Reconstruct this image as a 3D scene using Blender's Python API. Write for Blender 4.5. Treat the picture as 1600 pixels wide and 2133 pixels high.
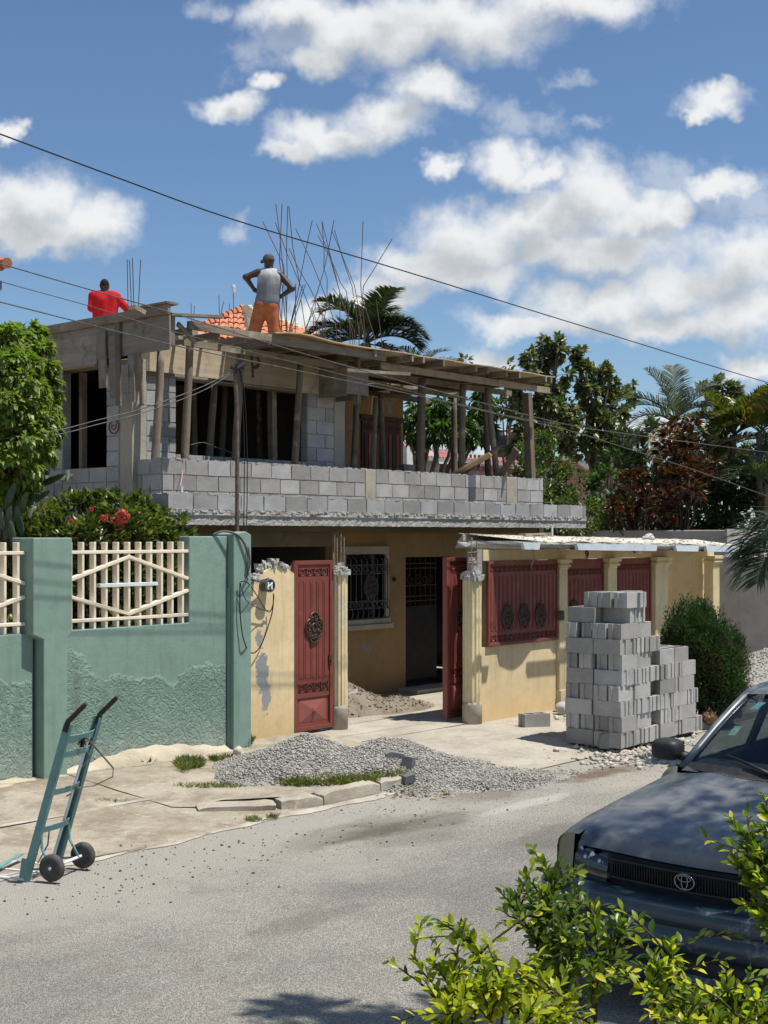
import bpy, math, random
import numpy as np
from mathutils import Vector, Matrix
random.seed(7); RNG = np.random.default_rng(11)
for o in list(bpy.data.objects): bpy.data.objects.remove(o)
scene = bpy.context.scene
COL = scene.collection

# ---------------------------------------------------------------- camera
# world axes: X runs along the street (to the right and away), Y runs across it towards the houses
F = 2800.0; TH = math.atan(2450 / F); S, C = math.sin(TH), math.cos(TH); H = 2.72; HY = 1117.0
cam_d = bpy.data.cameras.new('camera'); cam = bpy.data.objects.new('camera', cam_d); COL.objects.link(cam)
cam.location = (0, 0, H); cam.rotation_euler = (math.pi / 2, 0, TH - math.pi / 2)
TH_DIR = math.atan2(S, C); cam.rotation_euler = (math.pi / 2, 0, TH_DIR - math.pi / 2)
cam_d.sensor_fit = 'HORIZONTAL'; cam_d.sensor_width = 36; cam_d.lens = 36 * F / 1600
cam_d.shift_y = (HY - 1066.5) / 1600
cam_d.clip_start = 0.1; cam_d.clip_end = 3000
scene.camera = cam
scene.render.resolution_x = 768; scene.render.resolution_y = 1024
scene.render.engine = 'CYCLES'
scene.cycles.max_bounces = 8; scene.cycles.transparent_max_bounces = 8
scene.view_settings.view_transform = 'Standard'; scene.view_settings.look = 'None'
scene.view_settings.gamma = 1; scene.view_settings.use_curve_mapping = False
scene.view_settings.exposure = 0.30

# ---------------------------------------------------------------- sun and sky
SUN = Vector((0.17, -0.36, 1.0)).normalized()
sl = bpy.data.lights.new('sun', 'SUN'); so = bpy.data.objects.new('sun', sl); COL.objects.link(so)
sl.energy = 5.0; sl.angle = math.radians(0.53); sl.color = (1.0, 0.955, 0.88)
so.rotation_euler = SUN.to_track_quat('Z', 'Y').to_euler(); so.location = (0, 0, 30)

W = bpy.data.worlds.new('World'); scene.world = W; W.use_nodes = True
wt = W.node_tree; wn = wt.nodes; wl = wt.links; wn.clear()
wout = wn.new('ShaderNodeOutputWorld'); wbg = wn.new('ShaderNodeBackground'); wl.new(wbg.outputs[0], wout.inputs[0])
sky = wn.new('ShaderNodeTexSky'); sky.sky_type = 'NISHITA'; sky.sun_disc = False
sky.sun_elevation = math.asin(SUN.z); sky.sun_rotation = math.atan2(SUN.x, SUN.y)
sky.air_density = 1.0; sky.dust_density = 0.25; sky.ozone_density = 1.6; sky.altitude = 100
wbg.inputs['Strength'].default_value = 0.081
tc = wn.new('ShaderNodeTexCoord')
def wmath(op, a, b=None, c=None, clamp=False):
    n = wn.new('ShaderNodeMath'); n.operation = op; n.use_clamp = clamp
    for i, x in enumerate((a, b, c)):
        if x is None: continue
        if isinstance(x, (int, float)): n.inputs[i].default_value = x
        else: wl.new(x, n.inputs[i])
    return n.outputs[0]
def wvec(op, a, b=None, out=0):
    n = wn.new('ShaderNodeVectorMath'); n.operation = op
    for i, x in enumerate((a, b)):
        if x is None: continue
        if isinstance(x, (tuple, list, Vector)): n.inputs[i].default_value = tuple(x)
        elif isinstance(x, (int, float)): n.inputs[3].default_value = x
        else: wl.new(x, n.inputs[i])
    return n.outputs[out]
def wscale(a, k):
    n = wn.new('ShaderNodeVectorMath'); n.operation = 'SCALE'; wl.new(a, n.inputs[0])
    if isinstance(k, (int, float)): n.inputs[3].default_value = k
    else: wl.new(k, n.inputs[3])
    return n.outputs[0]
def wnoise(v, scale, detail, rough=0.55, color=False, lac=2.0):
    n = wn.new('ShaderNodeTexNoise'); wl.new(v, n.inputs['Vector']); n.inputs['Scale'].default_value = scale
    n.inputs['Detail'].default_value = detail; n.inputs['Roughness'].default_value = rough; n.inputs['Lacunarity'].default_value = lac
    return n.outputs['Color' if color else 0]
def wmap(x, a, b, c=0.0, d=1.0, smooth=True):
    n = wn.new('ShaderNodeMapRange'); n.interpolation_type = 'SMOOTHSTEP' if smooth else 'LINEAR'; wl.new(x, n.inputs[0])
    for i, k in enumerate((a, b, c, d)): n.inputs[i + 1].default_value = k
    return n.outputs[0]
CLOUDS = [  # x, y, half width, half height of each puff, as directions seen from the street (pixels of the photograph)
 (760, 70, 210, 80), (960, 45, 250, 80), (1190, 10, 200, 55), (660, 120, 80, 42), (620, 30, 110, 60),
 (890, 185, 105, 52), (800, 245, 120, 58), (690, 285, 120, 52), (610, 318, 70, 28), (495, 225, 68, 34), (545, 180, 46, 24),
 (1480, 216, 98, 34), (1440, 235, 44, 20),
 (75, 430, 120, 88), (190, 462, 110, 66), (60, 495, 170, 48), (-10, 460, 90, 80), (2, 272, 34, 28),
 (1040, 335, 90, 50), (1110, 365, 80, 40), (905, 352, 40, 26),
 (1235, 400, 115, 78), (1130, 460, 150, 70), (1330, 455, 120, 70), (985, 500, 160, 86), (1230, 520, 240, 66), (880, 550, 150, 58), (1400, 440, 70, 60),
 (800, 610, 120, 38), (980, 575, 170, 45),
 (1545, 545, 130, 90), (1420, 600, 160, 70), (1270, 630, 180, 58), (1120, 672, 150, 34), (1560, 650, 120, 70), (1400, 680, 220, 40), (1580, 760, 90, 40),
 (1010, 752, 78, 46), (640, 662, 70, 42), (690, 620, 40, 24), (1500, 385, 90, 38),
 (1720, 480, 140, 90), (1760, 640, 160, 80), (-180, 500, 120, 60), (1300, 900, 130, 40), (1000, 930, 160, 40)]
WISPS = [(1440, 385, 190, 70), (1560, 430, 110, 60), (560, 95, 110, 70), (500, 470, 40, 40), (1165, 165, 60, 30), (1260, 262, 50, 24), (1100, 250, 90, 60), (470, 20, 80, 30)]
cf, cr, cu = Vector((C, S, 0)), Vector((S, -C, 0)), Vector((0, 0, 1))
dirv = wvec('NORMALIZE', tc.outputs['Generated'])
wd = wmath('MAXIMUM', wvec('DOT_PRODUCT', dirv, cf, 1), 0.02)
wx = wmath('ADD', wmath('MULTIPLY', wmath('DIVIDE', wvec('DOT_PRODUCT', dirv, cr, 1), wd), F), 800.0)
wy = wmath('SUBTRACT', HY, wmath('MULTIPLY', wmath('DIVIDE', wvec('DOT_PRODUCT', dirv, cu, 1), wd), F))
cmb = wn.new('ShaderNodeCombineXYZ'); wl.new(wx, cmb.inputs[0]); wl.new(wy, cmb.inputs[1]); Pxy = cmb.outputs[0]
ahead = wmap(wvec('DOT_PRODUCT', dirv, cf, 1), 0.55, 0.8)
def wnoise2(v, scale, detail, rough=0.55, color=False):
    n = wn.new('ShaderNodeTexNoise'); n.noise_dimensions = '2D'; wl.new(v, n.inputs['Vector']); n.inputs['Scale'].default_value = scale
    n.inputs['Detail'].default_value = detail; n.inputs['Roughness'].default_value = rough
    return n.outputs['Color' if color else 0]
# generic fair-weather cloud cover for the rest of the sky, on a flat cloud deck
sepd = wn.new('ShaderNodeSeparateXYZ'); wl.new(dirv, sepd.inputs[0])
deck = wscale(dirv, wmath('DIVIDE', 1.0, wmath('MAXIMUM', wmath('ADD', sepd.outputs[2], 0.10), 0.06)))
gen = wmap(wnoise2(deck, 1.15, 4, 0.55), 0.54, 0.70)
def near_puff(Q, lst, off=(0, 0)):
    acc = None
    for (x, y, a, b) in lst:
        n = wn.new('ShaderNodeVectorMath'); n.operation = 'MULTIPLY_ADD'; wl.new(Q, n.inputs[0])
        n.inputs[1].default_value = (1 / a, 1 / b, 0); n.inputs[2].default_value = ((off[0] - x) / a, (off[1] - y) / b, 0)
        d = wvec('LENGTH', n.outputs[0], None, 1)
        acc = d if acc is None else wmath('SMOOTH_MIN', acc, d, 0.22)
    return wmath('SUBTRACT', 1.12, acc)
warp = wnoise2(wscale(Pxy, 1 / 150.0), 1.0, 4, 0.6, True)
Qxy = wvec('ADD', Pxy, wvec('MULTIPLY', wvec('SUBTRACT', warp, (0.5, 0.5, 0.5)), (150, 120, 0)))
dens = near_puff(Qxy, CLOUDS); above = near_puff(Qxy, CLOUDS, (30, -58)); wisp = near_puff(Qxy, WISPS)
fine = wnoise2(wscale(Pxy, 1 / 66.0), 1.0, 6, 0.58)
fine2 = wnoise2(wscale(Pxy, 1 / 120.0), 1.0, 4, 0.6)
edge = wmath('ADD', dens, wmath('MULTIPLY', wmath('SUBTRACT', fine, 0.5), 0.62))
cov_a = wmap(edge, -0.14, 0.80)
cov_w = wmath('MULTIPLY', wmap(wmath('ADD', wisp, wmath('MULTIPLY', wmath('SUBTRACT', fine2, 0.5), 2.4)), 0.0, 1.1), 0.42)
cov_v = wmath('MAXIMUM', cov_a, cov_w)
mixc = wn.new('ShaderNodeMix'); mixc.data_type = 'FLOAT'
wl.new(ahead, mixc.inputs[0]); wl.new(gen, mixc.inputs[2]); wl.new(cov_v, mixc.inputs[3])
cover = wmath('MULTIPLY', mixc.outputs[0], wmap(sepd.outputs[2], 0.0, 0.05))
# grey undersides and sunlit white tops are painted into the cloud colour
shade = wmap(wmath('ADD', above, wmath('ADD', wmath('MULTIPLY', wmath('SUBTRACT', fine2, 0.5), 0.8), wmath('MULTIPLY', wmath('SUBTRACT', fine, 0.5), 0.45))), 0.05, 1.2)
shade = wmath('MULTIPLY', shade, wmath('ADD', wmath('MULTIPLY', ahead, 0.6), 0.4))
cr_ = wn.new('ShaderNodeMix'); cr_.data_type = 'RGBA'; wl.new(wmath('MINIMUM', shade, 1.0), cr_.inputs[0])
cr_.inputs[6].default_value = (8.7, 8.85, 9.0, 1); cr_.inputs[7].default_value = (5.2, 5.5, 5.8, 1)
hz = wn.new('ShaderNodeMix'); hz.data_type = 'RGBA'   # pale moisture low in the sky
skyc = wn.new('ShaderNodeMix'); skyc.data_type = 'RGBA'; skyc.blend_type = 'MULTIPLY'; skyc.inputs[0].default_value = 1.0
wl.new(sky.outputs[0], skyc.inputs[6]); skyc.inputs[7].default_value = (0.84, 0.97, 1.10, 1)
fm = wn.new('ShaderNodeMix'); fm.data_type = 'RGBA'; wl.new(cover, fm.inputs[0]); wl.new(skyc.outputs[2], fm.inputs[6]); wl.new(cr_.outputs[2], fm.inputs[7])
wl.new(fm.outputs[2], wbg.inputs['Color'])
W.cycles.sampling_method = 'MANUAL'; W.cycles.sample_map_resolution = 512

# ---------------------------------------------------------------- helpers
def _ray(x, y):
    a = (x - 800) / F; b = (HY - y) / F
    return Vector((C + S * a, S - C * a, b))
def on_z(x, y, z): d = _ray(x, y); t = (z - H) / d.z; return Vector((d.x * t, d.y * t, z))
def on_v(x, y, v): d = _ray(x, y); t = v / d.y; return Vector((d.x * t, v, H + d.z * t))
def on_u(x, y, u): d = _ray(x, y); t = u / d.x; return Vector((u, d.y * t, H + d.z * t))
def on_d(x, y, D): d = _ray(x, y); return Vector((d.x * D, d.y * D, H + d.z * D))

def tag(o, label=None, cat=None, group=None, kind=None):
    if label: o['label'] = label
    if cat: o['category'] = cat
    if group: o['group'] = group
    if kind: o['kind'] = kind
    return o
def empty(name, loc, label=None, cat=None, group=None, rz=0.0):
    o = bpy.data.objects.new(name, None); COL.objects.link(o); o.location = loc; o.rotation_euler = (0, 0, rz)
    o.empty_display_size = 0.1
    return tag(o, label, cat, group)
def link_mesh(name, me, mats, parent=None, loc=(0, 0, 0)):
    o = bpy.data.objects.new(name, me); COL.objects.link(o)
    if mats is not None and not me.materials:
        for m in (mats if isinstance(mats, (list, tuple)) else [mats]): me.materials.append(m)
    if parent is not None: o.parent = parent
    o.location = loc
    return o
def origin_of(parent):
    p = Vector((0, 0, 0))
    while parent is not None: p += parent.location; parent = parent.parent
    return p

class MB:
    """collects shapes into one mesh"""
    def __init__(s): s.v = []; s.f = []; s.m = []; s.cur = 0; s.sm = []; s.smooth = False
    def mat(s, i): s.cur = i; return s
    def add(s, vs, fs):
        n = len(s.v); s.v.extend([tuple(p) for p in vs]); s.f.extend([tuple(i + n for i in f) for f in fs])
        s.m.extend([s.cur] * len(fs)); s.sm.extend([s.smooth] * len(fs)); return s
    def box(s, x0, y0, z0, x1, y1, z1, j=0.0):
        vs = [(x, y, z) for z in (z0, z1) for y in (y0, y1) for x in (x0, x1)]
        if j: vs = [tuple(c + random.uniform(-j, j) for c in p) for p in vs]
        return s.add(vs, [(0, 2, 3, 1), (4, 5, 7, 6), (0, 1, 5, 4), (2, 6, 7, 3), (0, 4, 6, 2), (1, 3, 7, 5)])
    def beam(s, p0, p1, w, h, up=(0, 0, 1), w1=None, h1=None):
        p0, p1 = Vector(p0), Vector(p1); d = (p1 - p0).normalized(); up = Vector(up)
        sd = d.cross(up)
        if sd.length < 1e-4: sd = d.cross(Vector((1, 0, 0)))
        sd.normalize(); u2 = sd.cross(d)
        vs = []
        for p, ww, hh in ((p0, w, h), (p1, w1 or w, h1 or h)):
            for a, b in ((-1, -1), (1, -1), (1, 1), (-1, 1)): vs.append(p + sd * (a * ww / 2) + u2 * (b * hh / 2))
        return s.add(vs, [(3, 2, 1, 0), (4, 5, 6, 7), (0, 1, 5, 4), (1, 2, 6, 5), (2, 3, 7, 6), (3, 0, 4, 7)])
    def tube(s, pts, r, n=8, caps=True):
        pts = [Vector(p) for p in pts]; rs = r if isinstance(r, (list, tuple)) else [r] * len(pts)
        vs = []; ref = None
        for i, p in enumerate(pts):
            d = (pts[min(i + 1, len(pts) - 1)] - pts[max(i - 1, 0)])
            if d.length < 1e-9: d = Vector((0, 0, 1))
            d.normalize()
            if ref is None: ref = d.orthogonal().normalized()
            a = ref - d * ref.dot(d)
            a = a.normalized() if a.length > 1e-5 else d.orthogonal().normalized()
            ref = a; b = d.cross(a)
            for k in range(n):
                t = 2 * math.pi * k / n; vs.append(p + a * (math.cos(t) * rs[i]) + b * (math.sin(t) * rs[i]))
        fs = []
        for i in range(len(pts) - 1):
            for k in range(n):
                k2 = (k + 1) % n; fs.append((i * n + k, i * n + k2, (i + 1) * n + k2, (i + 1) * n + k))
        if caps:
            fs.append(tuple(range(n - 1, -1, -1))); fs.append(tuple((len(pts) - 1) * n + k for k in range(n)))
        return s.add(vs, fs)
    def lathe(s, prof, n=20, center=(0, 0, 0), axis='Z', arc=2 * math.pi, rfun=None):
        c = Vector(center); vs = []; full = abs(arc - 2 * math.pi) < 1e-6; m = n if full else n + 1
        for r, z in prof:
            for k in range(m):
                t = arc * k / n; rr = r * (rfun(t, z) if rfun else 1)
                p = (rr * math.cos(t), rr * math.sin(t), z)
                if axis == 'X': p = (p[2], p[0], p[1])
                elif axis == 'Y': p = (p[0], p[2], p[1])
                vs.append((c.x + p[0], c.y + p[1], c.z + p[2]))
        fs = []
        for i in range(len(prof) - 1):
            for k in range(n):
                k2 = (k + 1) % m; fs.append((i * m + k, i * m + k2, (i + 1) * m + k2, (i + 1) * m + k))
        if prof[0][0] > 1e-6: fs.append(tuple(range(m - 1, -1, -1)))
        if prof[-1][0] > 1e-6: fs.append(tuple((len(prof) - 1) * m + k for k in range(m)))
        return s.add(vs, fs)
    def prism(s, pts, axis, a, b):
        """pts: outline in the two other axes (in order x,y,z without `axis`), from a to b along axis"""
        n = len(pts); vs = []
        for t in (a, b):
            for p in pts:
                q = list(p); q.insert(axis, t); vs.append(tuple(q))
        fs = [tuple(range(n)), tuple(range(2 * n - 1, n - 1, -1))]
        for i in range(n): j = (i + 1) % n; fs.append((i, i + n, j + n, j))
        return s.add(vs, fs)
    def grid(s, fn, nu, nv):
        vs = [fn(i / nu, j / nv) for j in range(nv + 1) for i in range(nu + 1)]
        fs = [(j * (nu + 1) + i, j * (nu + 1) + i + 1, (j + 1) * (nu + 1) + i + 1, (j + 1) * (nu + 1) + i) for j in range(nv) for i in range(nu)]
        return s.add(vs, fs)
    def mesh(s, name, off=(0, 0, 0)):
        me = bpy.data.meshes.new(name); off = Vector(off)
        me.from_pydata([(p[0] - off.x, p[1] - off.y, p[2] - off.z) for p in s.v], [], s.f)
        if len(set(s.m)) > 1 or (s.m and s.m[0]): me.polygons.foreach_set('material_index', s.m)
        if any(s.sm): me.polygons.foreach_set('use_smooth', s.sm)
        me.update(); return me
    def build(s, name, mats, parent=None, bevel=0.0, recalc=False):
        """vertices are in world axes; the object's origin sits at the base of the shape"""
        if parent is not None: loc = Vector((0, 0, 0)); off = origin_of(parent)
        else:
            a = np.array(s.v); lo, hi = a.min(0), a.max(0); loc = Vector(((lo[0] + hi[0]) / 2, (lo[1] + hi[1]) / 2, lo[2])); off = loc
        me = s.mesh(name, off)
        if recalc:
            import bmesh; bm = bmesh.new(); bm.from_mesh(me); bmesh.ops.recalc_face_normals(bm, faces=bm.faces); bm.to_mesh(me); bm.free()
        o = link_mesh(name, me, mats, parent, loc)
        if bevel:
            b = o.modifiers.new('bevel', 'BEVEL'); b.width = bevel; b.segments = 2; b.limit_method = 'ANGLE'
        return o

def np_mesh(name, V, T, mats, parent=None, loc=None, smooth=False):
    V = np.asarray(V, dtype=np.float32); T = np.asarray(T, dtype=np.int32)
    if parent is not None: off = np.array(origin_of(parent)); ploc = (0, 0, 0)
    else: lo, hi = V.min(0), V.max(0); off = np.array(((lo[0] + hi[0]) / 2, (lo[1] + hi[1]) / 2, lo[2])); ploc = tuple(off)
    me = bpy.data.meshes.new(name); k = T.shape[1]
    me.vertices.add(len(V)); me.vertices.foreach_set('co', (V - off).astype(np.float32).ravel())
    me.loops.add(T.size); me.loops.foreach_set('vertex_index', T.ravel())
    me.polygons.add(len(T)); me.polygons.foreach_set('loop_start', np.arange(0, T.size, k, dtype=np.int32))
    if smooth: me.polygons.foreach_set('use_smooth', np.ones(len(T), dtype=bool))
    me.update(calc_edges=True); me.validate()
    return link_mesh(name, me, mats, parent, ploc)

def unit(a): return a / np.maximum(np.linalg.norm(a, axis=-1, keepdims=True), 1e-9)
def leaf_arrays(P, Dr, L, Wd, droop=0.15, fold=0.25, flat=0.7, simple=False):
    """P base points, Dr leaf directions, L lengths, Wd half width ratio -> vertices, triangles"""
    n = len(P); Dr = unit(Dr); L = np.broadcast_to(L, (n,))[:, None]; Wv = L * Wd
    up = np.array([0, 0, 1.0]) + RNG.normal(0, 1 - flat, (n, 3)) * 1.2
    sd = unit(np.cross(Dr, up)); nm = np.cross(sd, Dr)
    b = P; mid = P + Dr * L * 0.45; tip = P + Dr * L - nm * L * droop
    l = mid - sd * Wv + nm * Wv * fold; r = mid + sd * Wv + nm * Wv * fold
    if simple:
        V = np.stack([b, l, tip, r], 1).reshape(-1, 3); base = np.arange(n)[:, None] * 4
        T = np.concatenate([base + np.array([[0, 3, 2]]), base + np.array([[0, 2, 1]])], 1).reshape(-1, 3)
    else:
        V = np.stack([b, l, tip, r, mid], 1).reshape(-1, 3); base = np.arange(n)[:, None] * 5
        T = np.concatenate([base + np.array([[k]]) for k in ()] + [base + np.array([q]) for q in ([0, 4, 1], [1, 4, 2], [0, 3, 4], [4, 3, 2])], 1).reshape(-1, 3)
    return V, T
def leaf_fine(P, Dr, L, Wd, flat=0.6, droop=0.18, fold=0.30):
    """broader leaf outline: pointed oval of 12 triangles, folded along the rib and curled"""
    n = len(P); Dr = unit(Dr); L = np.broadcast_to(L, (n,))[:, None]
    up = np.array([0, 0, 1.0]) + RNG.normal(0, 1 - flat, (n, 3)) * 1.2; sd = unit(np.cross(Dr, up)); nm = np.cross(sd, Dr); cu_ = RNG.uniform(0.3, 1.7, (n, 1)) * droop; fo = RNG.uniform(0.4, 1.6, (n, 1)) * fold
    st = [(0.0, 0.06), (0.22, 0.55), (0.48, 1.0), (0.74, 0.82), (1.0, 0.0)]; rows = []
    for t, w in st:
        c = P + Dr * L * t - nm * L * cu_ * t * t; ww = L * Wd * w; rows.append((c - sd * ww + nm * ww * fo, c, c + sd * ww + nm * ww * fo))
    V = np.stack([q for r in rows[:-1] for q in r] + [rows[-1][1]], 1); k = V.shape[1]; T = []
    for i in range(3):
        a = i * 3
        for (p, q) in ((a, a + 1), (a + 1, a + 2)): T += [(p, q, q + 3), (p, q + 3, p + 3)]
    T += [(9, 10, 12), (10, 11, 12)]; T = np.array(T)
    return V.reshape(-1, 3), (np.arange(n)[:, None, None] * k + T[None]).reshape(-1, 3)
def leaves(name, P, Dr, L, Wd, mat, parent=None, **k):
    V, T = leaf_arrays(P, Dr, L, Wd, **k); return np_mesh(name, V, T, mat, parent)
def ball(n, r=(1, 1, 1), shell=0.5):
    d = unit(RNG.normal(0, 1, (n, 3))); rad = shell + (1 - shell) * RNG.random((n, 1)) ** 0.6
    return d * rad * np.array(r), d

# signed distance meshing (organic shapes)
def sd_cone(P, a, b, ra, rb):
    a = np.array(a, float); b = np.array(b, float); ab = b - a; t = np.clip(((P - a) @ ab) / max(ab @ ab, 1e-9), 0, 1)
    return np.linalg.norm(P - a - t[..., None] * ab, axis=-1) - (ra + (rb - ra) * t)
def sd_ell(P, c, r):
    c = np.array(c, float); r = np.array(r, float); k = np.linalg.norm((P - c) / r, axis=-1); return (k - 1) * r.min()
def smin(a, b, k):
    h = np.clip(0.5 + 0.5 * (b - a) / k, 0, 1); return b + (a - b) * h - k * h * (1 - h)
def sdf_arrays(fn, lo, hi, h):
    lo = np.array(lo, float); n = np.ceil((np.array(hi) - lo) / h).astype(int) + 1
    g = np.stack(np.meshgrid(*[lo[i] + h * np.arange(n[i]) for i in range(3)], indexing='ij'), -1)
    d = fn(g); ins = d < 0
    c = tuple(n - 1); acc = np.zeros(c + (3,)); cnt = np.zeros(c)
    corners = [(i, j, k) for i in (0, 1) for j in (0, 1) for k in (0, 1)]
    sl = lambda o: tuple(slice(o[q], o[q] + c[q]) for q in range(3))
    for a in corners:
        for ax in range(3):
            if a[ax]: continue
            b = list(a); b[ax] = 1; da, db = d[sl(a)], d[sl(b)]; cr = (da < 0) != (db < 0)
            t = np.where(cr, da / np.where(cr, da - db, 1), 0)
            pa = g[sl(a)]; pt = pa.copy(); pt[..., ax] += t * h
            acc += np.where(cr[..., None], pt, 0); cnt += cr
    act = cnt > 0; idx = -np.ones(c, int); idx[act] = np.arange(act.sum()); V = acc[act] / cnt[act][:, None]
    Q = []
    for ax in range(3):
        o1, o2 = [q for q in range(3) if q != ax]
        A = [slice(1, n[q] - 1) for q in range(3)]; A[ax] = slice(0, n[ax] - 1); B = list(A); B[ax] = slice(1, n[ax])
        ia, ib = ins[tuple(A)], ins[tuple(B)]; w = np.argwhere(ia != ib)
        if not len(w): continue
        off = np.array([1, 1, 1]); off[ax] = 0; e = w + off
        flip = ia[ia != ib]
        q = []
        for (s1, s2) in ((-1, -1), (0, -1), (0, 0), (-1, 0)):
            cc = e.copy(); cc[:, o1] += s1; cc[:, o2] += s2; q.append(idx[cc[:, 0], cc[:, 1], cc[:, 2]])
        q = np.stack(q, 1); fl = flip if ax != 1 else ~flip
        q[~fl] = q[~fl][:, ::-1]; Q.append(q)
    return V, np.concatenate(Q)
def sdf_mesh(name, fn, lo, hi, h, mat, parent=None, smooth=True):
    V, Q = sdf_arrays(fn, lo, hi, h); return np_mesh(name, V, Q, mat, parent, smooth=smooth)
def vnoise(P, f, seed=0):
    """cheap smooth noise in [-1,1] for arrays of points"""
    r = np.random.default_rng(seed); o = 0
    for k in range(4):
        d = unit(r.normal(0, 1, (3,))); o = o + np.sin((P @ d) * f * (1 + 0.37 * k) + r.random() * 6.28 + 1.3 * np.sin((P @ unit(r.normal(0, 1, 3))) * f * 0.7))
    return o / 4

# ---------------------------------------------------------------- materials
MATS = {}
class NT:
    def __init__(s, name, rough=0.85, spec=0.3):
        m = bpy.data.materials.new(name); m.use_nodes = True; s.m = m; s.t = m.node_tree; s.n = s.t.nodes; s.l = s.t.links
        s.b = s.n['Principled BSDF']; s.b.inputs['Roughness'].default_value = rough
        s.b.inputs['Specular IOR Level'].default_value = spec; MATS[name] = m
        s.geo = s.n.new('ShaderNodeNewGeometry'); s.pos = s.geo.outputs['Position']
        s.tcn = None
    def link(s, a, b): s.l.new(a, b)
    def obj(s):
        if s.tcn is None: s.tcn = s.n.new('ShaderNodeTexCoord')
        return s.tcn.outputs['Object']
    def math(s, op, a, b=None, clamp=False):
        n = s.n.new('ShaderNodeMath'); n.operation = op; n.use_clamp = clamp
        for i, x in enumerate((a, b)):
            if x is None: continue
            if isinstance(x, (int, float)): n.inputs[i].default_value = x
            else: s.l.new(x, n.inputs[i])
        return n.outputs[0]
    def noise(s, scale, detail=4, rough=0.6, vec=None, sc=None, dist=0.0):
        v = vec if vec is not None else s.pos
        if sc is not None:
            q = s.n.new('ShaderNodeVectorMath'); q.operation = 'MULTIPLY'; s.l.new(v, q.inputs[0]); q.inputs[1].default_value = sc; v = q.outputs[0]
        n = s.n.new('ShaderNodeTexNoise'); s.l.new(v, n.inputs['Vector']); n.inputs['Scale'].default_value = scale
        n.inputs['Detail'].default_value = detail; n.inputs['Roughness'].default_value = rough; n.inputs['Distortion'].default_value = dist
        return n.outputs[0]
    def vor(s, scale, feat='F1', vec=None, out=0):
        n = s.n.new('ShaderNodeTexVoronoi'); n.feature = feat; s.l.new(vec if vec is not None else s.pos, n.inputs['Vector']); n.inputs['Scale'].default_value = scale
        return n.outputs[out]
    def map(s, x, a, b, c=0.0, d=1.0, smooth=True):
        n = s.n.new('ShaderNodeMapRange'); n.interpolation_type = 'SMOOTHSTEP' if smooth else 'LINEAR'; s.l.new(x, n.inputs[0])
        for i, k in enumerate((a, b, c, d)): n.inputs[i + 1].default_value = k
        return n.outputs[0]
    def mix(s, fac, a, b, mode='MIX'):
        n = s.n.new('ShaderNodeMix'); n.data_type = 'RGBA'; n.blend_type = mode
        if isinstance(fac, (int, float)): n.inputs[0].default_value = fac
        else: s.l.new(fac, n.inputs[0])
        for i, x in ((6, a), (7, b)):
            if isinstance(x, (tuple, list)): n.inputs[i].default_value = (x[0], x[1], x[2], 1)
            else: s.l.new(x, n.inputs[i])
        return n.outputs[2]
    def rnd(s):
        return s.geo.outputs['Random Per Island']
    def orand(s):
        n = s.n.new('ShaderNodeObjectInfo'); return n.outputs['Random']
    def sep(s, v=None):
        n = s.n.new('ShaderNodeSeparateXYZ'); s.l.new(v if v is not None else s.pos, n.inputs[0]); return n.outputs
    def color(s, c):
        if isinstance(c, (tuple, list)): s.b.inputs['Base Color'].default_value = (c[0], c[1], c[2], 1)
        else: s.l.new(c, s.b.inputs['Base Color'])
        return s
    def rough(s, r):
        if isinstance(r, (int, float)): s.b.inputs['Roughness'].default_value = r
        else: s.l.new(r, s.b.inputs['Roughness'])
        return s
    def bump(s, hgt, strength=0.4, dist=0.01):
        n = s.n.new('ShaderNodeBump'); s.l.new(hgt, n.inputs['Height']); n.inputs['Distance'].default_value = dist
        if isinstance(strength, (int, float)): n.inputs['Strength'].default_value = strength
        else: s.l.new(strength, n.inputs['Strength'])
        s.l.new(n.outputs[0], s.b.inputs['Normal']); return s

def simple(name, c1, c2=None, scale=6.0, rough=0.85, spec=0.3, bump=0.0, bscale=40.0, bdist=0.006, metal=0.0, sc=None, detail=5, lo=0.35, hi=0.65):
    n = NT(name, rough, spec); n.b.inputs['Metallic'].default_value = metal
    if c2 is None: n.color(c1)
    else: n.color(n.mix(n.map(n.noise(scale, detail, sc=sc), lo, hi), c1, c2))
    if bump: n.bump(n.noise(bscale, 5, sc=sc), bump, bdist)
    return n.m

# ---- concrete block
def block_mat(name, a, b):
    n = NT(name, 0.95, 0.2)
    big = n.map(n.noise(3.0, 4), 0.35, 0.65); fine = n.noise(120, 3, 0.7)
    c = n.mix(big, a, b)
    t = n.mix(n.orand(), (0.72, 0.71, 0.69), (1.14, 1.14, 1.15))
    c = n.mix(1.0, c, t, 'MULTIPLY')
    c = n.mix(n.map(fine, 0.35, 0.7), n.mix(1.0, c, (0.72, 0.72, 0.72), 'MULTIPLY'), c)
    pits = n.vor(70.0)
    n.color(n.mix(n.map(pits, 0.05, 0.22), n.mix(1.0, c, (0.55, 0.55, 0.55), 'MULTIPLY'), c))
    n.bump(n.math('ADD', fine, n.math('MULTIPLY', pits, 0.5)), 0.6, 0.006); return n.m
BLOCK = block_mat('concrete_block', (0.46, 0.455, 0.445), (0.38, 0.377, 0.37))
BLOCKP = block_mat('concrete_block_fresh', (0.50, 0.487, 0.46), (0.40, 0.39, 0.37))
BLOCKD = block_mat('dark_broken_block', (0.20, 0.205, 0.21), (0.15, 0.155, 0.16))
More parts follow.
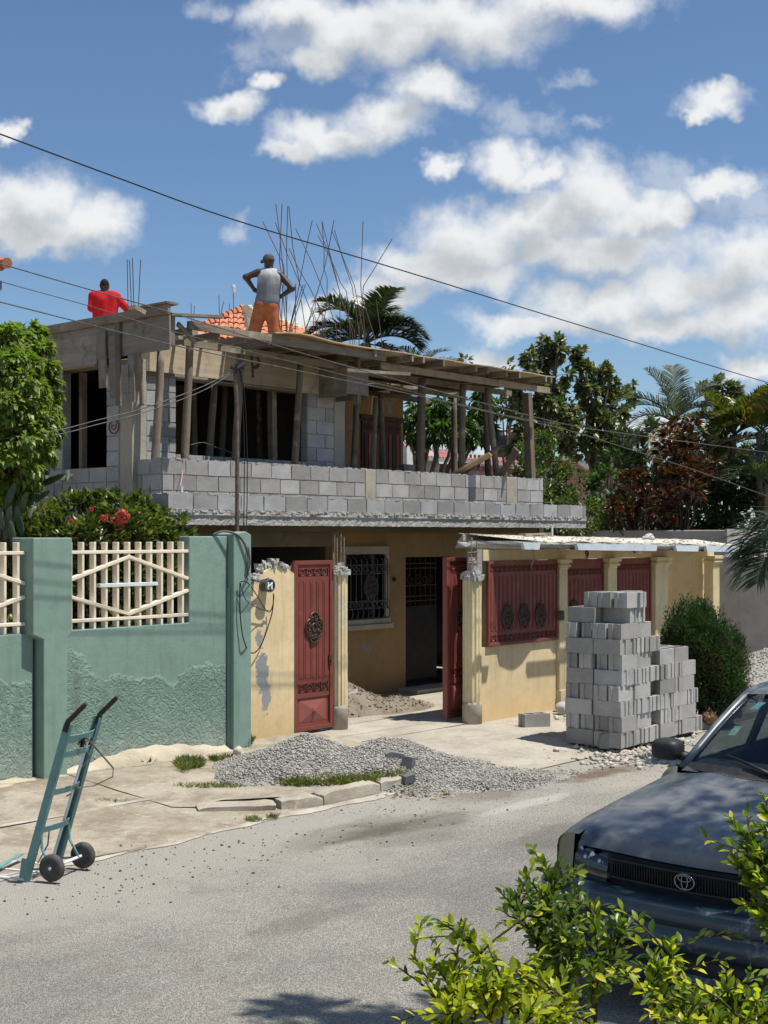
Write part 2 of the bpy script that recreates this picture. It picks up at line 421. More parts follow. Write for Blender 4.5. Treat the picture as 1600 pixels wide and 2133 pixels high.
def concrete(name, a, b, dark=(0.05, 0.05, 0.045), stain=0.0, bump=0.5, bs=30.0, dist=0.012, rough=0.95):
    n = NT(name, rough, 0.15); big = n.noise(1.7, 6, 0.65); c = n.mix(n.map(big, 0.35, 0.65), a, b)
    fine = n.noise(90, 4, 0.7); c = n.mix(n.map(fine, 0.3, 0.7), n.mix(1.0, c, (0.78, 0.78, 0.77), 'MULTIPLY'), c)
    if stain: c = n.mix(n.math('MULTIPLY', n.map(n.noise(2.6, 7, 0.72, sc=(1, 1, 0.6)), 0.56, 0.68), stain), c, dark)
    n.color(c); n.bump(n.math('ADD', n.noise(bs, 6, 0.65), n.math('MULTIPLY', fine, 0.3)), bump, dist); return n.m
MORTAR = concrete('mortar', (0.42, 0.41, 0.38), (0.33, 0.32, 0.30), bump=0.8, bs=50)
CAST = concrete('cast_concrete', (0.45, 0.42, 0.33), (0.36, 0.34, 0.29), stain=0.25)
SLABE = concrete('rough_slab_edge', (0.54, 0.525, 0.48), (0.41, 0.395, 0.355), stain=0.5, bump=1.0, bs=34, dist=0.025)
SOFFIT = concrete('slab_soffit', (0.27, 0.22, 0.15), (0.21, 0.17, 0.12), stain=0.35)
RUBBLE = concrete('broken_concrete', (0.60, 0.58, 0.54), (0.45, 0.44, 0.41), stain=0.2, bump=1.0, bs=22, dist=0.03)
DIRTYCONC = concrete('dirty_canopy_top', (0.64, 0.61, 0.53), (0.50, 0.46, 0.38), stain=0.2, bump=0.8)

# ---- road: sun-bleached asphalt, dusty near the far kerb, with wet stains and trodden mortar
n = NT('asphalt', 0.93, 0.2)
P_ = n.sep(); yv, xv = P_[1], P_[0]
agg = n.vor(95.0); fine = n.noise(160, 3, 0.75); big = n.noise(0.55, 5, 0.6); mid = n.noise(4.0, 6, 0.7)
c = n.mix(n.map(big, 0.35, 0.65), (0.400, 0.386, 0.352), (0.480, 0.463, 0.422))
c = n.mix(n.map(fine, 0.32, 0.68), n.mix(1.0, c, (0.46, 0.46, 0.46), 'MULTIPLY'), n.mix(1.0, c, (1.25, 1.24, 1.22), 'MULTIPLY'))
sp2 = n.noise(55, 2, 0.6); c = n.mix(n.map(sp2, 0.38, 0.62), n.mix(1.0, c, (0.70, 0.69, 0.68), 'MULTIPLY'), n.mix(1.0, c, (1.12, 1.12, 1.11), 'MULTIPLY'))
c = n.mix(n.map(n.math('ADD', agg, n.math('MULTIPLY', fine, 0.2)), 0.18, 0.42), n.mix(1.0, c, (1.45, 1.45, 1.42), 'MULTIPLY'), c)
c = n.mix(n.math('MULTIPLY', n.map(mid, 0.50, 0.70), 0.45), c, (0.27, 0.25, 0.22))
c = n.mix(n.map(n.noise(0.28, 5, 0.65, sc=(1, 2.2, 1)), 0.36, 0.62), n.mix(1.0, c, (0.84, 0.84, 0.85), 'MULTIPLY'), n.mix(1.0, c, (1.10, 1.09, 1.06), 'MULTIPLY'))
dust = n.math('ADD', n.map(yv, 6.0, 9.2, 0.05, 1.1, False), n.math('MULTIPLY', n.math('SUBTRACT', n.noise(0.9, 6, 0.7), 0.5), 1.9))
c = n.mix(n.math('MULTIPLY', n.map(dust, 0.35, 0.95), 0.85), c, n.mix(n.map(fine, 0.3, 0.7), (0.40, 0.37, 0.31), (0.54, 0.51, 0.445)))
def stain_mask(n, cx, cy, rx, ry, wob=0.5, f=1.1):
    v = n.n.new('ShaderNodeVectorMath'); v.operation = 'SUBTRACT'; n.l.new(n.pos, v.inputs[0]); v.inputs[1].default_value = (cx, cy, 0)
    w = n.n.new('ShaderNodeVectorMath'); w.operation = 'MULTIPLY'; n.l.new(v.outputs[0], w.inputs[0]); w.inputs[1].default_value = (1 / rx, 1 / ry, 0)
    L = n.n.new('ShaderNodeVectorMath'); L.operation = 'LENGTH'; n.l.new(w.outputs[0], L.inputs[0])
    return n.map(n.math('ADD', L.outputs['Value'], n.math('MULTIPLY', n.math('SUBTRACT', n.noise(f, 6, 0.7), 0.5), wob * 4)), 1.0, 0.45)
for (px, py, rx, ry, k, col) in ((760, 1730, 1.3, 0.42, 0.75, (0.13, 0.105, 0.08)), (900, 1712, 0.9, 0.35, 0.5, (0.15, 0.125, 0.10)), (1030, 1652, 1.1, 0.35, 0.6, (0.20, 0.165, 0.125)), (1250, 1612, 0.8, 0.3, 0.8, (0.16, 0.095, 0.06)),
                               (640, 1945, 0.6, 0.25, 0.4, (0.16, 0.14, 0.115)), (1180, 1760, 0.9, 0.5, 0.4, (0.16, 0.145, 0.12)), (880, 1740, 0.9, 0.5, 0.35, (0.17, 0.15, 0.12)), (1350, 1625, 1.2, 0.3, 0.7, (0.48, 0.44, 0.36)), (1090, 1680, 0.9, 0.16, 0.9, (0.55, 0.53, 0.48)), (880, 1690, 1.2, 0.3, 0.5, (0.45, 0.42, 0.36)), (520, 1770, 1.6, 0.5, 0.55, (0.44, 0.41, 0.35)), (120, 1880, 1.2, 0.6, 0.6, (0.47, 0.44, 0.38))):
    q = on_z(px, py, 0); c = n.mix(n.math('MULTIPLY', stain_mask(n, q.x, q.y, rx, ry), k), c, col)
n.color(c); n.bump(n.math('ADD', n.math('ADD', agg, sp2), n.math('MULTIPLY', fine, 0.8)), 1.0, 0.016); ASPHALT = n.m

def paving(name, a, b, grime, gk):
    n = NT(name, 0.95, 0.15); big = n.noise(0.8, 6, 0.65); c = n.mix(n.map(big, 0.35, 0.65), a, b)
    fine = n.noise(110, 4, 0.75); c = n.mix(n.map(fine, 0.3, 0.7), n.mix(1.0, c, (0.70, 0.69, 0.67), 'MULTIPLY'), n.mix(1.0, c, (1.12, 1.12, 1.11), 'MULTIPLY'))
    c = n.mix(n.math('MULTIPLY', n.map(n.noise(1.9, 9, 0.78), 0.42, 0.62), gk), c, grime)
    c = n.mix(n.math('MULTIPLY', n.map(n.noise(7.0, 6, 0.7, sc=(1, 3.5, 1)), 0.58, 0.66), 0.5), c, (0.56, 0.52, 0.44))
    n.color(c); n.bump(n.math('ADD', n.noise(14, 7, 0.7), n.math('MULTIPLY', fine, 0.4)), 0.7, 0.015); return n.m
PAVE = paving('sidewalk_concrete', (0.42, 0.378, 0.305), (0.325, 0.288, 0.228), (0.205, 0.17, 0.122), 0.85)
DRIVE = paving('driveway_concrete', (0.46, 0.43, 0.365), (0.385, 0.355, 0.30), (0.27, 0.24, 0.19), 0.65)
KERB = paving('kerb_concrete', (0.46, 0.42, 0.35), (0.38, 0.345, 0.285), (0.26, 0.215, 0.16), 0.5)
PLINTH = paving('wall_footing', (0.58, 0.52, 0.41), (0.48, 0.42, 0.32), (0.36, 0.30, 0.22), 0.5)
DIRT = simple('dirt', (0.26, 0.20, 0.13), (0.17, 0.13, 0.085), 1.5, 0.98, 0.1, 0.8, 12, 0.03)
SANDM = simple('sand_and_rubble', (0.25, 0.215, 0.17), (0.19, 0.155, 0.115), 3.0, 0.98, 0.1, 0.9, 22, 0.04)
REDSOIL = simple('red_rock', (0.30, 0.17, 0.105), (0.17, 0.10, 0.068), 5, 0.95, 0.15, 0.8, 20, 0.02)
GRAVELBED = simple('gravel_bed', (0.22, 0.21, 0.19), (0.40, 0.385, 0.35), 60, 0.98, 0.1, 1.0, 45, 0.03)
STRIP = simple('gutter_strip', (0.42, 0.39, 0.33), (0.29, 0.26, 0.21), 3, 0.95, 0.15, 0.5, 40, 0.006)

# ---- painted plaster
def plaster(name, a, b, rough_to=None, peel=None, base_dirt=None, bump=0.35, patches=()):
    n = NT(name, 0.82, 0.25); z = n.sep()[2]
    c = n.mix(n.map(n.noise(1.3, 6, 0.6), 0.35, 0.65), a, b); fine = n.noise(45, 5, 0.65)
    c = n.mix(n.math('MULTIPLY', n.map(n.noise(6, 6, 0.7), 0.42, 0.68), 0.5), c, n.mix(1.0, c, (0.80, 0.80, 0.79), 'MULTIPLY'))
    c = n.mix(n.math('MULTIPLY', n.map(n.noise(2.2, 7, 0.7, sc=(3.0, 3.0, 0.3)), 0.50, 0.72), 0.42), c, n.mix(1.0, c, (0.62, 0.60, 0.56), 'MULTIPLY'))
    hgt = n.math('ADD', n.math('MULTIPLY', fine, 0.35), n.math('MULTIPLY', n.noise(5, 5, 0.6), 0.8))
    if rough_to is not None:   # trowelled splash coat below a wavy line
        m = n.map(n.math('ADD', z, n.math('MULTIPLY', n.math('SUBTRACT', n.noise(1.3, 4), 0.5), 1.5)), rough_to + 0.05, rough_to - 0.06)
        r1 = n.math('ABSOLUTE', n.math('SUBTRACT', n.noise(6.5, 5, 0.6, dist=2.2), 0.5)); r2 = n.map(n.noise(15, 4, 0.6, dist=1.0), 0.5, 0.68)
        rg = n.math('ADD', n.map(r1, 0.0, 0.16, 1.0, 0.0), n.math('MULTIPLY', r2, 0.8))
        hgt = n.math('ADD', hgt, n.math('MULTIPLY', n.math('MULTIPLY', rg, m), 2.2))
    if peel:
        k = n.map(n.math('ADD', n.noise(1.9, 7, 0.68), n.math('MULTIPLY', n.noise(11, 4), 0.12)), 0.66, 0.70); c = n.mix(k, c, peel)
        hgt = n.math('SUBTRACT', hgt, n.math('MULTIPLY', k, 0.6))
    for (x, y, zz, r, h, col) in patches:
        v = n.n.new('ShaderNodeVectorMath'); v.operation = 'SUBTRACT'; n.l.new(n.pos, v.inputs[0]); v.inputs[1].default_value = (x, y, zz)
        w = n.n.new('ShaderNodeVectorMath'); w.operation = 'MULTIPLY'; n.l.new(v.outputs[0], w.inputs[0]); w.inputs[1].default_value = (1 / r, 0, 1 / h)
        L = n.n.new('ShaderNodeVectorMath'); L.operation = 'LENGTH'; n.l.new(w.outputs[0], L.inputs[0])
        k = n.map(n.math('ADD', L.outputs['Value'], n.math('MULTIPLY', n.math('SUBTRACT', n.noise(7, 6, 0.75), 0.5), 3.0)), 0.85, 0.75); c = n.mix(k, c, col)
        hgt = n.math('SUBTRACT', hgt, n.math('MULTIPLY', k, 0.8))
    if base_dirt:
        c = n.mix(n.math('MULTIPLY', n.map(n.math('ADD', z, n.math('MULTIPLY', n.math('SUBTRACT', n.noise(4, 6, 0.7), 0.5), 0.7)), 0.75, 0.0), 0.75), c, base_dirt)
    n.color(c); n.bump(hgt, bump, 0.012); return n.m
GREEN = plaster('green_plaster', (0.215, 0.310, 0.258), (0.190, 0.280, 0.234), rough_to=1.28, bump=0.62, base_dirt=(0.36, 0.40, 0.34))
GREENS = plaster('green_plaster_smooth', (0.215, 0.310, 0.258), (0.190, 0.282, 0.236), bump=0.3)
q = on_v(547, 1400, 12.35); q2 = on_v(555, 1455, 12.35); q3 = on_v(540, 1330, 12.35)
YELL = plaster('yellow_plaster', (0.75, 0.60, 0.36), (0.67, 0.53, 0.31), base_dirt=(0.50, 0.33, 0.16), patches=((q.x, 0, q.z, 0.13, 0.30, (0.25, 0.26, 0.27)), (q2.x, 0, q2.z, 0.09, 0.3, (0.26, 0.27, 0.28)), (q3.x, 0, q3.z, 0.07, 0.12, (0.28, 0.28, 0.27))))
YELLP = plaster('yellow_plaster_wall', (0.70, 0.565, 0.345), (0.62, 0.50, 0.30), base_dirt=(0.62, 0.43, 0.21))
CREAM = plaster('cream_column', (0.72, 0.61, 0.36), (0.60, 0.50, 0.30), peel=(0.55, 0.52, 0.45), base_dirt=(0.35, 0.31, 0.23))
ORANGE = plaster('ochre_house_wall', (0.38, 0.245, 0.115), (0.31, 0.20, 0.095), peel=(0.30, 0.27, 0.22), base_dirt=(0.30, 0.19, 0.09))
GREYW = plaster('grey_plaster', (0.43, 0.40, 0.37), (0.36, 0.335, 0.31), base_dirt=(0.40, 0.38, 0.35))
PINK = plaster('pink_plaster', (0.62, 0.36, 0.31), (0.54, 0.31, 0.27))
WHITEP = plaster('white_plaster', (0.74, 0.73, 0.70), (0.64, 0.63, 0.60), peel=(0.45, 0.43, 0.40))
FASC = plaster('pale_blue_fascia', (0.60, 0.66, 0.70), (0.54, 0.60, 0.64))
BAR = simple('grille_concrete_paint', (0.80, 0.71, 0.56), (0.72, 0.63, 0.49), 5, 0.8, 0.3, 0.3, 60, 0.004)
BARB = simple('grille_pale_blue_bar', (0.62, 0.70, 0.68), (0.55, 0.62, 0.60), 5, 0.8, 0.3)

# ---- metals
def paintmetal(name, a, b, rust, rk, rough=0.5):
    n = NT(name, rough, 0.4); c = n.mix(n.map(n.noise(2.2, 5, 0.6), 0.35, 0.65), a, b)
    k = n.math('MULTIPLY', n.map(n.noise(9, 7, 0.7), 0.60, 0.72), rk); c = n.mix(k, c, rust)
    n.color(c); n.rough(n.map(n.noise(5, 4), 0.3, 0.7, rough - 0.08, rough + 0.2)); n.bump(n.noise(60, 4), 0.12, 0.003); return n.m
RED = paintmetal('red_gate_paint', (0.205, 0.053, 0.038), (0.165, 0.043, 0.031), (0.30, 0.10, 0.075), 0.6)
REDD = paintmetal('red_gate_paint_pink', (0.27, 0.085, 0.07), (0.23, 0.07, 0.058), (0.33, 0.15, 0.12), 0.6)
BLACKP = simple('black_door_sheet', (0.012, 0.011, 0.011), (0.02, 0.018, 0.017), 6, 0.6, 0.3)
IRON = simple('wrought_iron', (0.035, 0.022, 0.018), (0.07, 0.035, 0.025), 20, 0.6, 0.4)
BRONZE = simple('bronze_medallion', (0.07, 0.042, 0.03), (0.12, 0.075, 0.05), 15, 0.5, 0.5, metal=0.4)
GRILLE = simple('grey_window_grille', (0.13, 0.127, 0.118), (0.085, 0.082, 0.075), 12, 0.6, 0.3)
REBAR = simple('rebar', (0.075, 0.055, 0.045), (0.12, 0.08, 0.06), 25, 0.75, 0.3)
REBARL = simple('mortar_coated_rebar', (0.32, 0.26, 0.21), (0.20, 0.14, 0.10), 25, 0.85, 0.2)
GALV = simple('galvanised_pipe', (0.16, 0.13, 0.11), (0.09, 0.07, 0.06), 14, 0.6, 0.4, metal=0.3)
PVC = simple('white_pvc', (0.72, 0.73, 0.74), (0.62, 0.63, 0.64), 9, 0.5, 0.4)
CABLE = simple('black_cable', (0.012, 0.012, 0.014), None, rough=0.5, spec=0.4)
CABLEG = simple('weathered_cable', (0.13, 0.125, 0.115), (0.07, 0.068, 0.062), 12, 0.7, 0.3)
TURQ = paintmetal('turquoise_hand_truck_paint', (0.115, 0.235, 0.225), (0.15, 0.29, 0.275), (0.11, 0.06, 0.045), 0.85, 0.55)
RUST = simple('rusty_steel', (0.055, 0.036, 0.030), (0.035, 0.026, 0.023), 12, 0.75, 0.3)
RUBBER = simple('tyre_rubber', (0.055, 0.052, 0.048), (0.09, 0.085, 0.078), 16, 0.85, 0.25)
HUB = simple('hub_plastic', (0.07, 0.066, 0.062), (0.13, 0.125, 0.115), 10, 0.6, 0.3)

# ---- wood
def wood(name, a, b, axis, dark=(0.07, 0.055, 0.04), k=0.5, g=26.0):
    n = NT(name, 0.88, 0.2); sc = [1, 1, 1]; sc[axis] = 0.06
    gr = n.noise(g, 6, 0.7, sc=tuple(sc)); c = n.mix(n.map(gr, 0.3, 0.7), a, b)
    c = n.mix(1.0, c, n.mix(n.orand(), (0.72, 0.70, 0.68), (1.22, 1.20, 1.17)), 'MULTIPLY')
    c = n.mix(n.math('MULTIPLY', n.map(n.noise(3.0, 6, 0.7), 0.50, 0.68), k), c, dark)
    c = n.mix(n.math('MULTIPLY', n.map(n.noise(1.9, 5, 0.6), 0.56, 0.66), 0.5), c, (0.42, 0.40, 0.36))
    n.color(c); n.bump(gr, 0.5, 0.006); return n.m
WOODZ = wood('weathered_post', (0.225, 0.19, 0.15), (0.145, 0.12, 0.095), 2)
WOODX = wood('weathered_board_along', (0.30, 0.26, 0.205), (0.205, 0.175, 0.135), 0)
WOODY = wood('weathered_board_across', (0.27, 0.23, 0.175), (0.185, 0.155, 0.12), 1)
PLYX = wood('form_plywood', (0.44, 0.375, 0.28), (0.35, 0.295, 0.215), 0, k=0.35, g=14)
PLYL = wood('form_plywood_new', (0.50, 0.39, 0.235), (0.42, 0.32, 0.19), 0, k=0.2, g=12)
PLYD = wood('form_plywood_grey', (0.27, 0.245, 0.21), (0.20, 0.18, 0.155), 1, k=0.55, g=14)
BARK = simple('bark', (0.17, 0.135, 0.10), (0.09, 0.072, 0.055), 8, 0.95, 0.1, 0.9, 30, 0.02, sc=(1, 1, 0.3))
BARKD = simple('dark_stem', (0.075, 0.06, 0.042), (0.05, 0.04, 0.03), 8, 0.95, 0.1, 0.6, 30, 0.01)

# ---- leaves: colour by leaf, light passes through
def leafmat(name, cols, trans=0.35, rough=0.42, spec=0.5):
    n = NT(name, rough, spec); r = n.rnd()
    ramp = n.n.new('ShaderNodeValToRGB'); n.l.new(r, ramp.inputs[0]); e = ramp.color_ramp.elements
    while len(e) < len(cols): e.new(0.5)
    for i, cc in enumerate(cols): e[i].position = i / max(1, len(cols) - 1); e[i].color = (*cc, 1)
    c = n.mix(n.map(n.noise(1.6, 3), 0.35, 0.65), n.mix(1.0, ramp.outputs[0], (0.86, 0.88, 0.86), 'MULTIPLY'), n.mix(1.0, ramp.outputs[0], (1.12, 1.10, 1.0), 'MULTIPLY'))
    n.color(c)
    t = n.n.new('ShaderNodeBsdfTranslucent'); tc_ = n.mix(1.0, c, (1.25, 1.45, 0.55), 'MULTIPLY'); n.l.new(tc_, t.inputs[0])
    ms = n.n.new('ShaderNodeMixShader'); ms.inputs[0].default_value = trans
    n.l.new(n.b.outputs[0], ms.inputs[1]); n.l.new(t.outputs[0], ms.inputs[2]); n.l.new(ms.outputs[0], n.n['Material Output'].inputs[0]); return n.m
L_FICUS = leafmat('ficus_leaf', ((0.085, 0.14, 0.024), (0.13, 0.20, 0.034), (0.19, 0.26, 0.05), (0.27, 0.30, 0.075)), 0.4)
L_IXORA = leafmat('ixora_leaf', ((0.038, 0.070, 0.018), (0.070, 0.115, 0.026), (0.125, 0.165, 0.038), (0.30, 0.29, 0.08)), 0.28, 0.32)
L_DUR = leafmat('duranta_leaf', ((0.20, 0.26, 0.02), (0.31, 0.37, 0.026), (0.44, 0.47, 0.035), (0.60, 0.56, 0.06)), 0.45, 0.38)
L_DURD = leafmat('duranta_leaf_shaded', ((0.065, 0.11, 0.02), (0.10, 0.155, 0.024), (0.15, 0.21, 0.03)), 0.4, 0.4)  # darker copy of the duranta leaf, with shade put into its colour
L_TREE = leafmat('broad_tree_leaf', ((0.060, 0.090, 0.040), (0.09, 0.12, 0.052), (0.15, 0.165, 0.075), (0.27, 0.225, 0.115)), 0.25, 0.40)
L_MANGO = leafmat('mango_leaf', ((0.032, 0.066, 0.018), (0.055, 0.105, 0.024), (0.09, 0.145, 0.034)), 0.25, 0.38)
L_HEDGE = leafmat('fine_hedge_leaf', ((0.030, 0.058, 0.014), (0.05, 0.085, 0.02), (0.085, 0.12, 0.03)), 0.3, 0.5)
L_LIGHT = leafmat('light_shrub_leaf', ((0.07, 0.11, 0.022), (0.11, 0.155, 0.032), (0.155, 0.19, 0.046)), 0.35, 0.5)
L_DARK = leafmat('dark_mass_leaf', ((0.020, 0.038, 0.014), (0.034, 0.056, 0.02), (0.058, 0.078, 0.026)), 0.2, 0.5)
L_CROT = leafmat('croton_leaf', ((0.030, 0.010, 0.010), (0.065, 0.016, 0.013), (0.10, 0.028, 0.016), (0.035, 0.035, 0.016), (0.14, 0.065, 0.03)), 0.25, 0.35)
L_PALM = leafmat('coconut_leaflet', ((0.030, 0.052, 0.026), (0.052, 0.082, 0.042), (0.10, 0.125, 0.075)), 0.2, 0.35)
L_PALMG = leafmat('grey_palm_leaflet', ((0.085, 0.11, 0.075), (0.13, 0.155, 0.105), (0.20, 0.215, 0.15)), 0.25, 0.4)
L_ARECA = leafmat('areca_leaflet', ((0.045, 0.075, 0.016), (0.08, 0.11, 0.022), (0.15, 0.145, 0.03), (0.28, 0.19, 0.035)), 0.3, 0.38)
L_DRY = leafmat('dry_frond', ((0.22, 0.17, 0.11), (0.30, 0.25, 0.17)), 0.1, 0.7)
L_JUN = leafmat('juniper_spray', ((0.022, 0.055, 0.012), (0.036, 0.085, 0.018), (0.055, 0.115, 0.026)), 0.25, 0.6)
L_JUNB = leafmat('juniper_inner_brown', ((0.06, 0.05, 0.026), (0.10, 0.085, 0.042), (0.085, 0.095, 0.032)), 0.15, 0.7)
GRASSM = leafmat('grass_blade', ((0.085, 0.125, 0.024), (0.13, 0.17, 0.034), (0.27, 0.24, 0.09)), 0.3, 0.6)
CACT = simple('cactus_pad', (0.05, 0.075, 0.04), (0.075, 0.105, 0.056), 9, 0.6, 0.3, 0.3, 30, 0.005)
PETAL = leafmat('ixora_petal', ((0.62, 0.085, 0.10), (0.72, 0.17, 0.17), (0.45, 0.05, 0.06)), 0.3, 0.5)
CLAYT = simple('clay_roof_tile', (0.56, 0.23, 0.13), (0.44, 0.17, 0.095), 7, 0.85, 0.2, 0.4, 30, 0.006)
PALET = simple('mortared_ridge_tile', (0.60, 0.55, 0.43), (0.46, 0.41, 0.32), 6, 0.9, 0.2, 0.6, 30, 0.01)
ZINC = simple('red_zinc_sheet', (0.33, 0.085, 0.085), (0.45, 0.24, 0.23), 3.5, 0.6, 0.3, sc=(1, 5, 1))
TANK = simple('black_water_tank', (0.016, 0.022, 0.030), (0.026, 0.032, 0.042), 4, 0.4, 0.5)
DARKROOM = simple('darkened_interior_plaster', (0.10, 0.09, 0.078), (0.07, 0.063, 0.055), 2, 0.95, 0.1)  # plaster colour lowered: the gloom of the rooms is put into it
DOORW = simple('dark_wooden_door', (0.085, 0.035, 0.025), (0.055, 0.025, 0.018), 8, 0.6, 0.3)
# stones
def stone(name, cols, scale=None):
    n = NT(name, 0.9, 0.25); ramp = n.n.new('ShaderNodeValToRGB'); n.l.new(n.rnd(), ramp.inputs[0]); e = ramp.color_ramp.elements
    while len(e) < len(cols): e.new(0.5)
    for i, cc in enumerate(cols): e[i].position = i / max(1, len(cols) - 1); e[i].color = (*cc, 1)
    n.color(n.mix(n.map(n.noise(60, 3), 0.3, 0.7), n.mix(1.0, ramp.outputs[0], (0.8, 0.8, 0.8), 'MULTIPLY'), ramp.outputs[0])); return n.m
GRAVEL = stone('gravel_stone', ((0.19, 0.182, 0.162), (0.30, 0.288, 0.258), (0.385, 0.368, 0.325), (0.47, 0.448, 0.395), (0.25, 0.243, 0.225)))
GRAVELG = stone('grey_gravel_stone', ((0.30, 0.29, 0.265), (0.42, 0.405, 0.37), (0.52, 0.50, 0.46)))
PEBB = stone('dark_crumb', ((0.06, 0.055, 0.05), (0.13, 0.12, 0.105), (0.22, 0.20, 0.17)))
CRUMB = stone('pale_crumb', ((0.42, 0.39, 0.33), (0.55, 0.51, 0.44), (0.33, 0.29, 0.23)))

# ================================================================ ground, road, pavements
def sheet(name, x0, y0, x1, y1, zf, mat, nx=1, ny=1, kind='structure', noise=0.0):
    m = MB()
    def fn(a, b):
        x = x0 + (x1 - x0) * a; y = y0 + (y1 - y0) * b
        return (x, y, zf(x, y) + (random.uniform(-noise, noise) if noise else 0))
    m.grid(fn, nx, ny); m.smooth = True; o = m.build(name, mat); me = o.data
    me.polygons.foreach_set('use_smooth', [True] * len(me.polygons)); o['kind'] = kind; return o
sheet('ground', -300, -300, 600, 600, lambda x, y: -0.06, DIRT, 8, 8)
def road_z(x, y):   # the carriageway rises towards the near side
    t = max(0.0, 8.6 - y); return 0.056 * t * min(1.0, t / 1.2) if t < 1.2 else 0.056 * t - 0.0
def road_z(x, y): t = max(0.0, 8.6 - y); return 0.056 * (t * t / 2.4 if t < 1.2 else t - 0.6)
sheet('road', -40, 2.75, 120, 9.34, road_z, ASPHALT, 40, 30)
def on_road(px, py):
    p = on_z(px, py, 0.0)
    for _ in range(4): p = on_z(px, py, road_z(p.x, p.y))
    return p
sheet('near_verge', -40, -12, 120, 2.6, lambda x, y: 0.40, DIRT, 20, 4)
m = MB(); m.box(-40, 2.55, -0.1, 120, 2.76, 0.43); tag(m.build('near_kerb', KERB, bevel=0.02), kind='structure')
# far side: a driveway ramp rises from the gutter to the green wall; the raised pavement with its kerb starts right of it
KU0, KU1 = 9.05, 12.4
def walk_z(x, y):
    r = min(1, max(0, (y - 9.3) / 2.6)); ramp = 0.01 + 0.17 * r ** 1.2
    if x < 5.6: ramp = 0.15
    return ramp
P_ = [on_z(0, 1712, 0.09), on_z(640, 1602, 0.12)]
def slab(name, pts, z0, zf, mat, label=None):
    m = MB(); n = len(pts)
    top = [(p[0], p[1], zf(p[0], p[1])) for p in pts]; bot = [(p[0], p[1], z0) for p in pts]
    m.add(top + bot, [tuple(range(n))] + [tuple((i, i + n, (i + 1) % n + n, (i + 1) % n)[::-1]) for i in range(n)])
    o = m.build(name, mat, recalc=True, bevel=0.008); o['kind'] = 'structure'; return o
# ramp slabs, separated by joints (a pale strip runs between the two rows)
def ramp_grid(name, x0, x1, y0, y1, mat):
    nx, ny = 24, 10; m = MB(); m.smooth = True
    def fn(a, b):
        x = x0 + (x1 - x0) * a; y = y0 + (y1 - y0) * b
        return (x, y, walk_z(max(x, 5.7), y) + 0.006 * math.sin(3.1 * x + 2 * y) + 0.004 * math.sin(7 * y + x))
    m.grid(fn, nx, ny); e = MB(); e.v = m.v; e.f = m.f; e.m = m.m; e.sm = m.sm
    o = e.build(name, mat); o['kind'] = 'structure'; return o
ramp_grid('driveway_ramp', 5.85, 9.9, 9.31, 10.60, PAVE)
ramp_grid('driveway_ramp', -6, 8.98, 10.66, 12.2, PAVE)
ramp_grid('driveway_ramp', -6, 5.78, 9.9, 10.62, PAVE)
sheet('joint_bed', -6, 9.28, 9.3, 12.2, lambda x, y: walk_z(max(x, 5.7), y) - 0.007, PAVE, 40, 20)
# pale gutter strip between the ramp and the asphalt
m = MB(); pts = []
for i in range(40):
    x = -6 + i * 0.46; pts.append((x, 9.30 + 0.03 * math.sin(x * 2.3)))
def strip_fn(a, b):
    x = -6 + 18.5 * a; return (x, 9.24 + (0.10 * b) * (0.75 + 0.5 * math.sin(1.3 * x + 1)) + 0.035 * math.sin(2.3 * x) + 0.03 * math.sin(7.1 * x) * (1 - b) + random.uniform(-.012, .012), 0.006 + 0.010 * b)
m.grid(strip_fn, 260, 1); tag(m.build('gutter_strip', STRIP), kind='structure')
m = MB(); m.grid(lambda a, b: (-6 + 15 * a, 10.60 + 0.075 * b + 0.012 * math.sin(5 * a * 15), walk_z(max(-6 + 15 * a, 5.7), 10.64) + 0.004 + 0.004 * b), 60, 1); tag(m.build('paving_joint_strip', STRIP), kind='structure')
# raised pavement right of the ramp
def pav_z(x, y): return 0.125 + 0.012 * math.sin(1.7 * x + y) * 0.5 + (0.03 if y > 11.2 else 0) * min(1, (y - 11.2))
def pav_left(y): return max(8.55, 9.62 - (y - 9.5) * 1.5)
m = MB()
def pav_fn(a, b):
    y = 9.52 + 2.9 * b; x0 = pav_left(y); x = x0 + (12.5 - x0) * a; lf_ = min(1, a * 6) if y > 10.05 else 1.0; tz_ = 0.112 if y < 10.6 else 0.112 + 0.05 * min(1, (y - 10.6) / 1.5); return (x, y, (walk_z(x, y) + 0.006) * (1 - lf_) + tz_ * lf_ + 0.004 * math.sin(1.7 * x + y) * lf_ + random.uniform(-.002, .002))
m.grid(pav_fn, 26, 20); o = m.build('pavement', PAVE); o.data.polygons.foreach_set('use_smooth', [True] * len(o.data.polygons)); o['kind'] = 'structure'
# driveway apron and yard floor behind the gates
def apron_z(x, y):
    t = min(1, max(0, (y - 8.9) / 1.6)); return 0.004 + 0.10 * t + 0.008 * math.sin(2 * x) * math.sin(1.7 * y)
sheet('apron', 12.4, 8.95, 34, 11.5, apron_z, DRIVE, 50, 14, noise=0.003)
sheet('yard_floor', 11.5, 11.45, 34, 20.5, lambda x, y: 0.112 + 0.02 * min(1, max(0, (y - 11.5))) + (0.004 if x < 12.5 else 0), DRIVE, 20, 12)
sheet('neighbour_yard', -10, 12.45, 11.52, 30, lambda x, y: 0.16, DIRT, 4, 4)
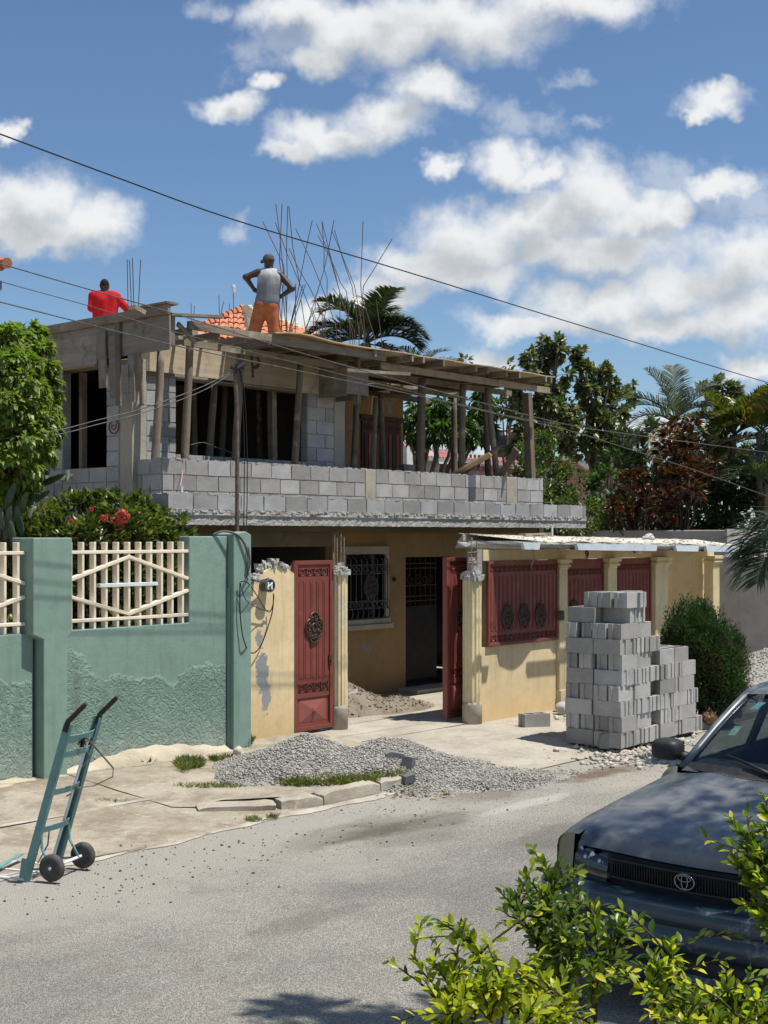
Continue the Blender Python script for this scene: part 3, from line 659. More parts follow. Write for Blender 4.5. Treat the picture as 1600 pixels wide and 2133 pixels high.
# kerb stones: broken, worn pieces
def worn_block(name, p0, p1, w, h, seed, mat=KERB, parent=None, amp=0.02, z0=-0.03, taper=0.0):
    p0, p1 = Vector(p0), Vector(p1); L = (p1 - p0).length; d = (p1 - p0).normalized(); sd = Vector((-d.y, d.x, 0))
    nl = max(4, int(L / 0.07)); prof = [(-w / 2, 0), (-w / 2 + 0.004, h * 0.4), (-w / 2 + 0.008, h * 0.90), (-w / 2 + 0.022, h * 0.985), (-w / 2 + 0.06, h), (0, h), (w / 2 - 0.03, h), (w / 2, h * 0.95), (w / 2, 0)]
    vs = []; fs = []
    for i in range(nl + 1):
        t = i / nl; e = min(t, 1 - t) * L
        for (a, b) in prof:
            k = 1 - 0.16 * math.exp(-e / 0.03)
            q = p0 + d * (L * t) + sd * a * (0.9 + 0.1 * k); z = z0 + b * k * (1 - taper * t)
            nn = float(vnoise(np.array([[q.x, q.y, z * 3]]), 9, seed)[0]) * amp; vs.append((q.x + nn * 0.6, q.y + nn, z + nn * (b > 0.02)))
    n = len(prof)
    for i in range(nl):
        for k in range(n - 1): fs.append((i * n + k, (i + 1) * n + k, (i + 1) * n + k + 1, i * n + k + 1))
    fs.append(tuple(range(n))); fs.append(tuple(nl * n + k for k in range(n))[::-1])
    m = MB(); m.smooth = True; m.add(vs, fs); o = m.build(name, mat, parent, recalc=True); o.data.set_sharp_from_angle(angle=math.radians(34)); return o
kb = empty('kerb', (10, 9.4, 0)); kb['kind'] = 'structure'
def kz(px, py, z=0.0): return on_z(px, py, z)
a = on_z(512, 1652, 0.05); worn_block('kerb_stone', (8.72, 10.08, 0.0), (9.36, 9.66, 0.0), 0.34, 0.125, 3, parent=kb, amp=0.022)
worn_block('kerb_stone', (9.37, 9.62, 0), (9.80, 9.47, 0), 0.26, 0.145, 4, parent=kb, amp=0.016)
worn_block('kerb_stone', (9.80, 9.45, 0), (10.62, 9.42, 0), 0.17, 0.17, 5, parent=kb, amp=0.012)
worn_block('kerb_stone', (10.64, 9.42, 0), (11.20, 9.43, 0), 0.16, 0.17, 6, parent=kb, amp=0.016)
worn_block('kerb_stone', (11.42, 9.45, 0), (12.35, 9.50, 0), 0.15, 0.17, 7, parent=kb, amp=0.02, taper=0.3)
worn_block('kerb_stone', (5.72, 10.9, 0), (5.78, 9.55, 0), 0.2, 0.17, 8, parent=kb, amp=0.02)
worn_block('kerb_stone', (-6, 9.5, 0), (5.7, 9.45, 0), 0.2, 0.17, 9, parent=kb, amp=0.015)
worn_block('kerb_stone', (16.9, 9.12, 0), (24, 9.1, 0), 0.2, 0.16, 10, parent=kb, amp=0.015)

# ================================================================ green boundary wall with concrete grilles
VG = 12.10
gw = empty('boundary_wall', (8.0, VG, 0), 'green plastered boundary wall with pillars and cream concrete grilles, beside the pavement', 'wall')
def rough_face_box(m, x0, y0, z0, x1, y1, z1): m.box(x0, y0, z0, x1, y1, z1)
m = MB()
m.box(-6, VG, 0.0, 8.22, VG + 0.18, 1.70); m.build('wall_panel', GREEN, gw, bevel=0.012)
m = MB(); m.prism([(8.40, 0.0), (10.955, 0.0), (10.955, 2.72), (10.36, 2.72), (10.36, 1.705), (8.40, 1.705)], 1, VG, VG + 0.19); m.build('wall_panel', GREEN, gw, bevel=0.012, recalc=True)
def pillar(u0, u1, ul0, ul1, top):
    m = MB(); m.prism([(ul0, 0.0), (ul1, 0.0), (ul1, 1.63), (u1, 1.69), (u1, top), (u0, top), (u0, 1.69), (ul0, 1.63)], 1, VG - 0.13, VG + 0.26)
    m.build('pillar', GREENS, gw, bevel=0.012, recalc=True)
pillar(8.13, 8.62, 8.26, 8.56, 2.705)
m = MB(); m.prism([(10.97, 0), (11.26, 0), (11.26, 2.74), (11.17, 2.78), (10.97, 2.75)], 1, VG - 0.10, VG + 0.28)
o = m.build('pillar', GREENS, gw, bevel=0.012, recalc=True)
m = MB(); m.box(10.955, VG - 0.045, 0, 10.969, VG + 0.15, 2.1); m.build('pillar_rib', GREENS, gw)
def grille(u0, u1, n, full=True):
    g = empty('grille', (u0, VG, 1.7)); g.parent = gw; g.location = Vector((u0, VG, 1.7)) - gw.location
    y0, y1 = VG + 0.0, VG + 0.11; bw = 0.031; st = (u1 - u0) / n; zr1, zr0 = 2.545, 1.80
    for i in range(n):
        x = u0 + st * (i + 0.5) - bw / 2; m = MB(); m.box(x, y0 + 0.012, 1.70, x + bw, y1 - 0.012, 2.655); m.build('bar', BAR, g, bevel=0.005)
    for z in (zr0, zr1): m = MB(); m.box(u0, y0 + 0.006, z - 0.018, u1, y1 - 0.03, z + 0.018); m.build('rail', BAR, g, bevel=0.005)
    uc = (u0 + u1) / 2; zt, zm1, zm0, zb = 2.49, 2.225, 2.085, 1.845
    for (a, b, c, d) in ((u0, zm1, uc, zt), (uc, zt, u1, zm1), (u0, zm0, uc, zb), (uc, zb, u1, zm0)):
        m = MB(); m.beam((a, y0 + 0.045, b), (c, y0 + 0.045, d), 0.085, 0.036); m.build('diagonal', BAR, g, bevel=0.004)
    x0 = u0 + st * 2.9; x1 = u0 + st * 8.1
    m = MB(); m.box(x0, y0 + 0.003, 2.155, x1, y1 - 0.03, 2.195); m.build('cross_bar', BARB, g, bevel=0.004)
grille(8.63, 10.355, 11)
grille(6.40, 8.125, 11)
grille(4.65, 6.38, 11)
# the footing showing under the wall, broken at its right end
m = MB(); m.smooth = True
def foot(a, b):
    x = -2 + 12.9 * a; e = 1 + 0.5 * math.sin(1.1 * x) + 0.25 * math.sin(5.3 * x); yy = VG - 0.01 - (1 - b) * (0.22 * e); zz = 0.13 + (0.13 + 0.07 * math.sin(2.1 * x)) * b ** 0.6
    return (x, yy + 0.01 * math.sin(23 * x), zz + 0.012 * math.sin(17 * x + 4 * b))
m.grid(foot, 160, 5); m.build('footing', PLINTH, gw)

def rock(name, c, r, seed, mat, parent=None, sq=0.7, h=None):
    h = h or max(r) / 7
    def fn(P): return sd_ell(P, c, r) + vnoise(P, 2.2 / max(r), seed) * max(r) * 0.26 + vnoise(P, 6 / max(r), seed + 1) * max(r) * 0.12
    R = max(r) * 1.4; return sdf_mesh(name, fn, np.array(c) - R, np.array(c) + R, h, mat, parent, smooth=False)
k = 0
rock_labels = ['broken footing lump under the green wall near the yellow wall', 'pale rounded stone at the left edge of the gravel heap', 'pale broken stone against the green wall beside the grass tuft', 'small pale stone on the pavement below the green wall']
for (px, py, z, r) in ((455, 1552, 0.14, (0.22, 0.13, 0.08)), (497, 1560, 0.16, (0.06, 0.06, 0.055)), (352, 1575, 0.13, (0.15, 0.10, 0.08)), (432, 1575, 0.13, (0.07, 0.06, 0.05))):
    q = on_z(px, py + 8, z); tag(rock('stone', (q.x, q.y, z + r[2] * 0.4), r, 20 + k, PLINTH), rock_labels[k], 'stone'); k += 1

# ================================================================ left gate: broken yellow wall, narrow red door, fluted column
def ring(m, c, r, t, n=14, k=5, sx=1.0):
    pts = [(c[0] + r * sx * math.cos(2 * math.pi * i / n), c[1], c[2] + r * math.sin(2 * math.pi * i / n)) for i in range(n + 1)]
    m.tube(pts, t, k, caps=False)
def scroll(m, c, r, t, a0, turns, sx=1.0, n=12):
    pts = []
    for i in range(n + 1):
        s = i / n; a = a0 + turns * 2 * math.pi * s; q = r * (1 - 0.75 * s); pts.append((c[0] + sx * q * math.cos(a), c[1], c[2] + q * math.sin(a)))
    m.tube(pts, t, 4)
def medallion(parent, u, v, z, hw, hh, mat=BRONZE):
    m = MB(); N = 40; out = []
    for i in range(N):
        a = 2 * math.pi * i / N; rr = 0.80 + 0.20 * abs(math.cos(2 * a)) ** 0.7; out.append((u + hw * rr * math.cos(a), z + hh * rr * math.sin(a)))
    m.prism(out, 1, v - 0.003, v + 0.004); d = m.build('medallion', IRON, parent, recalc=True)
    m = MB(); m.tube([(x, v - 0.012, zz) for x, zz in out] + [(out[0][0], v - 0.012, out[0][1])], 0.010, 5, caps=False)
    for a in range(4):
        an = a * math.pi / 2; cx = u + 0.58 * hw * math.cos(an); cz = z + 0.60 * hh * math.sin(an)
        for sgn in (-1, 1):
            ox, oz = -math.sin(an) * 0.22 * hw * sgn, math.cos(an) * 0.22 * hh * sgn
            scroll(m, (cx + ox, v - 0.014, cz + oz), 0.24 * min(hw, hh), 0.008, an + (0 if sgn > 0 else math.pi), 1.2 * sgn)
        m.tube([(cx, v - 0.014, cz), (u + 0.9 * hw * math.cos(an), v - 0.014, z + 0.9 * hh * math.sin(an))], 0.009, 4)
    ring(m, (u, v - 0.012, z), 0.34 * min(hw, hh), 0.009, sx=hw / hh if hw < hh else 1)
    m.build('scrollwork', mat, d)
def band(parent, u0, u1, z0, z1, v, n, mat=None):
    m = MB(); m.box(u0, v + 0.012, z0, u1, v + 0.018, z1); b = m.build('openwork_band', IRON, parent)
    m = MB(); st = (u1 - u0) / n; r = min(st, z1 - z0) * 0.48
    for i in range(n):
        c = (u0 + st * (i + 0.5), v + 0.004, (z0 + z1) / 2); ring(m, c, r, 0.007, 12, 4)
        ring(m, (c[0] - r * 0.25, c[1], c[2] - r * 0.35), r * 0.42, 0.006, 8, 4); ring(m, (c[0] + r * 0.25, c[1], c[2] - r * 0.35), r * 0.42, 0.006, 8, 4)
        m.tube([(c[0], c[1], c[2] - r * 0.5), (c[0], c[1], c[2] + r * 0.6)], 0.007, 4)
    m.build('ring_row', mat or RED, b)
def red_panel(root, u0, u1, z0, z1, v, bands, slat, ns, meds, bottom=None, mat=RED, fr=0.055, sl_every=2):
    m = MB(); m.box(u0 + 0.01, v + 0.022, z0 + 0.01, u1 - 0.01, v + 0.034, z1 - 0.01); m.build('back_sheet', IRON, root)
    zs = [z0, z0 + fr, z1 - fr, z1]
    for (a, b, c, d) in ((u0, z0, u1, z0 + fr), (u0, z1 - fr, u1, z1), (u0, z0 + fr, u0 + fr, z1 - fr), (u1 - fr, z0 + fr, u1, z1 - fr)):
        m = MB(); m.box(a, v - 0.018, b, c, v + 0.022, d); m.build('frame_bar', mat, root, bevel=0.004)
    iu0, iu1 = u0 + fr + 0.004, u1 - fr - 0.004
    prev = z1 - fr
    for (b0, b1, n) in bands: band(root, iu0 + 0.02, iu1 - 0.02, b0, b1, v, n, mat)
    # plain sheet between the openings
    cuts = sorted([(b0, b1) for b0, b1, _ in bands] + [slat] + ([bottom] if bottom else []))
    z = z0 + fr
    for (a, b) in cuts + [(z1 - fr, z1)]:
        if a - z > 0.012: m = MB(); m.box(iu0 - 0.003, v - 0.002, z + 0.001, iu1 + 0.003, v + 0.021, a - 0.001); m.build('cross_sheet', mat, root)
        z = b
    for (b0, b1, n) in bands:
        for (a, c) in ((iu0 - 0.003, iu0 + 0.018), (iu1 - 0.018, iu1 + 0.003)): m = MB(); m.box(a, v - 0.002, b0, c, v + 0.021, b1); m.build('cross_sheet', mat, root)
    st = (iu1 - iu0) / ns; g = 0.0105
    for i in range(ns):
        m = MB(); a, c = iu0 + st * i + g / 2, iu0 + st * (i + 1) - g / 2
        m.box(a, v - 0.003, slat[0], c, v + 0.02, slat[1]); m.box(a + st * 0.22, v - 0.009, slat[0] + 0.03, c - st * 0.22, v - 0.002, slat[1] - 0.03); m.build('slat', mat, root)
    for (u, zz, hw, hh) in meds: medallion(root, u, v - 0.012, zz, hw, hh)
    if bottom:
        b0, b1 = bottom; uc, zc = (iu0 + iu1) / 2, (b0 + b1) / 2; w = (iu1 - iu0) / 2 - 0.05; h = (b1 - b0) / 2 - 0.03
        m = MB(); m.box(iu0, v + 0.014, b0, iu1, v + 0.021, b1); m.build('recess_sheet', mat, root)
        m = MB(); e = v + 0.012; m.add([(uc - w, e, zc - h), (uc + w, e, zc - h), (uc + w, e, zc + h), (uc - w, e, zc + h), (uc, v - 0.022, zc)], [(0, 1, 4), (1, 2, 4), (2, 3, 4), (3, 0, 4)]); py = m.build('pyramid_panel', REDD, root)
        m = MB()
        for k in range(6): a = k * math.pi / 3; m.lathe([(0.0, -0.012), (0.016, -0.006), (0.018, 0.004)], 6, (uc + 0.024 * math.cos(a), v - 0.022, zc + 0.024 * math.sin(a)), 'Y')
        m.lathe([(0.0, -0.03), (0.016, -0.02), (0.016, 0.0)], 8, (uc, v - 0.016, zc), 'Y'); m.build('boss', REDD, py)
VY = 12.35
def crumbled(name, x0, x1, v0, v1, zb, ztop, mat, parent, seed, amp=0.05, nx=26):
    """broken top of masonry: heaped irregular crest"""
    m = MB()
    def fn(a, b):
        x = x0 + (x1 - x0) * a; y = v0 + (v1 - v0) * b; e = math.sin(math.pi * min(1, max(0, b))) ** 0.5
        z = zb + (ztop(a) - zb) * (0.25 + 0.75 * e) + float(vnoise(np.array([[x, y, 0]]), 26, seed)[0]) * amp + random.uniform(-0.4, 0.4) * amp
        return (x + random.uniform(-0.008, 0.008), y, z if 0.02 < b < 0.98 else zb - 0.02)
    m.grid(fn, nx, 8); return m.build(name, mat, parent)
yl = empty('broken_wall', (12.0, VY, 0.1), 'short yellow wall with crumbled top and grey peeled patch, between green wall and red door', 'wall')
YT = [(11.36, 2.16), (11.62, 2.17), (11.82, 2.27), (12.02, 2.36), (12.22, 2.30), (12.36, 2.23)]
m = MB(); m.prism([(11.30, 0.05), (12.36, 0.05)] + YT[::-1] + [(11.30, 2.16)], 1, VY, VY + 0.16); m.build('wall', YELL, yl, recalc=True)
def yt(x):
    for i in range(len(YT) - 1):
        if YT[i][0] <= x <= YT[i + 1][0]: t = (x - YT[i][0]) / (YT[i + 1][0] - YT[i][0]); return YT[i][1] * (1 - t) + YT[i + 1][1] * t
    return YT[0][1]
m = MB()
for i in range(150):
    x = random.uniform(11.32, 12.36); s = random.uniform(0.012, 0.045); zz = yt(x) + random.uniform(-0.02, 0.055 if x > 11.75 else 0.02); y = VY + random.uniform(-0.005, 0.14)
    dx, dy, dz = [random.uniform(0.5, 1.1) * s for _ in range(3)]; m.box(x - dx, y - dy, zz - dz, x + dx, y + dy, zz + dz, s * 0.35)
m.build('rubble_crest', RUBBLE, yl)['kind'] = 'stuff'
m = MB(); m.tube([(11.42, VY + 0.07, 2.1), (11.425, VY + 0.07, 2.45)], 0.008, 5); m.build('rebar', REBARL, yl)
dr = empty('pedestrian_gate', (12.7, VY, 0.15), 'closed narrow red metal door with round scroll medallion, left of the open gateway', 'gate')
red_panel(dr, 12.36, 13.08, 0.17, 2.40, VY + 0.02, [(2.19, 2.29, 4), (0.665, 0.785, 4)], (0.83, 2.13), 5, [(12.72, 1.52, 0.155, 0.20)], bottom=(0.25, 0.60))
m = MB(); m.box(13.0, VY - 0.005, 1.0, 13.045, VY + 0.03, 1.14); m.box(13.01, VY - 0.022, 1.05, 13.035, VY - 0.005, 1.09); m.build('lock', IRON, dr)
m = MB(); m.box(12.345, VY + 0.0, 0.12, 12.358, VY + 0.06, 2.38); m.build('jamb', RED, dr)
def column(name, c, r, z0, z1, label, cap=True, rebars=(), rough=True, flutes=14, capm=CREAM):
    root = empty(name, (c[0], c[1], z0), label, 'column')
    m = MB(); m.smooth = False
    def rf(t, z): return 1 - 0.10 * (0.5 + 0.5 * math.cos(flutes * t)) ** 0.6
    zs = [z0 + 0.30 + (z1 - z0 - 0.30) * i / 12 for i in range(13)]
    m.lathe([(r * (1 + random.uniform(-.015, .015)), z) for z in zs], flutes * 6, (c[0], c[1], 0), rfun=rf); m.build('fluted_shaft', CREAM, root)
    m = MB(); m.smooth = True; m.lathe([(r * 1.03, z0 - 0.05), (r * 1.04, z0 + 0.26), (r * 0.98, z0 + 0.31)], 24, (c[0], c[1], 0)); m.build('base', KERB, root)
    if cap:
        m = MB(); m.lathe([(r * 0.98, z1 - 0.005), (r * 1.2, z1 + 0.03), (r * 1.05, z1 + 0.05), (r * 1.35, z1 + 0.11), (r * 1.4, z1 + 0.14)], 24, (c[0], c[1], 0)); m.build('capital', capm, root)
    elif rough:
        m = MB()
        for i in range(60):
            a = random.uniform(0, 6.28); q = r * 0.95 * math.sqrt(random.random()); s = random.uniform(0.015, 0.04); zz = z1 + random.uniform(-0.02, 0.05) + 0.05 * (1 - q / r)
            m.box(c[0] + q * math.cos(a) - s, c[1] + q * math.sin(a) - s, zz - s, c[0] + q * math.cos(a) + s, c[1] + q * math.sin(a) + s, zz + s, s * 0.4)
        m.build('broken_top', RUBBLE, root)['kind'] = 'stuff'
    for (pts, rr) in rebars: m = MB(); m.tube(pts, rr, 6); m.build('rebar', REBARL, root)
    return root
cu, cv = 13.22, VY + 0.02
rb = [([(cu + dx, cv + dy, 2.1), (cu + dx * 1.05, cv + dy, 2.66 + e)], 0.0085) for dx, dy, e in ((-0.09, -0.05, 0.04), (-0.035, 0.05, 0.08), (0.03, -0.06, 0.05), (0.085, 0.05, 0.09))] + [([(cu - 0.13, cv - 0.02, 2.2), (cu - 0.135, cv - 0.02, 2.5)], 0.011)]
column('gate_column', (cu, cv), 0.115, 0.14, 2.24, 'fluted cream column with rebar on top, right of the narrow red door', False, rb)

# ================================================================ right gate front with canopy
VR = 11.40
cu2, cv2 = 14.97, VR + 0.06
rb = [([(cu2 + dx, cv2 + dy, 2.0), (cu2 + dx * 1.1, cv2 + dy, 2.6 + e)], 0.009) for dx, dy, e in ((-0.08, -0.05, 0.1), (-0.03, 0.05, 0.04), (0.03, -0.06, 0.06), (0.07, 0.05, 0.02), (0.0, 0.0, 0.1))]
col2 = column('gate_column', (cu2, cv2), 0.135, 0.10, 2.13, 'fluted cream column with bent rebar and a rubble cap, left of the wide red grille panel', False, rb)
m = MB(); m.lathe([(0.10, 2.10), (0.075, 2.2), (0.065, 2.38), (0.03, 2.42)], 9, (cu2, cv2, 0)); m.build('bare_core', MORTAR, col2)
m = MB()
for z in (2.42, 2.5, 2.34): m.tube([(cu2 - 0.16, cv2 - 0.05, z + random.uniform(-.03, .03)), (cu2, cv2 - 0.07, z), (cu2 + 0.13, cv2 - 0.03, z + 0.03)], 0.006, 5)
m.build('tie_wire', REBARL, col2)
m = MB(); m.box(cu2 - 0.22, cv2 - 0.06, 2.585, cu2 + 0.04, cv2 + 0.08, 2.63, 0.015); tag(m.build('concrete_fragment', RUBBLE), 'pale broken concrete piece lodged on the rebar beside the canopy', 'rubble')
rw = empty('street_wall', (18, VR, 0.1), 'yellow street wall with pilasters and beam under the canopy, right of the gateway', 'wall')
m = MB(); m.box(15.10, VR, 0.02, 16.98, VR + 0.15, 1.155); m.build('lower_wall', YELLP, rw)
m = MB(); m.box(15.15, VR + 0.001, 2.375, 22.0, VR + 0.2, 2.53); m.build('beam', YELLP, rw)
m = MB(); m.box(15.02, VR + 0.02, 2.20, 15.147, VR + 0.19, 2.53, 0.01); m.build('beam_end', MORTAR, rw)
m = MB(); m.box(20.38, VR + 1.6, 0.02, 22.2, VR + 1.75, 2.6); m.build('recess_wall', YELLP, rw)
m = MB(); m.box(22.05, VR + 0.25, 0.02, 22.2, VR + 1.6, 2.55); m.build('recess_side', YELLP, rw)
def pilaster(u0, u1, n):
    m = MB(); pts = []; N = n * 6
    for i in range(N + 1): t = i / N; pts.append((u0 + (u1 - u0) * t, VR - 0.055 - 0.012 * (0.5 - 0.5 * math.cos(2 * math.pi * n * t))))
    pts += [(u1, VR + 0.12), (u0, VR + 0.12)]
    m.prism(pts, 2, 0.40, 2.22); p = m.build('pilaster', CREAM, rw, recalc=True)
    m = MB(); w = u1 - u0
    for (a, z0, z1) in ((0.0, 2.22, 2.25), (0.03, 2.251, 2.29), (0.012, 2.291, 2.315), (0.045, 2.316, 2.374)): m.box(u0 - a, VR - 0.07 - a, z0, u1 + a, VR + 0.13, z1)
    m.build('capital', CREAM, p, bevel=0.006)
    m = MB(); m.box(u0 - 0.012, VR - 0.085, 0.02, u1 + 0.012, VR + 0.13, 0.40); m.build('pedestal', CREAM, p, bevel=0.006)
pilaster(16.985, 17.20, 4); pilaster(18.36, 18.62, 4); pilaster(19.84, 20.26, 6); pilaster(21.86, 22.10, 4)
gp = empty('red_gate', (16, VR, 1.16), 'wide red metal panel with three scroll medallions set in the yellow wall', 'gate')
meds = []
for (px, py) in ((1052, 1285), (1087, 1282), (1121, 1281)): q = on_v(px, py, VR); meds.append((q.x, q.z, 0.135, 0.19))
red_panel(gp, 15.21, 16.965, 1.165, 2.365, VR - 0.03, [(2.21, 2.30, 14), (1.225, 1.315, 14)], (1.35, 2.17), 16, meds, fr=0.04)
g1 = empty('red_gate', (17.8, VR, 0.1), 'red metal door under the number nine, half hidden by the block stack', 'gate')
q = on_v(1198, 1276, VR); red_panel(g1, 17.215, 18.345, 0.12, 2.365, VR + 0.03, [(2.12, 2.22, 9), (0.70, 0.8, 9)], (0.86, 2.08), 9, [(q.x, q.z, 0.15, 0.2)], bottom=(0.2, 0.64), fr=0.04)
g2 = empty('red_gate', (19.2, VR, 0.1), 'red metal door under the globe lamp, behind the top of the block stack', 'gate')
red_panel(g2, 18.64, 19.82, 0.12, 2.365, VR + 0.03, [(2.17, 2.27, 10), (0.70, 0.8, 10)], (0.86, 2.13), 10, [(19.23, 1.45, 0.15, 0.2)], bottom=(0.2, 0.64), fr=0.04)
g3 = empty('open_gate', (15.1, VR + 0.25, 0.15), 'narrow red gate leaf standing ajar behind the right fluted column', 'gate')
red_panel(g3, 14.80, 15.46, 0.15, 2.42, 11.78, [(2.24, 2.36, 4), (0.72, 0.84, 4)], (0.90, 2.15), 5, [(15.13, 1.55, 0.14, 0.2)], bottom=(0.24, 0.64))
m = MB(); m.box(14.785, 11.76, 0.15, 14.80, 11.84, 2.42); m.build('edge_channel', REDD, g3)
# meter box and bell on the pilaster
q = on_v(1168, 1282, VR - 0.08); b = empty('bell_box', q, 'small grey intercom box on the pilaster beside the wide red panel', 'intercom')
m = MB(); m.box(q.x - 0.04, VR - 0.125, q.z - 0.075, q.x + 0.04, VR - 0.07, q.z + 0.075); m.build('case', GRILLE, b, bevel=0.008)
m = MB(); m.lathe([(0.018, -0.008), (0.018, 0.0)], 12, (q.x, VR - 0.127, q.z - 0.03), 'Y'); m.box(q.x - 0.025, VR - 0.129, q.z + 0.01, q.x + 0.025, VR - 0.1251, q.z + 0.05); m.build('button', IRON, b)
# number 9 and globe lamp on the beam
q = on_v(1222, 1150, VR)
m = MB(); s = 0.055
pts = [(q.x + s * 0.62 * math.cos(a), VR - 0.008, 2.462 + s * 0.62 * math.sin(a)) for a in [2 * math.pi * i / 14 for i in range(15)]]
m.tube(pts, 0.010, 6, caps=False); m.tube([(q.x + s * 0.62, VR - 0.008, 2.462), (q.x + s * 0.55, VR - 0.008, 2.43), (q.x + s * 0.2, VR - 0.008, 2.395), (q.x - s * 0.5, VR - 0.008, 2.39)], 0.010, 6)
tag(m.build('house_number', IRON), 'dark metal number 9 fixed to the yellow beam under the canopy', 'house number')
q = on_v(1331, 1147, VR - 0.08); g = empty('globe_lamp', q, 'small round glass lamp on the yellow beam under the canopy', 'lamp')
LG = NT('lamp_glass', 0.15, 0.5).color((0.55, 0.50, 0.38)).m
m = MB(); m.smooth = True; m.lathe([(0.0, -0.07)] + [(0.07 * math.cos(a), 0.07 * math.sin(a)) for a in [-1.2, -.8, -.4, 0, .4, .8, 1.2]] + [(0.0, 0.07)], 16, (q.x, q.y, q.z)); m.build('globe', LG, g)
m = MB(); m.lathe([(0.04, 0.0), (0.045, 0.06)], 12, (q.x, VR - 0.045, q.z), 'Y'); m.build('mount', GRILLE, g)
# canopy slab with a broken edge and remains of a pale fascia
cn = empty('canopy', (18, 11, 2.5), 'broken concrete canopy slab with patches of pale blue fascia, over the red gates', 'canopy')
def can_z(x): return 2.655 - 0.014 * (x - 15)
top = MB(); nx, ny = 60, 8
def vf(x): return 10.82 + 0.05 * math.sin(2.3 * x) + 0.03 * math.sin(6.1 * x) + max(0, 15.75 - x) * 1.3
def can_fn(zo):
    def fn(a, b):
        x = 15.02 + 6.75 * a; y0 = vf(x); y = y0 + (11.66 - y0) * b; return (x, y + random.uniform(-.006, .006), can_z(x) + zo + 0.10 * (y - 10.8) / 0.86 + random.uniform(-.007, .007))
    return fn
top.grid(can_fn(0.0), nx, ny); top.build('slab_top', DIRTYCONC, cn)
m = MB(); vs = []
for i in range(nx + 1):
    x = 15.02 + 6.75 * i / nx
    for k in range(4): vs.append((x, vf(x) + (0.0, -0.012, 0.02, 0.05)[k] + random.uniform(-.012, .012), can_z(x) - 0.035 * k + random.uniform(-.006, .006)))
m.add(vs, [(i * 4 + k, (i + 1) * 4 + k, (i + 1) * 4 + k + 1, i * 4 + k + 1) for i in range(nx) for k in range(3)]); m.build('broken_edge', SLABE, cn)
m = MB(); m.grid(can_fn(-0.11), nx, 2); m.build('slab_underside', SOFFIT, cn)
for x in (15.02, 21.77):
    m = MB(); m.add([(x, vf(x), can_z(x) - .11), (x, 11.66, can_z(x) - .01), (x, 11.66, can_z(x) + .10), (x, vf(x), can_z(x))], [(0, 1, 2, 3)]); m.build('slab_end', SLABE, cn)
m = MB(); m.grid(lambda a, b: (15.02 + 6.75 * a, 11.66, can_z(15.02 + 6.75 * a) + .10 - .11 * b), 20, 1); m.build('slab_back', SLABE, cn)
for (a, b) in ((1084, 1118), (1196, 1362), (1402, 1449), (1465, 1533)):
    x0 = on_v(a, 1135, 10.78).x; x1 = on_v(b, 1135, 10.78).x; m = MB()
    m.prism([(x0 + 0.03, can_z(x0) - 0.115), (x1 - 0.02, can_z(x1) - 0.115), (x1 + 0.01, can_z(x1) - 0.02), (x0 - 0.02, can_z(x0) - 0.02)], 1, 10.72, 10.775); m.build('fascia', FASC, cn, recalc=True)
m = MB()
for i in range(200):
    x = random.uniform(15.1, 21.6); y = random.uniform(vf(x) + 0.02, 11.6); s = random.uniform(0.004, 0.014); z = can_z(x) + s * 0.4 + 0.10 * (y - 10.8) / 0.86
    m.box(x - s, y - s, z - s * .6, x + s, y + s, z + s * .6, s * 0.4)
m.build('crumbs', DIRTYCONC, cn)['kind'] = 'stuff'
q = on_v(1350, 1112, 11.5); tag(rock('stone', (q.x, 11.5, can_z(q.x) + 0.11), (0.12, 0.08, 0.06), 3, RUBBLE), 'pale lump of rubble lying on the canopy roof', 'stone')
q = on_v(1150, 1118, 11.6); m = MB(); m.tube([(q.x, 11.6, 2.58), (q.x, 11.6, 2.87)], 0.018, 8); tag(m.build('pipe_stub', PVC), 'short white pipe standing on the canopy under the floor slab', 'pipe')
m = MB(); m.beam((on_v(1085, 1110, 11.55).x, 11.52, 2.745), (on_v(1140, 1106, 11.6).x, 11.6, 2.755), 0.12, 0.03); tag(m.build('board', WOODX), 'loose pale board lying on the canopy left of the white pipe', 'board')
m = MB(); m.tube([on_v(1110, 1142, 10.6), on_v(1112, 1165, 10.65), on_v(1107, 1180, 10.65), on_v(1110, 1188, 10.65)], 0.004, 4); tag(m.build('wire_end', CABLEG), 'loose wire end hanging from the canopy edge over the red panel', 'wire')

# ================================================================ concrete block meshes (shared)
def solid_block_mesh(name, L=0.39, Hh=0.19, T=0.10, seed=0):
    r = random.Random(seed); m = MB(); nx, nz = 4, 2; vs = []; fs = []
    e = 0.006
    prof = [(0, 0, 0)]
    # front face at y=0 with worn, slightly uneven edges
    def P(i, k, y):
        x = -L / 2 + L * i / nx; z = Hh * k / nz
        ed = (i in (0, nx)) or (k in (0, nz)); j = 0.004 if ed else 0.0015
        return (x + r.uniform(-j, j), y + r.uniform(-0.0015, 0.0015), z + r.uniform(-j, j))
    front = [P(i, k, -0.0) for k in range(nz + 1) for i in range(nx + 1)]
    idx = lambda i, k: k * (nx + 1) + i
    fs = [(idx(i, k), idx(i + 1, k), idx(i + 1, k + 1), idx(i, k + 1)) for k in range(nz) for i in range(nx)]
    ring_ = [idx(i, 0) for i in range(nx + 1)] + [idx(nx, k) for k in range(1, nz + 1)] + [idx(i, nz) for i in range(nx - 1, -1, -1)] + [idx(0, k) for k in range(nz - 1, 0, -1)]
    base = len(front); back = [(front[i][0] * (1 + e / L), T, front[i][2] + (e if front[i][2] > Hh / 2 else -e) * 0.5) for i in ring_]
    n = len(ring_)
    for i in range(n): j = (i + 1) % n; fs.append((ring_[j], ring_[i], base + i, base + j))
    fs.append(tuple(base + i for i in range(n)))
    m.add(front + back, fs); me = m.mesh(name); me.materials.append(BLOCK); return me
FB = [solid_block_mesh('face_block', seed=i) for i in range(5)]
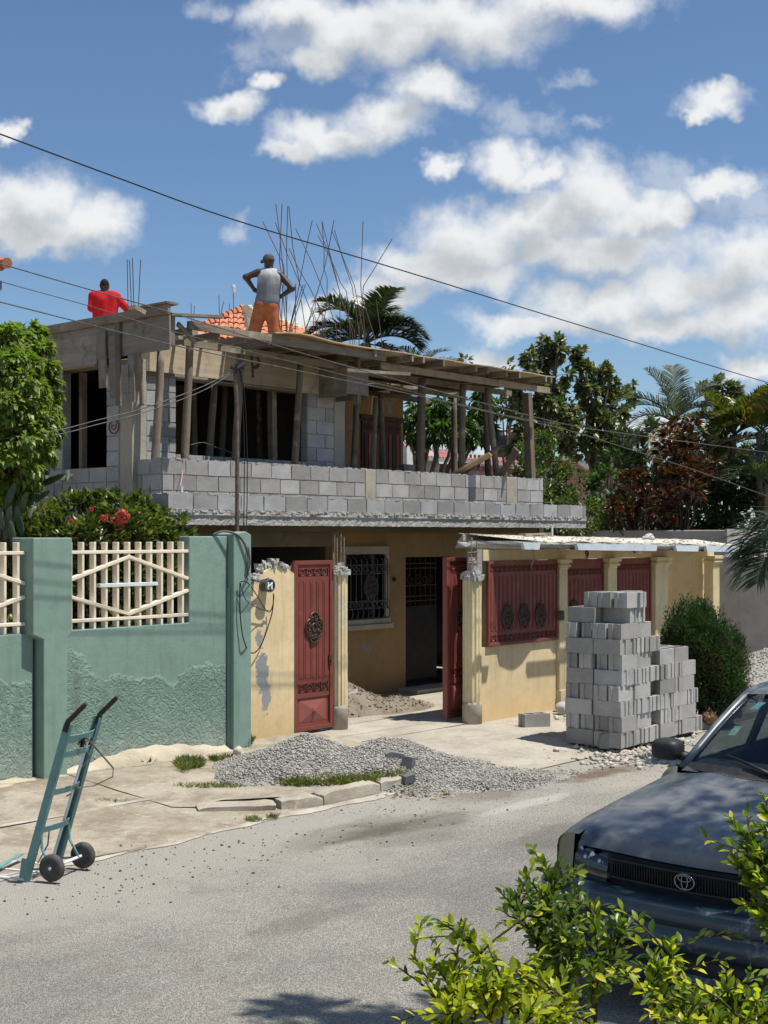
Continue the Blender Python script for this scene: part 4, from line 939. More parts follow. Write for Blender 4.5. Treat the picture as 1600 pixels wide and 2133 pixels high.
FBH = [solid_block_mesh('face_block_half', L=0.185, seed=20 + i) for i in range(2)]
def lay(parent, mesh, p, rz=0.0, sx=1.0, sz=1.0, name='block'):
    o = bpy.data.objects.new(name, mesh); COL.objects.link(o); o.parent = parent
    o.location = Vector(p) - origin_of(parent); o.rotation_euler = (random.uniform(-.008, .008), random.uniform(-.006, .006), rz); o.scale = (sx, 1, sz); return o
def course(parent, a, b, z, axis='x', v=0.0, hgt=0.205, step=0.405, start=0.0, skip=()):
    """a row of face blocks from a to b; axis x: faces -Y at y=v; axis y: faces -X at x=v"""
    t = a + start
    if start > 0.08: _one(parent, a, t, z, axis, v, hgt)
    while t < b - 0.02:
        e = min(t + step + random.uniform(-.006, .006), b)
        if b - e < 0.06: e = b
        _one(parent, t, e, z, axis, v, hgt); t = e
def _one(parent, a, e, z, axis, v, hgt):
    L = e - a - 0.016; me = random.choice(FB); c = (a + e) / 2; sz = (hgt - 0.017) / 0.19; off = random.uniform(-0.004, 0.003)
    if axis == 'x': lay(parent, me, (c, v + off, z + 0.008), 0, L / 0.39, sz)
    else: lay(parent, me, (v + off, c, z + 0.008), -math.pi / 2, L / 0.39, sz)

# hollow block for the stacks: length .40 (x), thickness .19 (y), height .19 (z), two cells and grooved ends
def hollow_mesh(name, L=0.395, T=0.19, Hh=0.19, seed=0, chip=False):
    r = random.Random(seed); m = MB(); w = 0.03; g = 0.035; gd = 0.018
    out = [(-L / 2, -T / 2), (L / 2, -T / 2), (L / 2, -g), (L / 2 - gd, -g * 0.8), (L / 2 - gd, g * 0.8), (L / 2, g), (L / 2, T / 2), (-L / 2, T / 2), (-L / 2, g), (-L / 2 + gd, g * 0.8), (-L / 2 + gd, -g * 0.8), (-L / 2, -g)]
    out = [(x + r.uniform(-.003, .003), y + r.uniform(-.003, .003)) for x, y in out]
    h1 = [(-L / 2 + w + gd, -T / 2 + w), (-w / 2, -T / 2 + w), (-w / 2, T / 2 - w), (-L / 2 + w + gd, T / 2 - w)]; h2 = [(w / 2, -T / 2 + w), (L / 2 - w - gd, -T / 2 + w), (L / 2 - w - gd, T / 2 - w), (w / 2, T / 2 - w)]
    zt = Hh
    vs = [(x, y, z + r.uniform(-.002, .002)) for z in (0, zt) for x, y in out]; n = len(out); fs = [(i, (i + 1) % n, (i + 1) % n + n, i + n) for i in range(n)]
    b = len(vs)
    for h in (h1, h2):
        for z in (zt - 0.12, zt): vs += [(x, y, z) for x, y in h]
    # cells
    for q in (b, b + 8): fs += [(q + (i + 1) % 4, q + i, q + 4 + i, q + 4 + (i + 1) % 4) for i in range(4)] + [(q, q + 1, q + 2, q + 3)]
    T0 = n; A = b + 4; B = b + 12
    # top faces around the two cells (vertex order: out 0..11)
    t = lambda i: T0 + i
    fs += [(t(0), t(1), B + 1, B + 0, A + 1, A + 0), (t(7), A + 3, A + 2, B + 3, B + 2, t(6))[::-1], (t(1), t(2), t(3), t(4), t(5), t(6), B + 2, B + 1), (t(7), t(8), t(9), t(10), t(11), t(0), A + 0, A + 3), (A + 1, B + 0, B + 3, A + 2), tuple(range(n - 1, -1, -1))]
    m.add(vs, fs); me = m.mesh(name)
    import bmesh; bm = bmesh.new(); bm.from_mesh(me); bmesh.ops.recalc_face_normals(bm, faces=bm.faces); bm.to_mesh(me); bm.free()
    me.materials.append(BLOCKP); return me
HB = [hollow_mesh('hollow_block', seed=i) for i in range(4)]
HBT = [hollow_mesh('hollow_block_thin', T=0.145, seed=40 + i) for i in range(3)]
def put_block(me, c, rz, label, group, rx=0, ry=0):
    o = bpy.data.objects.new('concrete_block', me); COL.objects.link(o); o.location = c; o.rotation_euler = (rx, ry, rz); return tag(o, label, 'block', group)
# the stack: tall part (ten rows) and low part (six rows); rows alternate direction
SA = 0.03; SO = Vector((14.56, 8.80, 0.07))
def st(x, y, z): return SO + Vector((x * math.cos(SA) - y * math.sin(SA), x * math.sin(SA) + y * math.cos(SA), z))
ORD = ['bottom', 'second', 'third', 'fourth', 'fifth', 'sixth', 'seventh', 'eighth', 'ninth', 'tenth']; NTH = ['first', 'second', 'third', 'fourth', 'fifth', 'sixth', 'seventh', 'eighth', 'ninth', 'tenth', 'eleventh', 'twelfth']
def blab(stack, row, i, j, nj):
    if stack == 'tall' and i == 0: return f'block {NTH[nj - 1 - j]} from left on shaded side of tall stack, {ORD[row]} row up'
    if j == 0: return f'block {NTH[i]} from left on sunlit side of {stack} stack, {ORD[row]} row up'
    return f'hollow block inside the {stack} stack behind its outer faces, {ORD[row]} row up'
LT = 'grey hollow concrete block in the tall stack beside the red gates'; GT = 'blocks in the tall stack'
LL = 'grey hollow concrete block in the low stack joined to the right of the tall one'; GL = 'blocks in the low stack'
rh = 0.194
for row in range(10):
    z = row * rh; sh = random.uniform(-0.03, 0.03); inset = 0.0 if row < 7 else 0.05 * (row - 6)
    if row % 2 == 0:   # long side faces the left
        nu = 5 if row < 8 else 3
        for j in range(2):
            for i in range(nu):
                if row == 8 and j == 0 and i == 0: continue
                put_block(random.choice(HB), st(0.10 + i * 0.2 + random.uniform(-.012, .012) + inset * 0.5, 0.21 + j * 0.415 + random.uniform(-.012, .012), z), SA + math.pi / 2 + random.uniform(-.03, .03), blab('tall', row, i, j, 2), GT)
    else:
        nv = 4
        for j in range(nv):
            for i in range(2 if row < 9 else 1):
                if row == 9 and j == 3: continue
                push = -0.05 if (row == 3 and j == 0) else (0.03 if (row + j) % 3 == 0 else 0.0)
                put_block(random.choice(HB if random.random() < .7 else HBT), st(0.205 + i * 0.41 + push + random.uniform(-.02, .02) + (0.12 if row == 9 else 0), 0.105 + j * 0.208 + random.uniform(-.008, .008), z), SA + random.uniform(-.04, .04), blab('tall', row, i, j, nv), GT)
put_block(HB[1], st(0.5, 0.18, 9 * rh), SA + math.pi / 2 + 0.1, 'hollow block on the very top of the tall stack, standing crosswise in the middle', GT); put_block(HB[2], st(0.73, 0.30, 9 * rh), SA + 0.05, 'hollow block on the very top of the tall stack, at its right end', GT)
for row in range(6):
    z = row * rh; x0 = 1.02; nmax = 1.06 - (0.0 if row < 5 else 0.15) + (0.06 if row == 0 else 0)
    if row == 5:
        for j in range(2): put_block(HB[j], st(x0 + 0.22, 0.12 + j * 0.22, z), SA, ('front' if j == 0 else 'rear') + ' hollow block on top of the low stack, next to the tall stack', GL); put_block(HB[j + 1], st(x0 + 0.63, 0.12 + j * 0.22, z), SA + 0.02, ('front' if j == 0 else 'rear') + ' hollow block on top of the low stack, at its right end', GL)
        continue
    t = 0.0; k = 0
    while t < nmax - 0.1:
        w = random.choice((0.195, 0.15, 0.15, 0.40)) if row not in (1, 4) else random.choice((0.40, 0.195))
        if t + w > nmax + 0.12: w = 0.15
        for j in range(2):
            if w == 0.40: 
                for q in range(2): put_block(random.choice(HB), st(x0 + t + 0.2, 0.10 + j * 0.42 + q * 0.205, z), SA + random.uniform(-.015, .015), blab('low', row, k, j * 2 + q, 2), GL)
            else: put_block(random.choice(HB if w > 0.16 else HBT), st(x0 + t + w / 2, 0.205 + j * 0.41 + random.uniform(-.008, .008), z), SA + math.pi / 2 + random.uniform(-.02, .02), blab('low', row, k, j, 2), GL)
        t += w + 0.006; k += 1
# loose blocks
q = on_z(1128, 1517, 0.09); put_block(HB[0], (q.x, q.y + 0.12, 0.095), -0.45, 'single grey hollow block lying on the driveway below the yellow wall', None)
q = on_z(1252, 1556, 0.06)
m = MB(); m.prism([(0, 0), (0.19, 0), (0.195, 0.16), (0.10, 0.20), (0.02, 0.17)], 1, -0.07, 0.07)
me = m.mesh('half_block'); me.materials.append(BLOCKP); o = bpy.data.objects.new('broken_block', me); COL.objects.link(o); o.location = (q.x - 0.06, q.y, 0.06); o.rotation_euler = (0.05, 0, -0.75); tag(o, 'chipped half block standing at the front foot of the block stack', 'block')
q = on_z(1185, 1490, 0.1); tag(rock('broken_block', (q.x, q.y + 0.1, 0.19), (0.12, 0.10, 0.10), 9, BLOCKP), 'broken lump of block between the single block and the stack', 'block')

# ================================================================ the house under construction
VW, VP, VL_ = 14.96, 14.40, 13.00; UW = 11.75; ZF = 3.05
hs = empty('house', (16.5, 17, 0.1), 'two-storey house under construction with bare block upper floor and ochre ground floor', 'house')
def hbox(name, mat, *b, parent=None, bevel=0.0): m = MB(); m.box(*b); return m.build(name, mat, parent or hs, bevel=bevel)
# floor slab with a rough cast edge
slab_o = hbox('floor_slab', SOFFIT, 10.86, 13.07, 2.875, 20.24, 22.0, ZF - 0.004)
def rough_edge(x0, x1, y, z0, z1, nx, nz, axis='x', amp=0.0045, mat=SLABE, name='slab_edge', parent=None):
    m = MB()
    def fn(a, b):
        t = x0 + (x1 - x0) * a; z = z0 + (z1 - z0) * b
        ed = b in (0.0, 1.0); nn = float(vnoise(np.array([[t, z, 0.0]]), 16, 5)[0]) * amp * 1.2 + random.uniform(-amp, amp) * 0.9; step = 0.018 if b > 0.55 else 0
        zz = z + (random.uniform(-0.004, 0.004) if ed else 0)
        return (t, y + nn - step, zz) if axis == 'x' else (y + nn - step, t, zz)
    m.grid(fn, nx, nz)
    if axis != 'x': m.f = [f[::-1] for f in m.f]
    return m.build(name, mat, parent or hs)
rough_edge(10.78, 20.31, VL_ + 0.01, 2.864, ZF + 0.002, 240, 6)
rough_edge(VL_ + 0.01, 18.0, 10.79, 2.864, ZF + 0.002, 90, 6, 'y')
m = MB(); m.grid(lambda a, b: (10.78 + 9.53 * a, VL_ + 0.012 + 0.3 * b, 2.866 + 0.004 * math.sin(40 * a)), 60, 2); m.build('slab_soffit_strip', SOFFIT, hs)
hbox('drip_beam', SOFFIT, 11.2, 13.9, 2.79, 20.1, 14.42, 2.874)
hbox('terrace_floor_end', SLABE, 20.241, 13.9, 2.876, 21.05, 22.0, ZF - 0.01)
# single course of blocks along the slab edge
lc = hbox('edge_course', MORTAR, 10.80, VL_ + 0.014, ZF, 20.29, VL_ + 0.13, 3.25)
course(lc, 10.785, 20.305, ZF + 0.002, 'x', VL_ + 0.0, 0.212, 0.41, 0.0)
lc2 = hbox('edge_course', MORTAR, 10.80, VL_ + 0.131, ZF, 10.92, 17.0, 3.248)
course(lc2, VL_ + 0.02, 16.5, ZF + 0.002, 'y', 10.785, 0.212, 0.41, 0.3)
# parapet, three courses
pp = hbox('parapet', MORTAR, 11.855, VP + 0.014, ZF, 21.0, VP + 0.15, 3.792)
m = MB()
for (a, b) in ((11.85, 16.0), (16.26, 19.83), (20.17, 21.0)):
    for r_, z in enumerate((3.13, 3.352, 3.574)): course(pp, a, b, z, 'x', VP, 0.222, 0.412, (0.0, 0.2, 0.0)[r_] if a < 12 else (0.26, 0.0, 0.31)[r_])
for (a, b) in ((16.005, 16.255), (19.835, 20.165)):
    m = MB(); m.box(a, VP - 0.006, ZF, b, VP + 0.16, 3.795); m.build('cast_column', CAST, pp, bevel=0.01)
pl = hbox('parapet', MORTAR, 11.856, VP + 0.151, ZF, 11.99, VW - 0.001, 3.785)
for r_, z in enumerate((3.13, 3.352, 3.574)): course(pl, VP + 0.02, VW, z, 'y', 11.842, 0.222, 0.41, (0.21, 0.0, 0.24)[r_])
# mortar smear on the parapet crest
m = MB()
for i in range(170):
    x = random.uniform(11.86, 20.98); s = random.uniform(0.01, 0.03); m.box(x - s * 1.8, VP + random.uniform(-.006, .02), 3.785, x + s * 1.8, VP + 0.13, 3.797 + random.uniform(0, 0.012), 0.004)
m.build('mortar_bed', MORTAR, pp)['kind'] = 'stuff'
m = MB()
for i in range(190):
    x = random.uniform(10.82, 20.28); s = random.uniform(0.01, 0.035); m.box(x - s * 1.6, VL_ + random.uniform(-.004, .02), 3.246, x + s * 1.6, VL_ + 0.11, 3.256 + random.uniform(0, 0.010), 0.003)
m.build('mortar_bed', MORTAR, lc)['kind'] = 'stuff'
m = MB()
for i in range(260):   # loose mortar under the edge course
    x = random.uniform(10.81, 20.29); s = random.uniform(0.006, 0.02); m.box(x - s * 2, VL_ - 0.012 + random.uniform(-.01, .006), ZF - 0.02 + random.uniform(-.015, .02), x + s * 2, VL_ + 0.05, ZF + random.uniform(0.0, .018), 0.005)
m.build('mortar_squeeze', SLABE, lc)['kind'] = 'stuff'
# upper front wall
uw = hbox('upper_wall', MORTAR, 12.03, VW + 0.014, ZF, 12.55, VW + 0.14, 5.05)
for r_ in range(9): course(uw, 12.02, 12.562, ZF + 0.01 + r_ * 0.215, 'x', VW, 0.215, 0.41, (0.0, 0.22)[r_ % 2])
sw = hbox('sill_wall', MORTAR, 12.55, VW + 0.015, ZF, 15.26, VW + 0.14, 3.90)
for r_, z in enumerate((3.26, 3.475, 3.69)): course(sw, 12.565, 15.25, z, 'x', VW + 0.001, 0.215, 0.41, (0, 0.2, 0.1)[r_])
pw = hbox('upper_wall', MORTAR, 15.262, VW + 0.014, ZF, 15.855, VW + 0.14, 5.0)
for r_ in range(9): course(pw, 15.25, 15.865, ZF + 0.01 + r_ * 0.215, 'x', VW, 0.215, 0.41, (0.21, 0.0)[r_ % 2])
for r_ in range(9): _one(pw, VW + 0.005, VW + 0.15, ZF + 0.01 + r_ * 0.215, 'y', 15.25, 0.215)
hbox('cast_column', CAST, 11.76, VW - 0.012, ZF, 12.02, VW + 0.26, 5.2, bevel=0.01)
hbox('cast_column', CAST, 15.866, VW - 0.008, ZF, 16.12, VW + 0.2, 5.05, bevel=0.01)
# left side wall with a window opening
lw = hbox('side_wall', MORTAR, UW + 0.014, 15.22, ZF, UW + 0.15, 15.50, 5.12)
for r_ in range(9): course(lw, 15.225, 15.51, ZF + 0.01 + r_ * 0.215, 'y', UW, 0.215, 0.41, 0.0)
ls = hbox('side_wall', MORTAR, UW + 0.0145, 15.501, ZF, UW + 0.15, 16.55, 3.70)
for r_ in range(3): course(ls, 15.512, 16.56, ZF + 0.01 + r_ * 0.215, 'y', UW + 0.001, 0.215, 0.41, (0.1, 0.3, 0)[r_])
lb = hbox('side_wall', MORTAR, UW + 0.014, 16.562, ZF, UW + 0.15, 22.0, 5.2)
for r_ in range(9): course(lb, 16.56, 20.0, ZF + 0.01 + r_ * 0.215, 'y', UW, 0.215, 0.41, (0.0, 0.2)[r_ % 2])
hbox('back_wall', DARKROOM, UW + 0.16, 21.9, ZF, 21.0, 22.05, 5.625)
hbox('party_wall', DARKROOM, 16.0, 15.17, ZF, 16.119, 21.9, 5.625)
hbox('interior_partition', ORANGE, 15.0, 18.4, ZF, 15.95, 18.5, 5.4)
# recessed ochre wall with a door on the terrace
ow = hbox('terrace_wall', ORANGE, 16.125, 16.5, ZF, 19.41, 16.65, 5.32)
hbox('terrace_wall', ORANGE, 19.25, 16.651, ZF, 19.41, 21.8, 5.32)
rd = empty('terrace_door', (18.75, 16.49, ZF), 'dark red slatted door on the upper terrace behind the wooden props', 'door')
for (a, b) in ((18.20, 18.72), (18.76, 19.29)):
    m = MB(); m.box(a, 16.455, ZF + .02, b, 16.475, 4.85); m.build('door_panel', DOORW, rd)
    for i in range(4): x = a + 0.05 + i * (b - a - 0.1) / 4; m = MB(); m.box(x + 0.01, 16.44, 3.95, x + (b - a - 0.1) / 4 - 0.012, 16.454, 4.62); m.build('slat', RED if i % 2 else DOORW, rd)
    m = MB(); n_ = 5
    for i in range(n_): ring(m, (a + 0.06 + (b - a - .12) * (i + .5) / n_, 16.447, 4.74), 0.045, 0.008, 10, 4)
    m.build('ring_row', RED, rd)
m = MB(); m.box(18.15, 16.44, 4.86, 19.33, 16.499, 4.95); m.build('head_frame', DOORW, rd)
# ---- ground floor
VGF = 14.50
hbox('ground_wall', ORANGE, 15.34, VGF, 0.05, 15.62, VGF + 0.15, 2.789)
hbox('ground_wall', ORANGE, 15.621, VGF + 0.001, 0.05, 16.57, VGF + 0.15, 1.385)
hbox('ground_wall', ORANGE, 15.621, VGF + 0.001, 2.43, 16.57, VGF + 0.15, 2.789)
hbox('ground_wall', ORANGE, 16.571, VGF, 0.05, 17.12, VGF + 0.15, 2.789)
hbox('ground_wall', ORANGE, 17.121, VGF + 0.001, 2.37, 18.30, VGF + 0.15, 2.789)
hbox('ground_wall', ORANGE, 18.301, VGF, 0.05, 21.4, VGF + 0.15, 2.789)
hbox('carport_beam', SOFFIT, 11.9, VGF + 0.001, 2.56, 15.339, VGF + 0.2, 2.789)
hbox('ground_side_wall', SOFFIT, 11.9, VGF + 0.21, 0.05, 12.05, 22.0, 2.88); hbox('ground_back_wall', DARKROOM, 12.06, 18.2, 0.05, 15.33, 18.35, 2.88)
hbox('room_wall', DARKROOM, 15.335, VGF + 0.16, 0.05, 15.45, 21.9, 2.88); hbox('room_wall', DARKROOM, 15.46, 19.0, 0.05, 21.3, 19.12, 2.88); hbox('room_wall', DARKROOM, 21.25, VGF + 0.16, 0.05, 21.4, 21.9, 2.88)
hbox('door_step', DRIVE, 16.9, VGF - 0.45, 0.10, 18.9, VGF - 0.001, 0.20, bevel=0.015)
# window: moulded surround, sill, glass, bars
wf = empty('window', (16.1, VGF, 1.38)); wf.parent = hs; wf.location = Vector((16.1, VGF, 1.38)) - hs.location
for b in ((15.53, 2.431, 16.66, 2.56), (15.53, 1.386, 15.62, 2.43), (16.571, 1.386, 16.66, 2.43)): m = MB(); m.box(b[0], VGF - 0.045, b[1], b[2], VGF + 0.12, b[3]); m.build('surround', PLINTH, wf, bevel=0.01)
m = MB(); m.box(15.50, VGF - 0.10, 1.22, 16.70, VGF - 0.002, 1.30); m.box(15.53, VGF - 0.07, 1.301, 16.67, VGF - 0.001, 1.385); m.build('sill', PLINTH, wf, bevel=0.008)
DG = NT('dark_window_glass', 0.08, 0.5).color((0.012, 0.013, 0.014)).m
for (a, b) in ((15.63, 16.09), (16.11, 16.56)): m = MB(); m.box(a, VGF + 0.09, 1.39, b, VGF + 0.10, 2.42); m.build('pane', DG, wf)
m = MB(); m.box(16.33, VGF + 0.06, 1.39, 16.40, VGF + 0.085, 2.42); m.build('mullion', GRILLE, wf)
y = VGF - 0.10
for i in range(8):
    x = 15.66 + i * 0.127; m = MB(); m.tube([(x, VGF - 0.02, 2.40), (x, y, 2.34), (x, y, 1.60), (x, y - 0.05, 1.50), (x, y - 0.02, 1.40), (x, VGF - 0.02, 1.40)], 0.009, 5); m.build('window_bar', GRILLE, wf)
for z in (2.26, 2.12, 1.68, 1.56): m = MB(); m.tube([(15.60, VGF - 0.01, z), (15.62, y, z), (16.58, y, z), (16.60, VGF - 0.01, z)], 0.009, 5); m.build('cross_bar', GRILLE, wf)
m = MB()
for z in (2.19, 1.62):
    for i in range(9): ring(m, (15.68 + i * 0.11, y, z), 0.045, 0.007, 10, 4)
m.build('ring_row', GRILLE, wf); medallion(wf, 16.12, y - 0.01, 1.9, 0.16, 0.24, GRILLE)
# door: open grille above a dark solid panel
dg = empty('front_door', (17.7, VGF + 0.06, 0.3)); dg.parent = hs; dg.location = Vector((17.7, VGF + 0.06, 0.3)) - hs.location
m = MB(); m.box(17.14, VGF + 0.05, 0.31, 18.0, VGF + 0.09, 1.54); m.build('solid_panel', BLACKP, dg)
for i in range(7): x = 17.16 + i * 0.137; m = MB(); m.box(x, VGF + 0.06, 1.54, x + 0.012, VGF + 0.075, 2.365); m.build('door_bar', IRON, dg)
for z in (2.25, 2.17, 1.88, 1.70, 1.62): m = MB(); m.box(17.14, VGF + 0.052, z, 18.0, VGF + 0.0595, z + 0.018); m.build('cross_bar', IRON, dg)
m = MB()
for i in range(4): scroll(m, (17.3 + i * 0.18, VGF + 0.045, 1.98), 0.1, 0.008, 1.57 + i, 1.3 * (-1) ** i)
m.build('scrollwork', IRON, dg)
hbox('inner_wall', ORANGE, 17.0, 16.6, 0.1, 18.9, 16.7, 2.8)
m = MB(); q = on_v(820, 1207, VGF); m.lathe([(0.035, -0.03), (0.035, 0.0)], 10, (q.x, VGF - 0.001, q.z), 'Y'); m.build('wall_light', IRON, hs)

# ================================================================ roof formwork (timber and plywood)
fw = empty('roof_formwork', (16, 14.5, 5.2), 'timber and plywood formwork for the roof slab, carried on wooden props above the parapet', 'formwork')
def fbox(name, mat, *b): m = MB(); m.box(*b, 0.004); return m.build(name, mat, fw)
def fbeam(name, mat, a, b, w, h, up=(0, 0, 1)): m = MB(); m.beam(a, b, w, h, up); return m.build(name, mat, fw)
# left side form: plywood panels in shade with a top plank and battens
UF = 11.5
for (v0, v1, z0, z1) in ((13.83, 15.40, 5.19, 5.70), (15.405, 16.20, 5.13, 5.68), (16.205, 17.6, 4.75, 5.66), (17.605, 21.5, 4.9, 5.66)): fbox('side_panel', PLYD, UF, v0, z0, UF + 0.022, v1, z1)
fbeam('edge_plank', WOODY, (UF - 0.028, 13.80, 5.72), (UF - 0.028, 21.0, 5.69), 0.05, 0.125)
fbeam('top_plank', WOODY, (UF + 0.02, 13.78, 5.80), (UF + 0.02, 14.6, 5.80), 0.20, 0.03)
for (px, y0, y1, w) in ((214, 690, 808, 0.16), (236, 700, 830, 0.15), (246, 665, 845, 0.10), (262, 760, 830, 0.15), (273, 740, 838, 0.13), (288, 735, 815, 0.12), (294, 745, 845, 0.06)):
    a = on_u(px, y0, UF - 0.03); b = on_u(px, y1, UF - 0.03); fbeam('batten', PLYD if w > 0.12 else WOODZ, (UF - 0.02 - random.uniform(0, .03), a.y, a.z), (UF - 0.02, b.y, b.z), 0.028, w, (1, 0, 0) if False else (0, 1, 0))
fbeam('soffit_board', WOODY, (UF + 0.15, 15.45, 5.12), (UF + 0.15, 16.6, 5.12), 0.28, 0.03)
# front beam form with the painted letter
fbox('beam_panel', PLYX, 12.03, VW - 0.06, 5.04, 13.66, VW - 0.038, 5.50)
fbox('beam_panel', PLYX, 13.665, VW - 0.055, 5.02, 15.0, VW - 0.033, 5.50)
fbox('beam_panel', PLYX, 15.005, VW - 0.06, 4.98, 16.02, VW - 0.038, 5.50)
fbox('beam_bottom', WOODX, 12.03, VW - 0.03, 4.985, 15.9, VW + 0.2, 5.012)
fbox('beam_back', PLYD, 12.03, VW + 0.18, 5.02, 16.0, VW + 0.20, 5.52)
q = on_v(522, 735, VW - 0.075); INK = simple('black_spray_paint', (0.035, 0.033, 0.03), (0.10, 0.09, 0.075), 30, 0.9, 0.1)
m = MB(); yv = VW - 0.0615
x0, z1_, z0_ = on_v(524, 738, yv).x, on_v(524, 738, yv).z, on_v(527, 785, yv).z
pts = [(x0 + 0.03, z0_), (x0 + 0.02, (z0_ + z1_) / 2), (x0, z1_)]
def stroke(pts, w):
    for i in range(len(pts) - 1):
        a, b = Vector((pts[i][0], 0, pts[i][1])), Vector((pts[i + 1][0], 0, pts[i + 1][1])); d = (b - a).normalized(); s = Vector((-d.z, 0, d.x)) * w / 2; e = d * w * 0.3
        m.add([(p.x, yv - 0.0004 * i, p.z) for p in (a - s - e, b - s + e, b + s + e, a + s - e)], [(0, 1, 2, 3)])
stroke(pts, 0.05); stroke([(x0 - 0.01, z1_)] + [(x0 + 0.03 + 0.13 * math.sin(t), z1_ - 0.10 + 0.10 * math.cos(t)) for t in [0, .5, 1.0, 1.57, 2.1, 2.6, 3.1]], 0.05)
m.build('painted_letter', INK, fw)
# short form box where the beam meets the terrace
fbox('form_box', PLYD, 15.45, 14.30, 4.92, 15.47, 14.9, 5.44); fbox('form_box', PLYD, 15.40, 14.25, 4.95, 15.90, 14.27, 5.38)
fbox('form_box', PLYD, 15.905, 14.26, 4.9, 15.925, 15.0, 5.42)
# stringers, joists, plywood deck
fbeam('stringer', WOODX, (11.88, 13.9, 5.565), (13.42, 13.9, 5.555), 0.05, 0.105)
fbeam('stringer', WOODX, (13.43, 13.98, 5.555), (16.0, 13.98, 5.545), 0.05, 0.115)
fbeam('stringer', WOODX, (16.25, 14.3, 5.47), (21.05, 14.3, 5.455), 0.05, 0.11)
fbeam('stringer', WOODX, (12.3, 14.5, 5.44), (15.9, 14.5, 5.40), 0.05, 0.10)
fbeam('stringer', WOODX, (16.1, 15.0, 5.45), (20.8, 15.0, 5.43), 0.05, 0.10)
fbeam('stringer', WOODX, (16.2, 15.9, 5.45), (20.4, 15.9, 5.42), 0.05, 0.11)
fbeam('stringer', WOODX, (16.0, 17.0, 5.44), (20.8, 17.0, 5.42), 0.05, 0.11)
for u in (11.95, 12.45, 12.95, 13.4): fbeam('joist', WOODY, (u, 13.93, 5.50), (u + 0.05, 15.4, 5.49), 0.045, 0.09)
for u, a in ((13.9, 13.95), (14.45, 13.95), (15.0, 13.95)): fbeam('joist', WOODY, (u, a + 0.05, 5.57), (u, 17.5, 5.57), 0.045, 0.09)
JE = [(783, 741), (860, 742), (883, 752), (925, 761), (992, 761), (1017, 769), (1056, 775), (1083, 781), (1138, 787), (1149, 793)]
for (px, py) in JE:
    a = on_v(px, py, 13.90 + random.uniform(-.04, .05)); fbeam('joist', WOODY, (a.x, a.y, 5.578), (a.x + random.uniform(-.05, .05), 17.6, 5.578), 0.05, 0.10)
def ply(u0, u1, v0, v1, z, mat=PLYL, lift=0.0):
    m = MB()
    def fn(zz):
        return lambda a, b: (u0 + (u1 - u0) * a, v0 + (v1 - v0) * b + 0.01 * math.sin(9 * a), z + zz + lift * math.sin(math.pi * min(1, a * 2.2)) * (1 - b) ** 2 + 0.008 * math.sin(7 * a + 3 * b))
    m.grid(fn(0.018), 10, 6); k = len(m.v); m.grid(fn(0.0), 10, 6)
    nu, nv = 10, 6
    bd = [i for i in range(nu + 1)] + [(j * (nu + 1) + nu) for j in range(1, nv + 1)] + [nv * (nu + 1) + i for i in range(nu - 1, -1, -1)] + [j * (nu + 1) for j in range(nv - 1, 0, -1)]
    m.f += [(bd[i], bd[(i + 1) % len(bd)], bd[(i + 1) % len(bd)] + k, bd[i] + k) for i in range(len(bd))]; m.m += [0] * len(bd); m.sm += [False] * len(bd)
    m.build('plywood_sheet', mat, fw)
ply(13.50, 16.02, 13.88, 15.10, 5.635, PLYL, 0.04); 
u = 16.03
for i, w in enumerate((1.15, 1.15, 1.15, 1.15)):
    ply(u, u + w, 13.87 + 0.02 * (i % 2), 15.8, 5.632 + 0.003 * (i % 2), PLYX); u += w + 0.01
for (u0, u1, v0, v1) in ((11.55, 14.0, 15.2, 18.6), (14.01, 16.2, 15.2, 18.6), (16.21, 18.6, 15.81, 18.6), (18.61, 20.7, 15.81, 18.6), (11.55, 16.2, 18.61, 22.1), (16.21, 20.7, 18.61, 22.1)): ply(u0, u1, v0, v1, 5.632, PLYX)
ply(14.0, 16.0, 15.105, 15.195, 5.634, PLYX)
# loose timbers at the corner
fbeam('loose_plank', WOODX, (11.55, 13.88, 5.66), (12.30, 13.70, 5.70), 0.12, 0.035); fbeam('loose_plank', WOODZ, (11.60, 13.9, 5.24), (11.60, 13.9, 5.66), 0.05, 0.07)
fbeam('brace', WOODX, (11.70, 13.9, 5.56), (12.05, 13.95, 5.35), 0.04, 0.06); fbeam('loose_plank', WOODX, (11.56, 13.95, 5.36), (11.95, 14.1, 5.42), 0.10, 0.05)
fbeam('loose_plank', WOODX, (15.1, 13.98, 5.26), (16.5, 13.9, 5.32), 0.06, 0.05)
fbeam('top_plank', WOODX, on_v(275, 640, 14.0) + Vector((0, 0, 0)), on_v(297, 652, 14.0), 0.14, 0.06)

